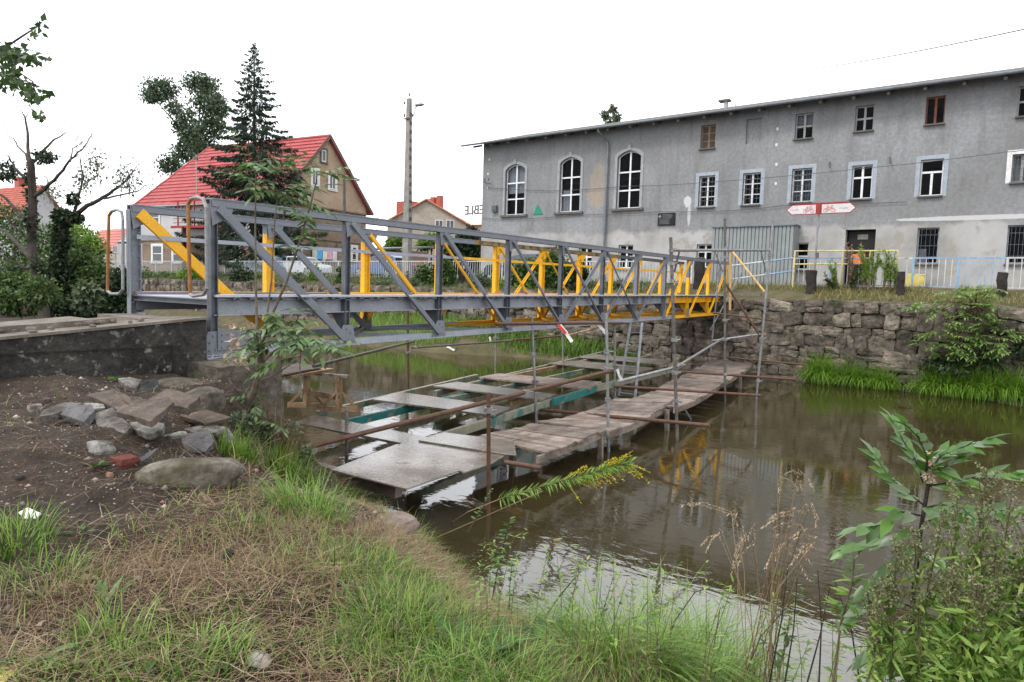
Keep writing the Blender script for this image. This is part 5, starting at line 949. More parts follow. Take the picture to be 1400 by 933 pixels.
# parked cars --------------------------------------------------------
m_tyre = mat('tyre', (.012, .012, .012), (.02, .02, .02), 5, .8); m_rim = mat('rim', (.35, .35, .36), (.5, .5, .5), 5, .3, metal=.7); m_cglass = mat('car_glass', (.01, .012, .014), (.02, .022, .024), 3, .05, spec=.7); m_lampr = mat('tail_lamp', (.3, .01, .01), (.35, .015, .015), 3, .2); m_lampw = mat('head_lamp', (.5, .5, .5), (.6, .6, .6), 3, .15)
def car(label, x, y, m, L_=4.2, flip=1):
    t = thing('parked_car', label, 'car', (x, y, .43), 'cars parked along the far street'); z = .43; W_ = .84
    pf = [(-.5, .30), (-.495, .62), (-.46, .80), (-.22, .92), (-.02, .95), (.38, .95), (.485, .90), (.5, .62), (.49, .30)]; gh = [(-.24, .92), (-.09, 1.36), (.02, 1.44), (.30, 1.44), (.42, 1.30), (.475, .94)]
    mb = MB(); n = len(pf)
    secs = [(-W_, .0), (-W_*.94, .03), (W_*.94, .03), (W_, .0)]
    def P3(u, v, w): return (x+flip*u*L_, y+w, z+v)
    vs = []
    for w, gr in ((-W_, 0), (-W_*.90, .05), (W_*.90, .05), (W_, 0)): vs += [P3(u*(1.0 if gr else .985), v+(gr*.5 if v > .7 else -0*gr), w) for u, v in pf]
    fs = [tuple(range(n)), tuple(range(3*n, 4*n))[::-1]]+[(j*n+i, j*n+(i+1) % n, (j+1)*n+(i+1) % n, (j+1)*n+i) for j in range(3) for i in range(n)]
    mb.add(vs, fs); k = len(gh); vs = []
    for w, ins in ((-W_*.93, 0), (-W_*.74, 1), (W_*.74, 1), (W_*.93, 0)): pass
    top = lambda v: 1-(.22*(v-.92)/.52)
    vs = [P3(u, v, -W_*.95*top(v)) for u, v in gh]+[P3(u, v, W_*.95*top(v)) for u, v in gh]; mb.add(vs, [tuple(range(k)), tuple(range(k, 2*k))[::-1]]+[(i, i+k, (i+1) % k+k, (i+1) % k) for i in range(k)])
    b = mb.build('body', m, t, bevel=.03)
    for s_ in (-1, 1):
        for u0, u1, u2, u3 in ((-.16, -.075, .08, .08), (.10, .10, .27, .27), (.29, .29, .385, .43)):
            lo_, hi_ = .97, 1.36; q_ = [P3(u0, lo_, s_*W_*(.955*top(lo_)+.006)), P3(u3 if u3 != u2 else u2, lo_, s_*W_*(.955*top(lo_)+.006)), P3(u2, hi_, s_*W_*(.955*top(hi_)+.006)), P3(u1, hi_, s_*W_*(.955*top(hi_)+.006))]
            MB().slab(q_, .01, (0, s_, 0)).build('side_window', m_cglass, b)
        MB().box(P3(-.13, .98, s_*(W_+.08)), (.16, .14, .11)).build('mirror', m, b)
    for u0, v0, u1, v1, nm in ((-.235, .95, -.105, 1.33, 'windscreen'), (.468, .98, .425, 1.28, 'rear_window')): MB().add([P3(u0-.004*(1 if u0 < 0 else -1), v0, -W_*.8), P3(u0-.004*(1 if u0 < 0 else -1), v0, W_*.8), P3(u1-.004*(1 if u0 < 0 else -1), v1, W_*.68), P3(u1-.004*(1 if u0 < 0 else -1), v1, -W_*.68)], [(0, 1, 2, 3)]).build(nm, m_cglass, b)
    for s_ in (-1, 1):
        MB().box(P3(-.478, .70, s_*W_*.8), (.14, .26, .14)).build('headlight', m_lampw, b); MB().box(P3(.488, .78, s_*W_*.85), (.10, .16, .24)).build('tail_light', m_lampr, b)
        for u in (-.32, .31):
            c = V3(P3(u, .31, s_*(W_-.10))); w_ = MB().disc(c, (0, 1, 0), .315, .22, 24).build('wheel', m_tyre, t); rm = MB(); rm.tube([c+Vector((.19*math.cos(a), s_*.12, .19*math.sin(a))) for a in np.linspace(0, 2*math.pi, 21)], .02, 5); rm.disc(c+Vector((0, s_*.115, 0)), (0, 1, 0), .055, .03, 10)
            for i in range(5): a = i*2*math.pi/5; rm.beam(c+Vector((0, s_*.12, 0)), c+Vector((.19*math.cos(a), s_*.12, .19*math.sin(a))), .05, .02, up=(0, 1, 0))
            rm.build('rim', m_rim, w_)
    return t
car('dark navy car parked behind the fence at the left corner of the grey building', P(712, 365, Y=30).x, 30.4, mat('navy_car_paint', (.012, .018, .05), (.016, .024, .06), 1, .25, spec=.6), 4.5)
car('silver-blue car parked behind the fence in front of the banded gable', P(363, 365, Y=29.7).x, 29.9, mat('silver_blue_car_paint', (.13, .22, .34), (.16, .26, .38), 1, .25, spec=.6), 4.3)
car('pale car with dark windows next to the silver-blue one', P(415, 365, Y=30.5).x, 30.6, mat('pale_car_paint', (.42, .45, .48), (.46, .49, .52), 1, .25, spec=.6), 4.1, -1)
car('blue van-like car behind the fence beside the brick shed', P(520, 372, Y=30.2).x, 30.4, mat('blue_car_paint', (.03, .07, .17), (.04, .09, .2), 1, .3, spec=.6), 4.2)

# ================================================================== trees
m_bark = mat('bark', (.022, .018, .015), (.06, .048, .04), 6, .95, .8, 25, stretch=(1, 1, .4), bdist=.03); m_barkg = mat('bark_light', (.12, .10, .08), (.22, .19, .16), 6, .9, .5, 25, stretch=(1, 1, .4)); m_twig = mat('twig', (.07, .055, .03), (.13, .10, .06), 6, .8)
m_spruce = leafmat('spruce_needles', [(.007, .018, .010), (.017, .038, .018), (.034, .062, .028)], .7, .1); m_poplar = leafmat('poplar_leaf', [(.016, .036, .014), (.045, .08, .035), (.10, .14, .075)], .5, .25)
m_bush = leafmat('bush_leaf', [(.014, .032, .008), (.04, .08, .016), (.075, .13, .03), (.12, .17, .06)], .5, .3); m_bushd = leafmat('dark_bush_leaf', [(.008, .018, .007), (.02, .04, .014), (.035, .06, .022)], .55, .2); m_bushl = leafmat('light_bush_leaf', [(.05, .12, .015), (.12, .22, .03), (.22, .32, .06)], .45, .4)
m_sil = leafmat('silver_leaf', [(.05, .08, .035), (.10, .13, .07), (.18, .20, .13)], .5, .3)
def limb(mb, p, d, L_, r, lv, tips, bend=.25, split=3, up=.15, taper=.6, lean=0.):
    pts = [p]; rr = [r]; n = 6 if lv else 4; d = d.normalized()
    for i in range(n): d = (d+Vector((random.uniform(-bend, bend), random.uniform(-bend, bend), random.uniform(-bend, bend)+up*.3))).normalized(); pts.append(pts[-1]+d*L_/n); rr.append(r*(1-(1-taper)*(i+1)/n))
    if lv == 0: rr[-1] = r*.25
    mb.tube(pts, rr, 7 if r > .04 else 4)
    if lv == 0: tips.append(pts[-1]); tips.append(pts[-2]); return
    for k in range(split):
        i = random.randint(2, n); b = pts[i]; a = random.uniform(0, 6.28); side = Vector((math.cos(a), math.sin(a), random.uniform(0, .7))); nd = (d*.8+side*.75); limb(mb, b, nd, L_*random.uniform(.55, .8), rr[i]*.62, lv-1, tips, bend, split, up, taper)
    limb(mb, pts[-1], d, L_*.7, rr[-1], lv-1, tips, bend, split, up, taper)
# spruce in front of the red-roofed house
sb = P(347, 384, Y=28.9+1.2); H_ = P(347, 58, Y=30.1).z-.4; sp_ = thing('spruce_tree', 'tall dark spruce standing in front of the red tiled roof', 'tree', (sb.x, 30.1, .4)); X0, Y0 = sb.x, 30.1
MB().tube([(X0, Y0, .2), (X0+.05, Y0, H_*.5), (X0, Y0, H_+.3)], [.26, .16, .02], 9).build('trunk', m_bark, sp_)
bm_ = MB(); pos = []; ax = []; nb = 250
for i in range(nb):
    u = (i+.5)/nb; z = 1.5+(H_-1.5)*u**.9; Rm = (5.3*(1-u)**.9+.12)*random.choice((.55, .8, 1, 1.1, 1.2))*random.uniform(.85, 1.05); a = i*2.399+random.uniform(-.3, .3); dx, dy = math.cos(a), math.sin(a); pts = []
    for k in range(7): t = k/6; pts.append(Vector((X0+dx*Rm*t, Y0+dy*Rm*t, z+.4-Rm*.55*t+Rm*.30*t*t*t)))
    bm_.tube(pts, .035*(1-u*.6), 4, .006)
    m_ = int(20+Rm*38)
    for j in range(m_):
        t = random.uniform(.12, 1.0)**.8; k = min(int(t*6), 5); p = pts[k].lerp(pts[k+1], t*6-k); s_ = random.choice((-1, 1)); wd = .42*(1.1-t)*random.random()*min(1, Rm/2); sd_ = Vector((-dy, dx, 0))*s_
        pos.append(p+sd_*wd-UPV*random.uniform(0, .30)*(1.2-t)); ax.append(Vector((dx, dy, 0))*.5+sd_*.6*random.random()-UPV*random.uniform(.2, 1.0))
bm_.build('branches', m_bark, sp_); pos = np.array(pos); ax = np.array(ax); v, f = leafverts(pos, ax, rdir(len(pos), .5), rng.uniform(.22, .5, len(pos))*np.clip(1.15-(pos[:, 2]/H_)**2, .25, 1), rng.uniform(.06, .13, len(pos))); link('crown', v, f, m_spruce, sp_)
def tree(name, label, base, trunk_top, r, cs, n, L_, W_, m, bark=m_bark, shell=.45, group=None, limbs=4):
    t = thing(name, label, 'tree', base, group); base = V3(base); tt = V3(trunk_top); mb = MB(); mb.tube([base-UPV*.2, base.lerp(tt, .5)+Vector((random.uniform(-.1, .1), 0, 0)), tt], r, 8, r*.45)
    for c in cs[:14]: e = Vector(c[:3]); s0 = base.lerp(tt, random.uniform(.8, 1)); mb.tube([s0, s0.lerp(e, .5)+Vector((0, 0, .2)), e], r*.35, 5, r*.08)
    mb.build('trunk', bark, t); blobs(cs, n, L_, W_, 'crown', m, t, shell=shell); return t
def B(px, py, Y, rx, rz, ry=None): q = P(px, py, Y=Y); s_ = math.hypot(q.x, q.y)*.92/933; return (q.x, q.y, q.z, rx*s_, (ry or rx)*s_, rz*s_)
Yt = 46; q = P(268, 380, Y=Yt)
tree('poplar_tree', 'tall broadleaf tree with two rounded tops rising behind the red roof', (q.x, Yt, .4), P(270, 180, Y=Yt), .5, [B(222, 122, Yt, 26, 17), B(208, 132, Yt, 16, 11), B(275, 115, Yt, 26, 16), B(285, 140, Yt, 26, 24), B(258, 165, Yt, 13, 22), B(238, 148, Yt, 13, 12), B(246, 170, Yt, 12, 14), B(288, 175, Yt, 24, 22), B(262, 188, Yt, 22, 16), B(232, 226, Yt, 18, 16), B(300, 150, Yt, 14, 22), B(252, 208, Yt, 20, 18), B(280, 205, Yt, 24, 18)], 12500, .34, .26, m_poplar, shell=.3)
Yt = 60; q = P(838, 170, Y=Yt); tree('distant_tree', 'thin leafy treetop showing above the roof of the grey building', (q.x, Yt, .4), (q.x, Yt, q.z), .25, [B(828, 158, Yt, 7, 9), B(838, 150, Yt, 6, 10), B(844, 162, Yt, 6, 8), B(835, 168, Yt, 9, 8)], 620, .34, .2, m_sil, shell=.1)
Yt = 52
for (label, m, cs, n) in (('dark dense conifer between the orange-roofed house and the grey building', m_bushd, [B(640, 330, Yt, 22, 14), B(632, 345, Yt, 22, 16), B(648, 350, Yt, 18, 26), B(625, 362, Yt, 20, 14), B(645, 318, Yt, 10, 8)], 5200),):
    q = P(640, 385, Y=Yt); tree('dark_tree', label, (q.x, Yt, .4), P(640, 335, Y=Yt), .25, cs, n, .38, .24, m, shell=.4)
Yt = 50; q = P(545, 385, Y=Yt); tree('young_tree', 'light green young tree in front of the beige gable, left of the utility pole', (q.x, Yt, .4), P(546, 335, Y=Yt), .12, [B(545, 330, Yt, 16, 9), B(535, 338, Yt, 12, 8)], 1500, .32, .2, m_bushl, shell=.3)
q = P(590, 385, Y=Yt); tree('young_tree', 'light green young tree in front of the beige gable, right of the utility pole', (q.x, Yt, .4), P(590, 335, Y=Yt), .12, [B(592, 328, Yt, 18, 10), B(580, 336, Yt, 14, 8), B(606, 336, Yt, 14, 10)], 1700, .32, .2, m_bushl, shell=.3)
# far wood on the horizon
cs = []
for i in range(60): x = -420+i*9.; cs.append((x, 210+40*math.sin(i*1.3), 4+2*random.random(), 9, 6, 5+3*random.random()))
o = blobs(cs, 9000, 2.2, 1.6, 'distant_wood', m_bushd, shell=.5, org=(-150, 210, 0)); tag(o, 'low dark line of distant woodland', 'woodland', kind='stuff')
# bare tree and ivy-clad tree on the left bank
def bark_path(mb, pts, Y, r0, r1, n=8, jit=.0, dy=0):
    w_ = []
    for i, (a, b_) in enumerate(pts): w_.append(P(a, b_, Y=Y+dy*i/(len(pts)-1)))
    fine = []
    for p, q in zip(w_, w_[1:]):
        for k in range(3): fine.append(p.lerp(q, k/3)+Vector((random.uniform(-jit, jit), random.uniform(-jit, jit), random.uniform(-jit, jit))))
    fine.append(w_[-1]); fine[0] = w_[0]; mb.tube(fine, r0, n, r1); return fine
YD = 6.6; bt = thing('bare_tree', 'dying tree with bare forked limbs above the bushes at the left', 'tree', P(62, 435, Y=YD)); mb = MB()
bark_path(mb, [(62, 440), (50, 375), (42, 330), (44, 280), (43, 235), (42, 218)], YD, .13, .075, 9, .015)
tr_ = [([(42, 222), (38, 190), (36, 160), (27, 150)], .08, .015), ([(42, 225), (60, 205), (75, 190), (90, 181)], .07, .02), ([(42, 225), (30, 205), (18, 190), (6, 182)], .05, .012), ([(43, 272), (60, 258), (80, 240), (96, 220), (112, 205), (128, 180)], .09, .012), ([(96, 221), (100, 205), (118, 190)], .035, .01), ([(40, 250), (28, 238), (18, 225), (10, 212)], .09, .02), ([(40, 305), (25, 290), (10, 272), (-8, 262)], .10, .04), ([(42, 352), (25, 335), (8, 318), (-12, 305)], .10, .05), ([(45, 372), (30, 365), (12, 355), (-8, 345)], .07, .03), ([(40, 330), (22, 312), (5, 290)], .05, .02), ([(36, 160), (40, 150)], .02, .006)]
mb.build('trunk', m_bark, bt)
for pts, r0, r1 in tr_: lm = MB(); bark_path(lm, pts, YD, r0*.58, r1*.6, 7, .025, random.uniform(-.8, .8)); lm.build('limb', m_bark, bt)
tw = MB()
for pts, r0, r1 in tr_[:6]:
    for _ in range(11): i = random.randint(1, len(pts)-1); q = P(*pts[i], Y=YD)+Vector((random.uniform(-.2, .2), random.uniform(-.2, .2), random.uniform(-.2, .2))); e = q+Vector((random.uniform(-.5, .5), random.uniform(-.3, .3), random.uniform(.1, .6))); tw.tube([q, q.lerp(e, .5)+Vector((random.uniform(-.06, .06), 0, 0)), e], .006, 4, .002)
tw.build('twigs', m_bark, bt); blobs([B(43, 300, YD, 7, 34), B(40, 250, YD, 7, 22), B(52, 380, YD, 9, 30), B(8, 235, YD, 13, 12), B(62, 215, YD, 12, 8)], 1500, .09, .07, 'ivy', m_bushd, bt, shell=.5)
YI = 8.2; it = thing('ivy_clad_tree', 'leaning tree wrapped in ivy with thin leafless top branches', 'tree', P(66, 440, Y=YI)); mb = MB(); bark_path(mb, [(64, 445), (72, 405), (80, 365), (84, 330), (84, 305)], YI, .17, .12, 9, .03)
mb.build('trunk', m_bark, it)
tr2 = [([(84, 310), (100, 295), (120, 282), (142, 270), (160, 258), (178, 240), (186, 228)], .12, .012), ([(142, 272), (165, 268), (185, 262), (205, 252)], .04, .01), ([(84, 308), (80, 290), (68, 270), (64, 245), (60, 240)], .06, .012), ([(100, 298), (106, 275), (112, 255), (115, 240), (110, 215)], .07, .01), ([(115, 258), (125, 245), (135, 236)], .03, .008), ([(160, 258), (172, 255), (180, 262)], .03, .01)]
for pts, r0, r1 in tr2: lm = MB(); bark_path(lm, pts, YI, r0*.7, r1*.7, 7, .03, random.uniform(-1, 1)); lm.build('limb', m_bark, it)
tw = MB()
for pts, r0, r1 in tr2:
    for _ in range(22): i = random.randint(1, len(pts)-1); q = P(*pts[i], Y=YI)+Vector((random.uniform(-.3, .3), random.uniform(-.3, .3), random.uniform(-.2, .2))); e = q+Vector((random.uniform(-.7, .7), random.uniform(-.3, .3), random.uniform(.2, 1.0))); tw.tube([q, q.lerp(e, .5)+Vector((random.uniform(-.08, .08), 0, 0)), e], .007, 4, .002)
tw.build('twigs', m_bark, it)
blobs([B(84, 330, YI, 10, 28), B(80, 370, YI, 12, 30), B(86, 298, YI, 12, 11), B(104, 298, YI, 9, 6), B(100, 272, YI, 7, 8)], 2600, .11, .09, 'ivy', m_bushd, it, shell=.5)
blobs([B(112, 250, YI, 22, 22), B(175, 240, YI, 26, 24), B(70, 262, YI, 18, 18), B(130, 225, YI, 22, 24)], 480, .10, .06, 'sparse_leaves', m_sil, it, shell=.1)
# bushes of the left bank
def bush(label, cs, n, m, L_=.13, W_=.09, shell=.45, group='bushes on the left bank', name='bush', stems=True):
    c0 = cs[0]; base = (np.mean([c[0] for c in cs]), np.mean([c[1] for c in cs]), min(c[2]-c[5] for c in cs)); t = thing(name, label, 'bush', base, group); mb = MB()
    for c in cs: mb.tube([Vector(base)+Vector((random.uniform(-.1, .1), 0, 0)), Vector(base).lerp(Vector(c[:3]), .6)+Vector((random.uniform(-.2, .2), 0, .1)), Vector(c[:3])], .03, 5, .01)
    mb.build('stems', m_twig, t); blobs(cs, n, L_, W_, 'foliage', m, t, shell=shell); return t
bush('dark low bush filling the left edge below the bare limbs', [B(10, 390, 7.0, 36, 26), B(40, 415, 7.0, 34, 22), B(5, 425, 7, 30, 20)], 5200, m_bushd)
bush('greyish green willow-like bush at the foot of the bare tree', [B(25, 408, 5.4, 30, 18), B(55, 400, 5.4, 22, 20), B(18, 385, 5.4, 20, 14)], 3600, m_bush, .10, .05)
bush('mid green bush right of the ivy-clad tree', [B(112, 360, 9.0, 26, 22), B(135, 385, 9.0, 26, 26), B(105, 395, 9.0, 26, 30), B(95, 345, 9, 20, 18)], 6500, m_bush)
bush('dark spreading bush at the left end of the bridge', [B(140, 410, 8.4, 32, 22), B(165, 395, 8.4, 22, 22), B(165, 420, 8.4, 26, 14), B(120, 420, 8.4, 30, 16)], 6000, m_bushd)
bush('pale-leaved elder bush with large leaves in the middle of the left bushes', [B(122, 400, 7.2, 12, 10), B(118, 415, 7.2, 10, 9)], 420, m_sil, .2, .13)
bush('light green tall bush behind the bare tree', [B(20, 340, 11, 30, 26), B(60, 330, 11, 22, 24), B(10, 300, 11, 24, 22), B(75, 365, 11, 22, 26), B(30, 372, 11, 40, 20)], 6500, m_bush)
bush('loose leafy bush under the far-left roof', [B(108, 325, 14, 20, 18), B(125, 335, 14, 18, 16), B(90, 315, 14, 18, 14)], 3200, m_bushl, .16, .1)
# shrubs along the fence on top of the far wall
sh_l = [(190, 380, 30, 16, m_bush), (225, 385, 26, 15, m_bush), (262, 376, 28, 14, m_bushl), (290, 385, 20, 12, m_bush), (330, 382, 24, 20, m_bushd), (352, 388, 18, 16, m_bush), (405, 385, 16, 14, m_sil), (430, 378, 10, 20, m_bushl), (468, 380, 10, 22, m_bush), (500, 390, 22, 10, m_sil), (525, 392, 20, 9, m_sil), (580, 378, 18, 20, m_bush), (606, 370, 18, 22, m_bush), (606, 400, 22, 12, m_bushl), (655, 385, 16, 12, m_sil), (720, 372, 26, 24, m_bush), (755, 366, 30, 30, m_bush), (735, 396, 40, 16, m_bushl), (790, 375, 14, 22, m_bushd), (845, 392, 14, 8, m_sil), (565, 392, 16, 14, m_sil), (690, 395, 24, 12, m_bushl)]
desc = {'bush_leaf': 'mid green', 'light_bush_leaf': 'light green', 'dark_bush_leaf': 'dark green', 'silver_leaf': 'dull grey-green'}
for i, (px, py, rx, rz, m) in enumerate(sh_l):
    Yb = 27.0 if i % 2 else 26.6; where = ('behind the left end of the bridge' if px < 300 else 'seen through the first panels of the bridge' if px < 480 else 'left of the utility pole' if px < 556 else 'right of the utility pole' if px < 640 else 'in front of the navy car' if px < 730 else 'seen through the right panels of the bridge')
    nth = ['leftmost', 'second', 'third', 'fourth', 'fifth', 'sixth', 'seventh', 'eighth', 'ninth', 'tenth', 'eleventh', 'twelfth'][sum(1 for s_ in sorted(sh_l, key=lambda z: z[0]) if s_[4] is m and s_[0] < px)]
    bush('%s of the %s shrubs %s, from the left' % (nth, desc[m.name], 'along the street fence'), [B(px, py, Yb, rx, rz, rx*.45), B(px-rx*.5, py+rz*.4, Yb, rx*.6, rz*.6, rx*.3), B(px+rx*.5, py+rz*.3, Yb, rx*.6, rz*.7, rx*.3)], int(420+rx*rz*3.2), m, .19, .12, .3, 'shrubs along the street fence')
# ================================================================== near bank: rubble and litter
m_slab = mat('brown_paving', (.040, .030, .023), (.105, .078, .060), 5, .85, .9, 22, c3=(.17, .14, .115), s3=6, t3=(.60, .72), speck=.45); m_slabg = mat('grey_rubble', (.06, .056, .05), (.17, .16, .145), 7, .9, 1., 18, c3=(.045, .036, .028), s3=5, t3=(.50, .62), speck=.5); m_asph = mat('broken_asphalt', (.010, .0095, .010), (.034, .032, .031), 14, .9, .9, 50, c3=(.10, .095, .09), s3=22, t3=(.66, .72))
m_slabd = mat('dark_flagstone', (.06, .056, .06), (.12, .11, .112), 9, .8, .5, 60); m_lstone = mat('pale_stone', (.15, .145, .13), (.27, .26, .245), 6, .9, .8, 22, c3=(.08, .065, .05), s3=6, t3=(.50, .62), speck=.4)
def zc_(u, v): return 40+u/4.667, 500+v/4.667
def rubble(pts, lift, tilt, t, m, label, z=True):
    t *= .5
    pts = [zc_(*p) if z else p for p in pts]; cx = sum(p[0] for p in pts)/len(pts); cy = sum(p[1] for p in pts)/len(pts); g = gp(cx, cy); n = Vector((tilt[0], tilt[1], 1)).normalized(); g.z += lift
    base = [P(a, b_, pl=(g, n)) for a, b_ in pts]; fine = []
    for i in range(len(base)):
        p, q = base[i], base[(i+1) % len(base)]; fine.append(p)
        for k in (.25, .5, .75): fine.append(p.lerp(q, k)+Vector((random.uniform(-1, 1), random.uniform(-1, 1), 0))*(q-p).length*.014)
    c = sum(fine, Vector())/len(fine); k = len(fine); ring2 = [c.lerp(f_, .97)+n*.006*random.random() for f_ in fine]; inner = [c.lerp(f_, .5)+n*(.006+.012*random.random()) for f_ in fine]; low = [c.lerp(f_, random.uniform(.95, 1.01))-n*t*random.uniform(.85, 1.15) for f_ in fine]
    mb = MB(); fs = [(i, (i+1) % k, (i+1) % k+k, i+k) for i in range(k)]+[(i+k, (i+1) % k+k, (i+1) % k+2*k, i+2*k) for i in range(k)]+[tuple(range(2*k, 3*k))]+[(i+3*k, (i+1) % k+3*k, (i+1) % k, i) for i in range(k)]+[tuple(range(3*k, 4*k))[::-1]]
    mb.add(fine+ring2+inner+low, fs); return tag(mb.build('stone_slab', m), label, 'slab', 'rubble heap of slabs')
rubble([(565, 82), (640, 74), (720, 92), (680, 150), (610, 130)], .30, (.2, -.2), .09, m_slabg, 'grey slab at the very back of the rubble heap')
rubble([(615, 145), (735, 92), (820, 80), (832, 170), (745, 215)], .30, (.45, -.5), .08, m_asph, 'black broken asphalt piece tilted up at the back of the heap')
rubble([(365, 188), (540, 150), (640, 200), (660, 262), (565, 285), (460, 228)], .16, (.05, -.2), .07, m_slab, 'flat brown slab on the left back of the heap')
rubble([(590, 212), (700, 200), (745, 225), (665, 265)], .20, (.1, -.2), .05, m_slab, 'small brown slab wedged beside the asphalt piece')
rubble([(750, 222), (880, 145), (1090, 198), (1005, 272), (915, 255)], .27, (.05, -.25), .13, m_slab, 'thick brown slab on top of the heap at the right')
rubble([(548, 292), (760, 218), (925, 235), (770, 358)], .24, (-.1, -.25), .08, m_slab, 'long brown slab lying across the middle of the heap')
rubble([(942, 316), (1110, 275), (1290, 330), (1130, 372)], .10, (0, -.2), .06, m_slab, 'brown slab at the right foot of the heap near the sapling')
rubble([(60, 328), (90, 285), (230, 236), (340, 240), (170, 308)], .10, (0, -.15), .08, m_slabg, 'rough grey slab at the left end of the heap')
rubble([(168, 302), (250, 252), (400, 250), (416, 288), (350, 362)], .18, (.1, -.25), .10, m_slabd, 'dark topped slab overlapping the left grey one')
rubble([(345, 240), (470, 245), (485, 268), (415, 282)], .12, (.1, -.2), .04, m_lstone, 'pale flat chip between the left slabs')
rubble([(400, 312), (530, 266), (585, 330), (655, 388), (610, 432), (440, 392)], .12, (.15, -.3), .13, m_slabg, 'lumpy grey concrete lump at the front of the heap')
rubble([(640, 362), (800, 350), (862, 372), (850, 412), (760, 442), (660, 402)], .05, (0, -.2), .08, m_slabg, 'low rough concrete piece right of the lumpy one')
rubble([(955, 412), (1130, 374), (1255, 392), (1185, 432), (1010, 442)], .13, (0, -.3), .05, m_lstone, 'pale slab behind the dark upright one')
rubble([(868, 446), (1000, 420), (1010, 440), (905, 452)], .08, (0, -.2), .04, m_lstone, 'pale chip at the left corner of the dark upright slab')
rubble([(905, 446), (1150, 416), (1178, 485), (1120, 555), (945, 560)], .14, (.35, -.9), .07, m_slabd, 'dark grey slab tilted up to face the viewer')
rubble([(1185, 445), (1265, 392), (1312, 462), (1250, 502)], .12, (.1, -.5), .05, m_lstone, 'small pale slab right of the dark upright one')
rubble([(1310, 515), (1385, 485), (1410, 600), (1330, 615)], .10, (0, -.4), .06, m_slabg, 'mossy grey slab in the grass at the right')
rubble([(590, 662), (690, 590), (830, 520), (760, 590), (650, 655)], .06, (.5, -.7), .02, m_slabd, 'thin slate sliver standing on edge')
def stone_thing(px, py, wpx, hpx, m, label, name='stone', cat='stone', grp=None, n=6, k=.7, rz=0, emb=.35, asp=1., sub=None):
    g = gp(px, py+hpx*.4); dist = (ray(px, py)@CM[2])/np.linalg.norm(ray(px, py)); s_ = Vector(g).length*.93/933; w_, h_ = wpx*s_, hpx*s_
    return tag(MB().stone((g.x, g.y, g.z+h_*(.5-emb)), (w_, w_*asp, h_*1.2), Matrix.Rotation(rz, 3, 'Z'), n=n, k=k, jit=.05).build(name, m, smooth=n > 6), label, cat, grp)
def long_stone(pts, r, m, label):
    W_ = [gp(a, b_)+Vector((0, 0, z)) for a, b_, z in pts]; mb = MB(); n = 10; vs = []; fine = []
    for p, q in zip(W_, W_[1:]): fine += [p.lerp(q, k/4) for k in range(4)]
    fine.append(W_[-1]); rr = [r*(.55+.45*math.sin(math.pi*min(1, (i+.8)/5*.5)))*random.uniform(.94, 1.05)*(1-.35*i/len(fine)) for i in range(len(fine))]; rr[0] = r*.35; rr[-1] = r*.3
    mb.tube(fine, rr, 12); return tag(mb.build('stone', m, smooth=True), label, 'stone')
stone_thing(262, 646, 118, 34, mat('boulder', (.075, .065, .05), (.19, .17, .14), 4, .9, .9, 14, c3=(.06, .05, .03), s3=3, t3=(.48, .62), speck=.4), 'long rounded boulder lying at the front right of the rubble', n=12, k=.72, asp=.33, rz=1.05, emb=.25)
stone_thing(276, 548, 44, 40, m_granite, 'brown boulder leaning on the granite block behind the heap', asp=1.2)
stone_thing(245, 523, 46, 12, m_granite, 'flat grey stone half buried behind the brown slabs')
stone_thing(138, 611, 25, 17, m_lstone, 'small pale triangular stone alone on the bare earth', n=4, k=.5)
stone_thing(48, 558, 14, 10, m_lstone, 'fist sized pale stone at the far left tip of the heap', n=4, k=.5)
stone_thing(63, 547, 9, 6, m_slabg, 'small grey pebble left of the heap', n=4)
stone_thing(150, 649, 8, 7, mat('pinkish_pebble', (.16, .085, .06), (.22, .12, .085), 5, .9), 'small orange-brown pebble on the bare earth', n=4)
stone_thing(170, 629, 26, 11, mat('dirty_brick', (.06, .018, .013), (.13, .035, .025), 8, .9, .6, 30), 'broken piece of red brick beside the long boulder', 'brick', 'brick', n=4, k=.3, rz=.2)
stone_thing(540, 713, 58, 20, mat('flat_brown_stone', (.12, .09, .075), (.20, .16, .135), 6, .9, .4, 30), 'flat brownish stone in the grass at the water edge', asp=.9)
stone_thing(27, 652, 9, 6, m_black, 'small black clod on the bare earth', 'clod', 'clod', n=4)
g = gp(40, 704); mb = MB(); mb.slab([P(a, b_, pl=(g+Vector((0, 0, .02)), (.1, -.3, 1))) for a, b_ in ((25, 701), (38, 694), (56, 702), (49, 708), (28, 708))], .008, (0, 0, 1)); tag(mb.build('paper_scrap', m_white), 'crumpled white paper scrap on the bare earth at the left', 'paper')
s_ = stone_thing(353, 897, 30, 14, mat('dirty_plastic', (.20, .18, .165), (.34, .32, .30), 8, .35, .8, 20, c3=(.10, .08, .06), s3=16, t3=(.5, .65)), 'crushed dirty white plastic cup in the foreground grass', 'plastic_cup', 'litter', n=10, k=.9, asp=.8, emb=.55)
g = gp(308, 775); tag(MB().tube([g+Vector((0, 0, -.02)), g+Vector((.01, 0, .05)), g+Vector((.02, .02, .085))], [.024, .026, .022], 9).build('burnt_stub', m_black), 'short black burnt wooden stub standing in the straw', 'stub')
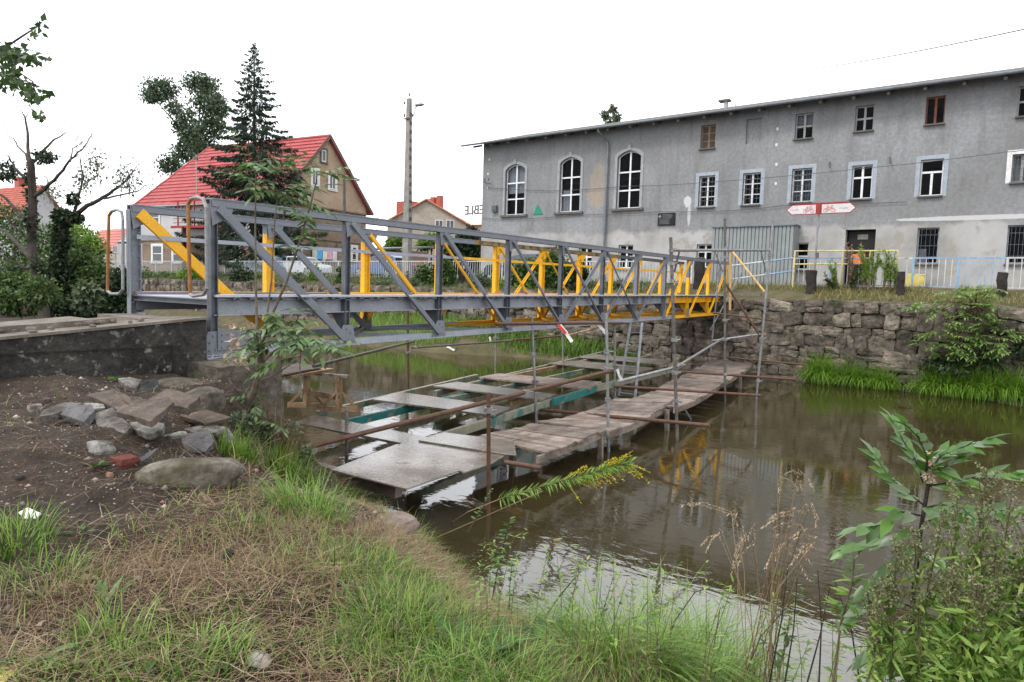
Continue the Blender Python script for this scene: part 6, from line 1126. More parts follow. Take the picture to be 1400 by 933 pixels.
# pebbles and clods: uncountable
def land(n, x0, x1, y0, y1, cond):
    out = []
    while sum(len(o) for o in out) < n:
        x = rng.uniform(x0, x1, 6*n); y = rng.uniform(y0, y1, 6*n); k = cond(x, y); out.append(np.stack([x[k], y[k]], 1))
    p = np.concatenate(out)[:n]; return np.column_stack([p, gz(p[:, 0], p[:, 1])])
def bare(x, y): return np.clip((-x-3.95+1.1*(vnoise(x, y, 1.6, 11)-.5)-.12*y)/.55+.9, 0, 1)*np.clip((shore_d(x, y)-.75)/.5, 0, 1)
def inview(x, y, z=-1.7):
    c = np.stack([x, y, np.full_like(x, z)], 1) @ CM.T; return (c[:, 2] > .4) & (np.abs(c[:, 0]/c[:, 2]) < .82) & (c[:, 1]/c[:, 2] < .62)
pp = land(5200, -7.8, -1, .6, 6, lambda x, y: (rng.random(len(x)) < .25+.75*bare(x, y)) & (shore_d(x, y) > .3) & inview(x, y)); r_ = rng.uniform(.003, .011, len(pp))*(1+2*(rng.random(len(pp)) > .97)); oc = np.array([(1, 0, 0), (0, 1, 0), (-1, 0, 0), (0, -1, 0), (0, 0, .7), (0, 0, -.7)])
v = (pp[:, None, :]+oc[None]*(r_[:, None, None])*rng.uniform(.6, 1.3, (len(pp), 6, 1))).reshape(-1, 3); f0 = np.array([(0, 1, 4), (1, 2, 4), (2, 3, 4), (3, 0, 4), (1, 0, 5), (2, 1, 5), (3, 2, 5), (0, 3, 5)]); f = (np.arange(len(pp))[:, None, None]*6+f0).reshape(-1, 3)
m_peb = leafmat('pebble_mix', [(.04, .03, .02), (.09, .07, .05), (.16, .14, .12), (.34, .30, .27), (.2, .10, .07)], .9, 0., .2); tag(link('pebbles', v, f, m_peb, org=(-5, 3, -1.3)), 'scattered grit and crumbs of stone on the bare earth', 'pebbles', kind='stuff')
# ================================================================== grass and weeds of the near bank
m_grass = leafmat('grass_green', [(.016, .045, .006), (.05, .12, .012), (.11, .22, .022), (.20, .31, .04), (.27, .29, .09)], .45, .4, .4); m_grassl = leafmat('grass_lush', [(.05, .12, .012), (.11, .22, .02), (.18, .32, .04), (.27, .38, .09)], .4, .4, .45); m_straw = leafmat('straw', [(.08, .05, .027), (.17, .115, .065), (.27, .20, .12), (.14, .08, .043), (.36, .29, .19)], .8, .15, .25); m_weed = leafmat('weed_leaf', [(.03, .07, .012), (.055, .12, .02), (.09, .18, .035)], .4, .35, .45)
n = 30000; pp = land(n, -7, 3.2, .3, 7, lambda x, y: (shore_d(x, y) > .12) & inview(x, y) & (rng.random(len(x)) < (1-.97*bare(x, y))*(.10+.90*np.clip((x+3.4)/1.7+.8*(vnoise(x, y, .9, 17)-.5), 0, 1))*(.12+.88*np.clip((vnoise(x, y, 1.5, 21)-.40)*3.4, 0, 1))))
h = rng.uniform(.04, .15, n)*(.6+1.0*vnoise(pp[:, 0], pp[:, 1], 1.3, 31))*(1+.9*np.clip(1.2-shore_d(pp[:, 0], pp[:, 1]), 0, 1)); tag(blades(pp, h, rng.uniform(.003, .0075, n), rng.uniform(.6, 2.6, n), m_grass, 'grass', seg=4, org=(-2, 3, -1.7)), 'short mixed green grass of the near bank', 'grass', kind='stuff')
n = 21000; pp = land(n, -7, 2.5, .3, 6, lambda x, y: (shore_d(x, y) > .3) & inview(x, y) & (rng.random(len(x)) < (1-.85*bare(x, y))*np.clip((vnoise(x, y, 1.2, 41)-.12)*1.9, .1, 1))); pp[:, 2] += rng.uniform(0, .03, n)
az = rng.uniform(0, 2*np.pi, n); el = rng.normal(0, .16, n); L_ = rng.uniform(.05, .26, n); d0 = np.stack([np.cos(az)*np.cos(el), np.sin(az)*np.cos(el), np.abs(np.sin(el))*.7], 1); sd_ = np.stack([-np.sin(az), np.cos(az), np.zeros(n)], 1)*rng.uniform(.0007, .0021, n)[:, None]; b1 = pp+d0*L_[:, None]*.5+np.array([0, 0, .006])+sd_*rng.normal(0, 5, n)[:, None]; b2 = pp+d0*L_[:, None]
v = np.stack([pp-sd_, pp+sd_, b1-sd_, b1+sd_, b2-sd_*.4, b2+sd_*.4], 1).reshape(-1, 3); i6 = np.arange(n)*6; f = np.concatenate([np.stack([i6, i6+1, i6+3, i6+2], 1), np.stack([i6+2, i6+3, i6+5, i6+4], 1)]); tag(link('dry_straw', v, f, m_straw, org=(-3, 2, -1.6)), 'matted dry straw lying on the near bank', 'straw', kind='stuff')
n = 8500; pp = land(n, -6, 2.5, .3, 6, lambda x, y: (shore_d(x, y) > .2) & inview(x, y) & (rng.random(len(x)) < (1-bare(x, y))*np.clip((vnoise(x, y, 1.5, 61)-.3)*2.4, 0, 1))); tag(blades(pp, rng.uniform(.08, .28, n), rng.uniform(.0015, .0035, n), rng.uniform(1.0, 2.8, n), m_straw, 'dry_grass', seg=4, org=(-2, 3, -1.7)), 'dry bent grass of the near bank', 'grass', kind='stuff')
def tuft(px, py, n, hmin, hmax, spread, m, label, lean=(.4, 2.0), w=(.004, .008), grp='grass tufts on the near bank', dirn=None, g=None, dr=.9):
    g = g or gp(px, py); a = rng.uniform(0, 2*np.pi, n); r = spread*np.sqrt(rng.random(n)); x, y = g.x+r*np.cos(a), g.y+r*np.sin(a); z = gz(x, y)-.01; az = a+rng.normal(0, .7, n)
    if dirn is not None: az = np.where(rng.random(n) < dr, dirn+rng.normal(0, .45, n), az)
    return tag(blades(np.stack([x, y, z], 1), rng.uniform(hmin, hmax, n), rng.uniform(*w, n), rng.uniform(*lean, n), m, 'grass_tuft', seg=6, org=(g.x, g.y, g.z), az=az), label, 'grass tuft', grp)
toR = math.atan2(-.2, 1)
tuft(325, 628, 260, .18, .42, .16, m_grassl, 'bright grass tuft growing between slabs and long boulder', dirn=toR)
tuft(395, 655, 420, .25, .5, .22, m_grass, 'tall drooping grass tuft right of the long boulder', dirn=toR)
tuft(420, 700, 420, .15, .36, .25, m_grassl, 'lush grass tuft below the drooping one')
tuft(345, 725, 90, .08, .22, .10, m_grass, 'small grass tuft on the edge of the bare earth')
tuft(380, 610, 360, .3, .6, .2, m_straw, 'straw coloured grass clump hanging over the bank by the sapling', dirn=toR)
tuft(500, 690, 220, .15, .35, .2, m_grassl, 'grass tuft in front of the plywood sheets')
tuft(560, 735, 260, .12, .3, .25, m_grass, 'grass tuft right of the flat brown stone')
tuft(640, 800, 620, .2, .40, .28, m_grassl, 'dense green tuft on the crest in the middle of the bank', dirn=toR)
tuft(700, 850, 420, .2, .38, .26, m_grass, 'mixed tuft below the dense one', dirn=toR)
tuft(850, 925, 900, .35, .72, .26, m_grassl, 'big fountain of long bright grass at the water edge, lower middle', lean=(.8, 2.6), dirn=toR, dr=.6)
tuft(760, 880, 620, .28, .55, .24, m_grassl, 'long grass tuft left of the big fountain', lean=(.8, 2.6), dirn=toR)
tuft(960, 950, 800, .35, .7, .24, m_grassl, 'long grass tuft right of the big fountain', lean=(.6, 2.4))
tuft(1040, 965, 600, .3, .6, .24, m_grass, 'darker grass tuft under the dry seed heads', lean=(.4, 1.8))
tuft(25, 745, 260, .1, .25, .16, m_grass, 'fuzzy grass tuft at the left edge')
tuft(60, 800, 200, .08, .2, .2, m_grass, 'low sparse tuft in the straw at the left')
tuft(150, 880, 90, .1, .26, .15, m_grassl, 'bright blades at the lower left')
tuft(560, 860, 380, .12, .28, .3, m_grass, 'broad soft grass patch in the lower middle')
tuft(250, 930, 240, .08, .2, .25, m_grassl, 'low bright grass at the bottom edge')
tuft(690, 930, 320, .12, .28, .25, m_grassl, 'bright grass at the bottom edge right of the weeds')
tuft(460, 775, 240, .10, .24, .3, m_grass, 'soft thin grass patch in the middle of the bank')
def rosette(px, py, n, L_, W_, up, m, label, name='weed', spread=.06, grp='broad-leaved weeds on the near bank', hgt=.02):
    g = gp(px, py); a = rng.uniform(0, 2*np.pi, n); r = spread*np.sqrt(rng.random(n)); pos = np.stack([g.x+r*np.cos(a), g.y+r*np.sin(a), g.z+hgt*rng.random(n)], 1); ax = np.stack([np.cos(a), np.sin(a), up*rng.uniform(.3, 1.4, n)], 1)
    v, f = leafverts2(pos, ax, np.tile([0, 0, 1.], (n, 1)), rng.uniform(.6, 1.2, n)*L_, rng.uniform(.8, 1.2, n)*W_, .12); return tag(link(name, v, f, m, org=tuple(g)), label, 'weed', grp)
rosette(640, 905, 30, .15, .08, .7, m_weed, 'broad-leaved weed clump in the lower middle grass', spread=.16, hgt=.06); rosette(740, 900, 20, .13, .07, .6, m_weed, 'broad-leaved weed right of the larger clump', spread=.14, hgt=.05)
rosette(210, 900, 6, .10, .05, .3, m_weed, 'flat green plantain leaves at the lower left'); rosette(140, 832, 5, .16, .035, .9, m_weed, 'upright long leaves in the lower left straw'); rosette(128, 640, 12, .07, .03, .5, m_weed, 'little green seedling on the bare earth', spread=.05)
rosette(150, 521, 7, .08, .04, .4, m_weed, 'small pale plant by the concrete parapet'); rosette(105, 730, 12, .05, .02, .7, m_weed, 'tiny seedling at the edge of the straw'); rosette(258, 660, 14, .05, .025, .5, m_weed, 'tiny weeds in front of the long boulder', spread=.1); rosette(45, 905, 8, .09, .04, .3, m_weed, 'small leafy weed beside the yellow leaf'); rosette(300, 905, 5, .11, .05, .3, m_weed, 'pair of flat leaves left of the white cup')
m_dleaf = leafmat('dead_leaf', [(.30, .20, .12), (.42, .33, .24), (.22, .13, .07)], .8, .2); m_yleaf = leafmat('yellow_leaf', [(.55, .45, .08), (.65, .55, .16)], .6, .3)
for i, (px, py, s_, l) in enumerate(((90, 808, .06, 'at the left beside the straw'), (118, 795, .06, 'lying in the upper left straw'), (48, 857, .05, 'at the left edge of the straw'), (155, 745, .04, 'at the edge of the bare earth'), (178, 812, .04, 'in the straw left of centre'), (210, 838, .06, 'in the straw below the burnt stub'), (340, 772, .05, 'right of the burnt stub'), (245, 917, .05, 'at the bottom left of the white cup'), (298, 832, .05, 'above the white cup'), (350, 813, .045, 'in the grass right of the straw'), (255, 868, .05, 'between the straw and the white cup'))): rosette(px, py, 2, s_, s_*.7, .25, m_dleaf, 'curled tan dead leaf '+l, 'fallen_leaf', .01, 'fallen leaves', .015)['category'] = 'leaf'
rosette(15, 918, 3, .13, .08, .15, m_yleaf, 'large yellow fallen leaf in the lower left corner', 'fallen_leaf', .02, 'fallen leaves')['category'] = 'leaf'
# ---- plants with stems
class Plant:
    def __init__(s): s.st = MB(); s.p = []; s.a = []; s.n = []; s.L = []; s.W = []
    def leaf(s, p, a, n, L, W): s.p.append(tuple(p)); s.a.append(tuple(a)); s.n.append(tuple(n)); s.L.append(L); s.W.append(W)
    def pinnate(s, p, d, L, pairs, ll, lw, droop=.5, r=.004):
        d = V3(d).normalized(); pts = [V3(p)]
        for i in range(pairs+1): d = (d-UPV*droop/(pairs+1)).normalized(); pts.append(pts[-1]+d*L/(pairs+1))
        s.st.tube(pts, r, 4, r*.4); sd = d.cross(UPV).normalized()
        for i in range(1, len(pts)-1):
            for q in (-1, 1): s.leaf(pts[i], sd*q+d*.7+Vector((random.uniform(-.15, .15), random.uniform(-.15, .15), random.uniform(-.35, .1))), UPV+sd*random.uniform(-.3, .3), ll*random.uniform(.75, 1.1), lw)
        s.leaf(pts[-1], d, UPV, ll, lw)
    def make(s, name, label, m, ms=None, cat='plant', grp=None, base=None, fold=.18):
        base = base or Vector(s.st.v[0]); t = thing(name, label, cat, base, grp); s.st.build('stem', ms or m_twig, t)
        if s.p: v, f = (leafverts2 if max(s.L) > .03 else leafverts)(np.array(s.p), np.array(s.a), np.array(s.n), np.array(s.L), np.array(s.W), fold); link('leaves', v, f, m, t)
        return t
def pxpath(pts, Y, dy=0): return [P(a, b_, Y=Y+dy*i/(len(pts)-1)) for i, (a, b_) in enumerate(pts)]
# sapling at the bridge end
m_sapl = leafmat('sapling_leaf', [(.035, .07, .018), (.06, .12, .03), (.10, .18, .045), (.14, .22, .08)], .4, .35, .5); YS = 4.05; pl_ = Plant()
tr0 = [(322, 582), (335, 560), (348, 535), (356, 505), (358, 470)]; pl_.st.tube([gp(320, 586)-UPV*.1]+pxpath(tr0, YS), .052, 9, .034)
stems = [([(356, 500), (352, 470), (350, 400), (349, 300), (350, 232)], .017), ([(358, 480), (364, 440), (371, 385), (376, 300), (380, 262)], .013), ([(358, 470), (372, 430), (392, 385), (410, 330), (426, 275), (433, 245)], .016), ([(355, 515), (345, 490), (335, 470), (322, 455)], .010), ([(357, 500), (375, 480), (400, 468), (425, 455)], .010), ([(357, 520), (378, 512), (395, 500), (410, 490)], .009), ([(412, 545), (410, 500), (413, 460)], .008)]
for pts, r in stems: pl_.st.tube(pxpath(pts, YS, random.uniform(-.15, .15)), r, 6, r*.35)
def fan(px, py, k, L_, dz=(.0, .9), pairs=4, ll=.13, lw=.05, sp=1.0):
    for i in range(k): a = random.uniform(0, 6.28); pl_.pinnate(P(px+random.uniform(-5, 5)*sp, py+random.uniform(-5, 5)*sp, Y=YS), (math.cos(a), math.sin(a), random.uniform(*dz)), L_*random.uniform(.7, 1.2), pairs, ll, lw, random.uniform(.3, .9), .0035)
for (px, py, k, L_) in ((350, 222, 6, .42), (380, 262, 6, .38), (400, 270, 4, .35), (432, 240, 4, .32), (365, 240, 4, .4), (420, 300, 3, .3), (345, 250, 3, .36), (412, 328, 2, .3), (408, 345, 2, .3)): fan(px, py, k, L_)
for (px, py, k, L_) in ((400, 462, 7, .4), (425, 458, 6, .4), (385, 445, 6, .35), (410, 485, 3, .38), (440, 468, 4, .35), (372, 470, 5, .35), (390, 495, 2, .3), (360, 450, 5, .3), (345, 470, 3, .3), (380, 430, 4, .3)): fan(px, py, k, L_, (-.3, .5), 4, .12, .05)
for (px, py, k, L_) in ((350, 560, 3, .2), (375, 580, 3, .2), (340, 545, 2, .2)): fan(px, py, k, L_, (-.2, .6), 3, .09, .04)
sap = pl_.make('sapling', 'slender ash-like sapling with three tall stems growing in front of the near bridge end', m_sapl, mat('sapling_bark', (.07, .055, .035), (.15, .12, .085), 8, .85, .4, 30), 'tree'); wl_ = []
for _ in range(70): q = P(random.uniform(308, 345), random.uniform(440, 500), Y=YS+random.uniform(-.1, .1)); wl_.append(q)
v, f = leafverts(np.array(wl_), rdir(70, -.6), rdir(70), rng.uniform(.05, .11, 70), rng.uniform(.02, .05, 70), .5); link('withered_leaves', v, f, m_dleaf, sap)
# creeping bank weeds under the sapling
blg = [];
for (px, py, r, s_) in ((330, 590, .12, 1), (360, 600, .15, 1), (380, 575, .14, 1), (340, 560, .1, 1), (395, 600, .12, 1), (415, 630, .12, 1)): g = gp(px, py); blg.append((g.x, g.y, g.z+.08, r, r, .13))
o = blobs(blg, 1300, .07, .04, 'bramble', m_sil, shell=.2); tag(o, 'tangle of dull low weeds and brambles at the foot of the sapling', 'weeds')
tw = MB()
for _ in range(60): g = gp(random.uniform(300, 470), random.uniform(585, 690)); a = random.uniform(0, 6.28); e = g+Vector((math.cos(a)*.25, math.sin(a)*.25, random.uniform(.05, .35))); tw.tube([g, g.lerp(e, .5)+Vector((0, 0, .05)), e], .0035, 4, .0015)
tag(tw.build('dry_twigs', m_straw), 'loose dry twigs sticking out around the sapling foot', 'twigs', kind='stuff')
# goldenrod arching over the river
m_gold = leafmat('goldenrod_flower', [(.50, .36, .01), (.65, .50, .02), (.40, .36, .03)], .6, .3); YG = 4.7
gpts = [(606, 722), (640, 700), (690, 680), (740, 665), (790, 652), (830, 640), (862, 632)]; W_ = pxpath(gpts, YG, .3); W_[0] = gp(600, 726); gr_ = Plant(); gr_.st.tube(W_, .006, 5, .003); d_ = 0
for i in range(330):
    t = random.uniform(.30, 1); u = t*(len(W_)-1); k = min(int(u), len(W_)-2); p = W_[k].lerp(W_[k+1], u-k); dd = (W_[k+1]-W_[k]).normalized(); s_ = random.choice((-1, 1)); sd = dd.cross(UPV).normalized(); gr_.leaf(p, dd*.6+sd*s_*random.uniform(.1, .6)+UPV*random.uniform(-1.3, .9), UPV+sd*.5, random.uniform(.06, .12)*(1.15-.4*t), .012)
gt = gr_.make('goldenrod', 'goldenrod stem with yellow flowers arching over the water in front of the walkway', m_grassl, m_straw); fp = []; fa = []; sp2 = MB()
for i in range(34):
    t = random.uniform(.60, 1.0); u = t*(len(W_)-1); k = min(int(u), len(W_)-2); p = W_[k].lerp(W_[k+1], u-k); dd = (W_[k+1]-W_[k]).normalized(); a = dd*.8+UPV*random.choice((-1, -.9, -.6, .8, 1.0))*random.uniform(.3, 1)+Vector((0, random.uniform(-.4, .4), 0)); a.normalize(); L_ = random.uniform(.10, .24); pts = [p+a*L_*q+UPV*(-.10*L_*q*q*4*.3) for q in (0, .33, .66, 1)]; pts[-1] += dd*.02-UPV*.015; sp2.tube(pts, .0022, 4, .001)
    for j in range(34): q = random.uniform(.2, 1)*3; kk = min(int(q), 2); c = pts[kk].lerp(pts[kk+1], q-kk); fp.append(c); fa.append(Vector((random.uniform(-1, 1), random.uniform(-1, 1), random.uniform(-.3, 1))))
v, f = leafverts(np.array(fp), np.array(fa), rdir(len(fp)), rng.uniform(.009, .02, len(fp)), rng.uniform(.006, .011, len(fp))); link('flowers', v, f, m_gold, gt); sp2.build('flower_stalks', m_grassl, gt)
W2 = pxpath([(598, 735), (650, 712), (700, 690), (742, 672)], YG-.1, .2); tag(MB().tube(W2, .005, 5, .003).build('dry_stem', m_straw), 'bare dry stem lying alongside the goldenrod', 'stem')
# thin weeds on the crest, middle
m_nettle = leafmat('nettle_leaf', [(.04, .09, .02), (.07, .14, .03), (.12, .20, .05)], .45, .4)
def weed(pts, Y, n, ll, lw, m, label, r=.004, t0=.2, droop=-.2, ms=None, name='tall_weed', dy=.1, up=.3, grp='thin tall weeds at the water edge'):
    W_ = pxpath(pts, Y, dy); W_[0] = W_[0]-UPV*.05; w = Plant(); w.st.tube(W_, r, 5, r*.4)
    for i in range(n):
        t = t0+(1-t0)*((i+random.random())/n); u = t*(len(W_)-1); k = min(int(u), len(W_)-2); p = W_[k].lerp(W_[k+1], u-k); a = random.uniform(0, 6.28); w.leaf(p, (math.cos(a), math.sin(a), up+random.uniform(-.3, .3)), UPV+Vector((random.uniform(-.4, .4), random.uniform(-.4, .4), 0)), ll*random.uniform(.6, 1.2)*(1.2-.6*t), lw*random.uniform(.8, 1.2)*(1.2-.6*t))
    return w.make(name, label, m, ms, grp=grp)
weed([(668, 838), (680, 780), (690, 740), (697, 710)], 3.6, 34, .075, .035, m_nettle, 'tall nettle-like weed in front of the white reflection, left', .006, ms=m_bark)
weed([(695, 868), (697, 800), (702, 755)], 3.4, 18, .06, .03, m_nettle, 'shorter leafy weed right of the tall nettle-like one', .005, ms=m_bark)
weed([(640, 720), (662, 690), (672, 668)], 4.6, 24, .05, .03, m_nettle, 'small leafy sprig hanging over the dark water under the plywood')
weed([(735, 850), (765, 815), (795, 780)], 3.5, 8, .05, .02, m_nettle, 'dark leaning stem with few leaves before the reflection', .007, ms=m_black)
weed([(812, 905), (820, 850), (838, 790)], 3.0, 30, .05, .018, m_nettle, 'feathery light green weed, left of the long grass')
weed([(770, 880), (778, 830), (790, 790), (792, 765)], 3.2, 26, .05, .02, m_nettle, 'upright feathery weed at the centre of the bank crest')
weed([(850, 880), (880, 830), (910, 790), (930, 770)], 3.1, 22, .05, .018, m_nettle, 'slanting weed reaching over the white water')
weed([(905, 890), (922, 850), (950, 810), (990, 798)], 3.0, 14, .05, .018, m_nettle, 'thin bent weed in front of the white water', ms=m_bark)
weed([(1010, 930), (1040, 870), (1085, 820), (1140, 770)], 2.9, 16, .05, .018, m_nettle, 'thin weed slanting right below the seed heads')
weed([(1140, 920), (1150, 850), (1165, 800), (1168, 765)], 2.7, 46, .09, .02, m_grassl, 'willow-leaved green shoot left of the broad-leaved shrub', .005)
weed([(1060, 930), (1075, 880), (1080, 840)], 2.8, 26, .05, .02, m_nettle, 'low feathery weed under the seed heads')
for i, (a, b_, c, d) in enumerate(((1050, 933, 1078, 770), (1072, 930, 1090, 790), (1120, 933, 1118, 780), (960, 933, 985, 830), (1100, 935, 1135, 800), (1180, 933, 1140, 790))): weed([(a, b_), ((a+c)/2+4, (b_+d)/2), (c, d)], 2.8, 3, .04, .01, m_dleaf, ('first', 'second', 'third', 'fourth', 'fifth', 'sixth')[[1, 2, 4, 0, 3, 5][i]]+' bare dark stalk from the left below the seed heads', .004, ms=m_black, name='dark_stalk', grp='dark stalks')
# dry grass with seed heads
m_seed = leafmat('seed_head', [(.36, .28, .19), (.52, .43, .31), (.40, .28, .18)], .8, .2)
sg = Plant(); b0 = [(1030, 860), (1045, 870), (1015, 865), (1055, 855)]; tips = [((1092, 642), (1112, 668)), ((1100, 690), (1118, 708)), ((1078, 700), (1050, 712)), ((1000, 700), (940, 688)), ((1020, 730), (1008, 760)), ((1112, 722), (1082, 735)), ((1030, 720), (1004, 775)), ((1075, 740), (1060, 765)), ((1110, 745), (1095, 752)), ((982, 730), (960, 745)), ((1060, 705), (1100, 700)), ((1080, 745), (1108, 770)), ((1070, 650), (1092, 648))]
tips = tips+[((a+random.uniform(-14, 10), b+random.uniform(-8, 22)), (c+random.uniform(-18, 12), d+random.uniform(-6, 26))) for (a, b), (c, d) in tips]
for i, (m0, t0) in enumerate(tips):
    b_ = random.choice(b0); dyy = random.uniform(-.12, .12); W_ = [P(b_[0]+random.uniform(-12, 12), b_[1]+70, Y=2.9+dyy), P((b_[0]+m0[0])/2+random.uniform(-4, 4), (b_[1]+m0[1])/2, Y=2.9+dyy), P(*m0, Y=2.9+dyy), P((m0[0]*.4+t0[0]*.6), (m0[1]*.4+t0[1]*.6)-5, Y=2.9+dyy), P(*t0, Y=2.9+dyy)]; sg.st.tube(W_, .0017, 4, .0007)
    for j in range(60):
        u = random.uniform(1.75, 4); k = min(int(u), 3); c = W_[k].lerp(W_[k+1], u-k); sg.leaf(c, (W_[k+1]-W_[k]).normalized()*.9+Vector((random.uniform(-.6, .6), random.uniform(-.6, .6), random.uniform(-.6, .3))), Vector((random.random(), random.random(), 1)), random.uniform(.008, .02), .005)
sg.make('seed_grass', 'tall dry grass with drooping seed heads in front of the river', m_seed, m_straw, grp=None)
for i in range(1): pass
n = 900; pp = []
for _ in range(n): g = random.uniform(0, 1); q = gp(760+g*420, 915+random.uniform(-15, 60)); pp.append(q)
pp = np.array([tuple(q) for q in pp]); tag(blades(pp, rng.uniform(.15, .5, n), rng.uniform(.0012, .0024, n), rng.uniform(.1, 1.3, n), m_straw, 'thin_dry_grass', seg=5, org=tuple(pp[0])), 'thin dry standing grass along the water edge', 'grass', kind='stuff')
# broad-leaved shrub and mugwort, lower right
m_ash = leafmat('shrub_leaf', [(.04, .10, .012), (.07, .16, .022), (.11, .22, .04), (.16, .20, .13)], .35, .4, .6); YB = 2.75; sb_ = Plant(); sb_.st.tube(pxpath([(1238, 960), (1245, 880), (1250, 800), (1258, 730), (1268, 670), (1273, 640)], YB), .010, 7, .006)
def arow(pts, n, ll, lw, Y=YB, dy=0.):
    W_ = pxpath(pts, Y, dy); sb_.st.tube(W_, .0035, 4, .0015)
    for i in range(n):
        u = (i+.6)/n*(len(W_)-1); k = min(int(u), len(W_)-2); p = W_[k].lerp(W_[k+1], u-k); d = (W_[k+1]-W_[k]).normalized(); sd = d.cross(UPV); sd = sd.normalized() if sd.length > .2 else Vector((1, 0, 0))
        for q in (-1, 1): sb_.leaf(p, d*.9+sd*q*.6+UPV*random.uniform(-.4, .1)*1.2+Vector((.3*q*random.random(), 0, 0)), UPV+sd*q*.35+Vector((0, -.4, 0)), ll*random.uniform(.75, 1.1), lw)
    sb_.leaf(W_[-1], (W_[-1]-W_[-2]).normalized(), UPV, ll, lw)
arow([(1262, 660), (1252, 630), (1236, 605), (1224, 582)], 7, .085, .035); arow([(1266, 655), (1268, 625), (1255, 598), (1238, 580)], 6, .08, .035, dy=-.2); arow([(1268, 650), (1285, 625), (1315, 612), (1345, 603)], 8, .085, .035); arow([(1262, 690), (1235, 670), (1212, 648), (1197, 625)], 7, .085, .034); arow([(1266, 665), (1300, 660), (1345, 650), (1382, 648)], 8, .09, .036); arow([(1258, 725), (1225, 735), (1190, 742), (1158, 750)], 7, .10, .045); arow([(1260, 715), (1300, 705), (1345, 700), (1398, 697)], 8, .10, .045)
arow([(1262, 695), (1285, 690), (1315, 695), (1335, 712)], 6, .09, .04, dy=-.25); arow([(1256, 740), (1230, 765), (1205, 785), (1185, 805)], 6, .10, .05); arow([(1255, 750), (1285, 770), (1320, 790)], 6, .10, .05); arow([(1258, 705), (1232, 700), (1205, 718), (1178, 722)], 5, .10, .045, dy=-.2); arow([(1270, 640), (1290, 640), (1305, 632)], 4, .08, .035)
arow([(1248, 830), (1215, 820), (1185, 830), (1165, 845)], 6, .10, .05); arow([(1248, 860), (1210, 880), (1180, 900)], 6, .10, .05); arow([(1250, 800), (1290, 830), (1320, 860)], 6, .1, .05); arow([(1270, 645), (1275, 640), (1273, 618)], 3, .05, .02)
sh_ = sb_.make('broadleaf_shrub', 'dark-stemmed shrub with arching rows of bright leaves at the lower right', m_ash, m_black, 'shrub')
sd2 = []; 
for _ in range(150): q = P(1270+random.uniform(-5, 5), random.uniform(618, 660), Y=YB-.02); sd2.append(q)
v, f = leafverts(np.array(sd2), rdir(150, -.5), rdir(150), rng.uniform(.010, .022, 150), rng.uniform(.006, .010, 150)); link('seed_spike', v, f, m_seed, sh_)
m_mug = leafmat('mugwort', [(.07, .09, .03), (.13, .15, .06), (.20, .22, .10), (.28, .27, .15)], .6, .3); m_mugl = leafmat('mugwort_leaf', [(.05, .11, .012), (.11, .20, .03), (.20, .31, .06), (.30, .36, .10)], .45, .35)
mg = [((1240, 960), (1290, 700)), ((1215, 960), (1225, 745)), ((1255, 965), (1252, 720)), ((1290, 960), (1310, 670)), ((1300, 970), (1350, 640)), ((1330, 960), (1345, 710)), ((1345, 965), (1385, 660)), ((1360, 960), (1362, 740)), ((1385, 960), (1408, 690)), ((1270, 965), (1330, 735)), ((1395, 960), (1380, 760)), ((1320, 965), (1300, 780)), ((1205, 960), (1190, 820)), ((1410, 955), (1410, 720)), ((1180, 965), (1215, 800)), ((1370, 965), (1335, 800))]
for i, ((a, b_), (c, d)) in enumerate(mg):
    Ym = 2.1+.5*random.random(); W_ = pxpath([(a, b_), (a*.6+c*.4+random.uniform(-6, 6), b_*.6+d*.4), (a*.25+c*.75, b_*.25+d*.75), (c, d)], Ym, random.uniform(-.1, .1)); w = Plant(); w.st.tube(W_, .004, 5, .0015)
    for j in range(30):
        u = (.9+2.0*(j/30)); k = min(int(u), 2); p = W_[k].lerp(W_[k+1], min(u-k, 1)); an = random.uniform(0, 6.28); dd = Vector((math.cos(an)*.6, math.sin(an)*.6, 1)).normalized(); L_ = random.uniform(.05, .14)*(1.2-.25*u); w.st.tube([p, p+dd*L_], .0011, 3)
        for q in range(20): c_ = p+dd*L_*random.uniform(.1, 1); w.leaf(c_, rdir(1)[0]+np.array([0, 0, .3]), rdir(1)[0], random.uniform(.006, .014), .006)
    t = w.make('mugwort', 'olive mugwort stem with tiny flower heads at the lower right, '+('%s from the left' % ['1st', '2nd', '3rd', '4th', '5th', '6th', '7th', '8th', '9th', '10th', '11th', '12th', '13th', '14th', '15th', '16th'][sum(1 for m2 in mg if m2[1][0]+m2[1][1]*.001 < c+d*.001)]), m_mug, m_twig, grp='mugwort stems'); k = 90; base_ = np.array([tuple(W_[0].lerp(W_[2], random.uniform(.0, 1.0))) for _ in range(k)]); v, f = leafverts2(base_, rdir(k, .25), rdir(k, 1.2), rng.uniform(.03, .085, k), rng.uniform(.006, .016, k)); link('lower_leaves', v, f, m_mugl, t)
cs = [(*P(px, py, Y=Yq), r, r, r*.8) for px, py, Yq, r in ((1290, 905, 2.5, .18), (1350, 885, 2.4, .20), (1400, 870, 2.4, .20), (1240, 930, 2.4, .14), (1330, 940, 2.1, .16), (1395, 925, 2.1, .18), (1425, 800, 2.5, .16))]
o = blobs(cs, 3200, .045, .012, 'undergrowth', m_mugl, shell=.2, droop=.1, org=tuple(P(1330, 960, Y=2.4))); tag(o, 'thick green undergrowth of narrow leaves in the lower right corner', 'undergrowth', kind='stuff')
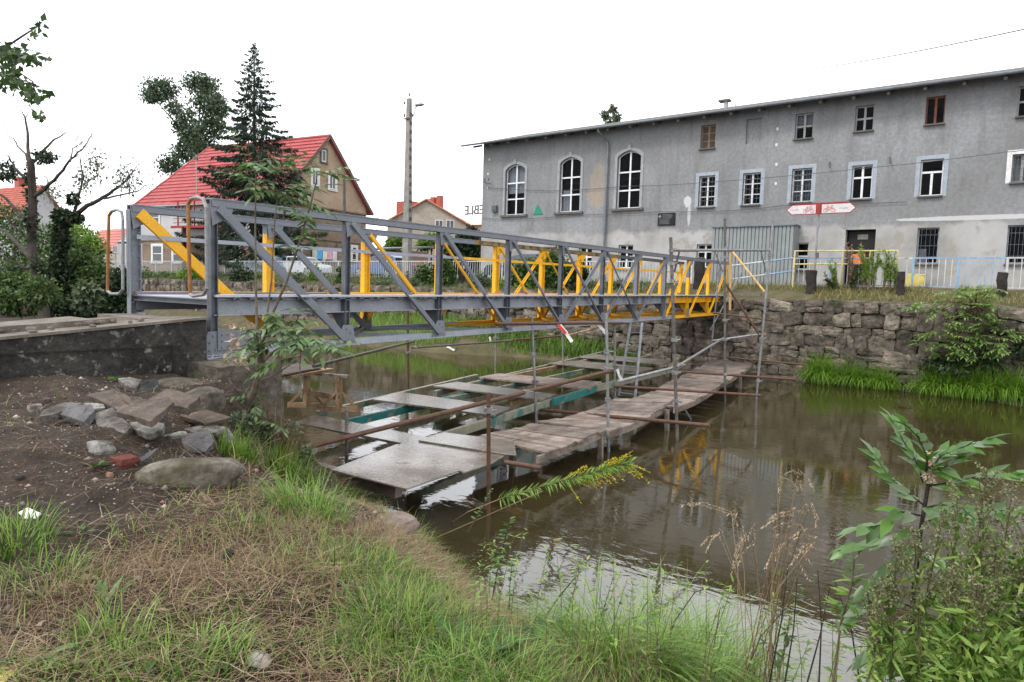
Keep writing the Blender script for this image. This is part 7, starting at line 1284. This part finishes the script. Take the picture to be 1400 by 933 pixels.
# overhanging branch, upper left
ob = thing('overhanging_branch', 'leafy branch reaching into the sky at the upper left', 'branch', P(-40, 90, Y=1.6)); YO = 1.6; st = MB()
for pts in ([(-60, 95), (-10, 92), (20, 95), (45, 112), (50, 140), (62, 160)], [(-60, 80), (0, 70), (30, 66), (55, 72)], [(0, 70), (30, 50), (52, 36), (58, 30)], [(-50, 120), (-5, 112), (15, 108)]): st.tube(pxpath(pts, YO, .1), .008, 5, .002)
st.build('limb', m_bark, ob); cl = [(5, 72, 13, 9, 60), (22, 75, 12, 9, 55), (38, 78, 12, 9, 38), (8, 100, 12, 10, 55), (22, 112, 9, 9, 34), (48, 45, 8, 8, 9), (57, 32, 4, 4, 4), (44, 132, 9, 9, 30), (38, 120, 9, 7, 22), (55, 158, 7, 6, 10), (60, 128, 10, 6, 8), (65, 78, 5, 4, 4), (0, 118, 8, 6, 16)]; ps = []
for px, py, rx, ry, k in cl:
    for _ in range(int(k*1.5)): ps.append(tuple(P(px+random.gauss(0, rx*.6), py+random.gauss(0, ry*.6), Y=YO+random.uniform(-.12, .25))))
ps = np.array(ps); v, f = leafverts(ps, rdir(len(ps), -.8), rdir(len(ps), .3), rng.uniform(.028, .058, len(ps)), rng.uniform(.02, .038, len(ps))); link('leaves', v, f, leafmat('branch_leaf', [(.015, .035, .008), (.03, .06, .012), (.05, .10, .018)], .4, .35), ob)
# ================================================================== far bank greenery
def fblades(n, xy, hr, wr, lr, m, name, label, zf, kind=None, cat='grass', grp=None, dirn=None, seg=5):
    x, y = xy; z = zf(x, y)-.03; az = None if dirn is None else dirn+rng.normal(0, .7, n); o = blades(np.stack([x, y, z], 1), rng.uniform(*hr, n), rng.uniform(*wr, n), rng.uniform(*lr, n), m, name, seg=seg, az=az, org=(x.mean(), y.mean(), z.min())); return tag(o, label, cat, grp, kind)
n = 15000; x = -30+21*rng.random(n)**.8; y = rng.uniform(22.8, 26.2, n); k = (y > np.interp(x, TOE[:, 0], TOE[:, 1])+.1) & (vnoise(x, y, .8, 71) > .28); x, y = x[k], y[k]; fblades(len(x), (x, y), (.25, .75), (.012, .03), (.3, 1.8), m_grassl, 'bank_grass', 'tall bright grass on the mud strip under the far wall', tz, 'stuff')
n = 7000; x = rng.uniform(-22, -11.5, n); y = rng.uniform(24.6, 26, n); fblades(n, (x, y), (.15, .5), (.015, .03), (.6, 2.2), m_bush, 'bank_weeds', 'dark low weeds on the mud strip near the walkway end', tz, 'stuff')
m_reed = leafmat('reed_blade', [(.08, .18, .02), (.16, .30, .03), (.26, .42, .06)], .4, .4, .4)
for (px, py, wd, n, hr, lab) in ((1125, 522, 1.1, 620, (.6, 1.25), 'leftmost clump of reeds at the foot of the river wall'), (1172, 525, .9, 500, (.5, 1.05), 'second clump of reeds at the foot of the river wall'), (1212, 527, 1.0, 520, (.4, .95), 'third clump of reeds at the foot of the river wall'), (1288, 530, 1.2, 620, (.5, 1.1), 'fourth clump of reeds, under the leafy wall shrub'), (1335, 535, 1.4, 820, (.6, 1.2), 'fifth clump of reeds, right under the leafy wall shrub'), (1385, 542, 1.6, 900, (.6, 1.25), 'rightmost clump of reeds arching over the water')):
    q = P(px, py, Z=WZ); y0 = min(q.y, 25.9); x = q.x+rng.normal(0, wd*.23, n); y = np.minimum(y0+rng.normal(.15, .22, n), 25.85); fblades(n, (x, y), (hr[0]*1.15, hr[1]*1.3), (.018, .038), (.4, 2.6), m_reed, 'reed_clump', lab, lambda a, b_: np.full_like(a, WZ+.02), None, 'reeds', 'reeds along the far wall', -1.2, 6)
n = 9000; x = rng.uniform(-12, 3, n); y = rng.uniform(26.2, 28.1, n); k = vnoise(x, y, .9, 81) > .35; x, y = x[k], y[k]; fblades(len(x), (x, y), (.08, .38), (.012, .025), (.4, 2), leafmat('verge_grass', [(.10, .13, .03), (.22, .19, .07), (.34, .27, .11), (.08, .13, .025)], .6, .3), 'verge_grass', 'yellowing grass on top of the river wall', vz, 'stuff')
n = 9000; x = rng.uniform(-60, -12, n); y = rng.uniform(26.2, 28.1, n); fblades(n, (x, y), (.1, .45), (.02, .04), (.4, 2), m_bush, 'verge_weeds', 'weeds along the fence behind the bridge', vz, 'stuff')
m_ygr = leafmat('yellow_green_leaf', [(.16, .26, .05), (.26, .38, .08), (.36, .46, .14)], .5, .4)
for i, (px, top, bot, m, lab) in enumerate(((1143, 355, 404, m_ygr, 'leafy light green goldenrod weed right of the cycle signpost'), (1180, 334, 400, m_ygr, 'tallest light green weed in front of the dark doorway'), (1189, 341, 400, m_ygr, 'light green weed right beside the tallest one'), (1199, 340, 400, m_ygr, 'light green weed between the doorway posts'), (1208, 345, 402, m_ygr, 'light green weed just right of the last yellow post'), (1217, 338, 402, m_ygr, 'bright bushy weed near the right end of the yellow railing'), (1225, 352, 402, m_ygr, 'rightmost light green weed by the yellow railing'), (1164, 335, 402, m_dleaf, 'dead brown weed in front of the dark doorway'), (1172, 360, 404, m_bush, 'short dark weed under the doorway'), (1135, 372, 406, m_bush, 'short weed beside the black stump'))):
    a, c = P(px, top, Y=27.4), P(px+random.uniform(-6, 2), bot, Y=27.4); w = Plant(); W_ = [Vector((c.x, 27.4, 0)), c.lerp(a, .5)+Vector((random.uniform(-.1, .1), 0, 0)), a]
    for s2 in range(5): e = W_[2]+Vector((random.uniform(-.25, .25), random.uniform(-.2, .2), random.uniform(-.5, .05))); w.st.tube([W_[0], W_[1]+Vector((random.uniform(-.1, .1), 0, 0)), e], .012, 4, .005); [w.leaf(W_[1].lerp(e, random.uniform(-.6, 1)), (random.uniform(-1, 1), random.uniform(-1, 1), random.uniform(-.2, .8)), (0, 0, 1), random.uniform(.08, .18), .045) for _ in range(80)]
    w.make('weed', lab, m, m_twig, 'weed', 'weeds by the yellow railing')
# leafy shrub hanging over the river wall
m_ygr2 = leafmat('wall_shrub_leaf', [(.09, .16, .04), (.16, .26, .06), (.24, .35, .10)], .5, .4); ws = Plant(); q0 = P(1335, 418, Y=26.0)
for (px, py) in ((1275, 425), (1290, 418), (1310, 402), (1335, 395), (1355, 400), (1345, 415), (1300, 440), (1325, 430), (1365, 440), (1380, 452), (1385, 465), (1265, 470), (1290, 475), (1310, 465), (1340, 470), (1350, 480), (1280, 455), (1330, 450), (1318, 415), (1356, 425), (1295, 485), (1372, 478), (1330, 405), (1300, 460), (1345, 445), (1362, 465), (1255, 415), (1325, 490), (1310, 480)):
    e = P(px, py, Y=25.4+random.uniform(-.3, .3)); ws.st.tube([q0, q0.lerp(e, .5)+Vector((0, -.1, .1)), e], .02, 4, .006)
    for _ in range(7): a = random.uniform(0, 6.28); ws.pinnate(e+Vector((random.uniform(-.2, .2), random.uniform(-.2, .2), random.uniform(-.15, .15))), (math.cos(a), math.sin(a)-.3, random.uniform(-.1, .8)), random.uniform(.3, .55), 5, .17, .062, random.uniform(.4, 1.1), .006)
ws.make('wall_shrub', 'light green feather-leaved shrub hanging over the river wall at the right', m_ygr2, m_twig, 'shrub')
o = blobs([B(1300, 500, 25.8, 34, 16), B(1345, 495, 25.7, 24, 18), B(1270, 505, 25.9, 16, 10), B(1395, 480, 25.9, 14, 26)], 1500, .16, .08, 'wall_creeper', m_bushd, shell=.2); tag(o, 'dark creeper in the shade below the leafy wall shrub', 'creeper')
# tiny foam rings on the river
for i, (px, py) in enumerate(((889, 712), (1010, 692), (1020, 720), (870, 690), (856, 704), (998, 680))): pass

# small things by the doorway
q = P(1173, 354, Y=33.2); tag(MB().bounds((q.x-.28, 33.15, q.z-.2), (q.x+.28, 33.2, q.z+.2)).build('orange_board', mat('orange_board', (.5, .10, .02), (.6, .14, .03), 3, .6)), 'small orange board in the dark doorway behind the weeds', 'board')
q = P(1246, 384, Y=33.3); yb = tag(MB().stone((q.x, 33.3, q.z), (1.0, .6, .55), n=5, k=.25, jit=.02).build('grit_bin', mat('yellow_bin', (.38, .30, .05), (.46, .38, .1), 3, .6)), 'low yellow bin on the pavement behind the blue fence', 'bin'); MB().bounds((q.x-.52, 33.0, q.z+.22), (q.x+.52, 33.6, q.z+.27)).build('lid', m_fy, yb)

# mass of thin waterside weeds, too many and too fine to count
ww = Plant()
for _ in range(150):
    px = random.uniform(640, 1215); g = gp(px, 800+(px-640)*.22+random.uniform(10, 110)); h = random.uniform(.22, .62); dx = random.uniform(-.15, .2)*h; dy_ = random.uniform(-.1, .15)*h; W_ = [g-UPV*.03, g+Vector((dx*.3, dy_*.3, h*.5)), g+Vector((dx, dy_, h))]; ww.st.tube(W_, random.uniform(.0015, .003), 4, .0008)
    for j in range(int(h*46)):
        u = random.uniform(.3, 2); k = min(int(u), 1); a = random.uniform(0, 6.28); ww.leaf(W_[k].lerp(W_[k+1], u-k), (math.cos(a), math.sin(a), random.uniform(-.2, .7)), (0, 0, 1), random.uniform(.02, .055), random.uniform(.006, .016))
t_ = ww.make('waterside_weeds', 'thin leafy weeds along the water edge', m_mugl, m_twig, 'weeds'); t_['kind'] = 'stuff'
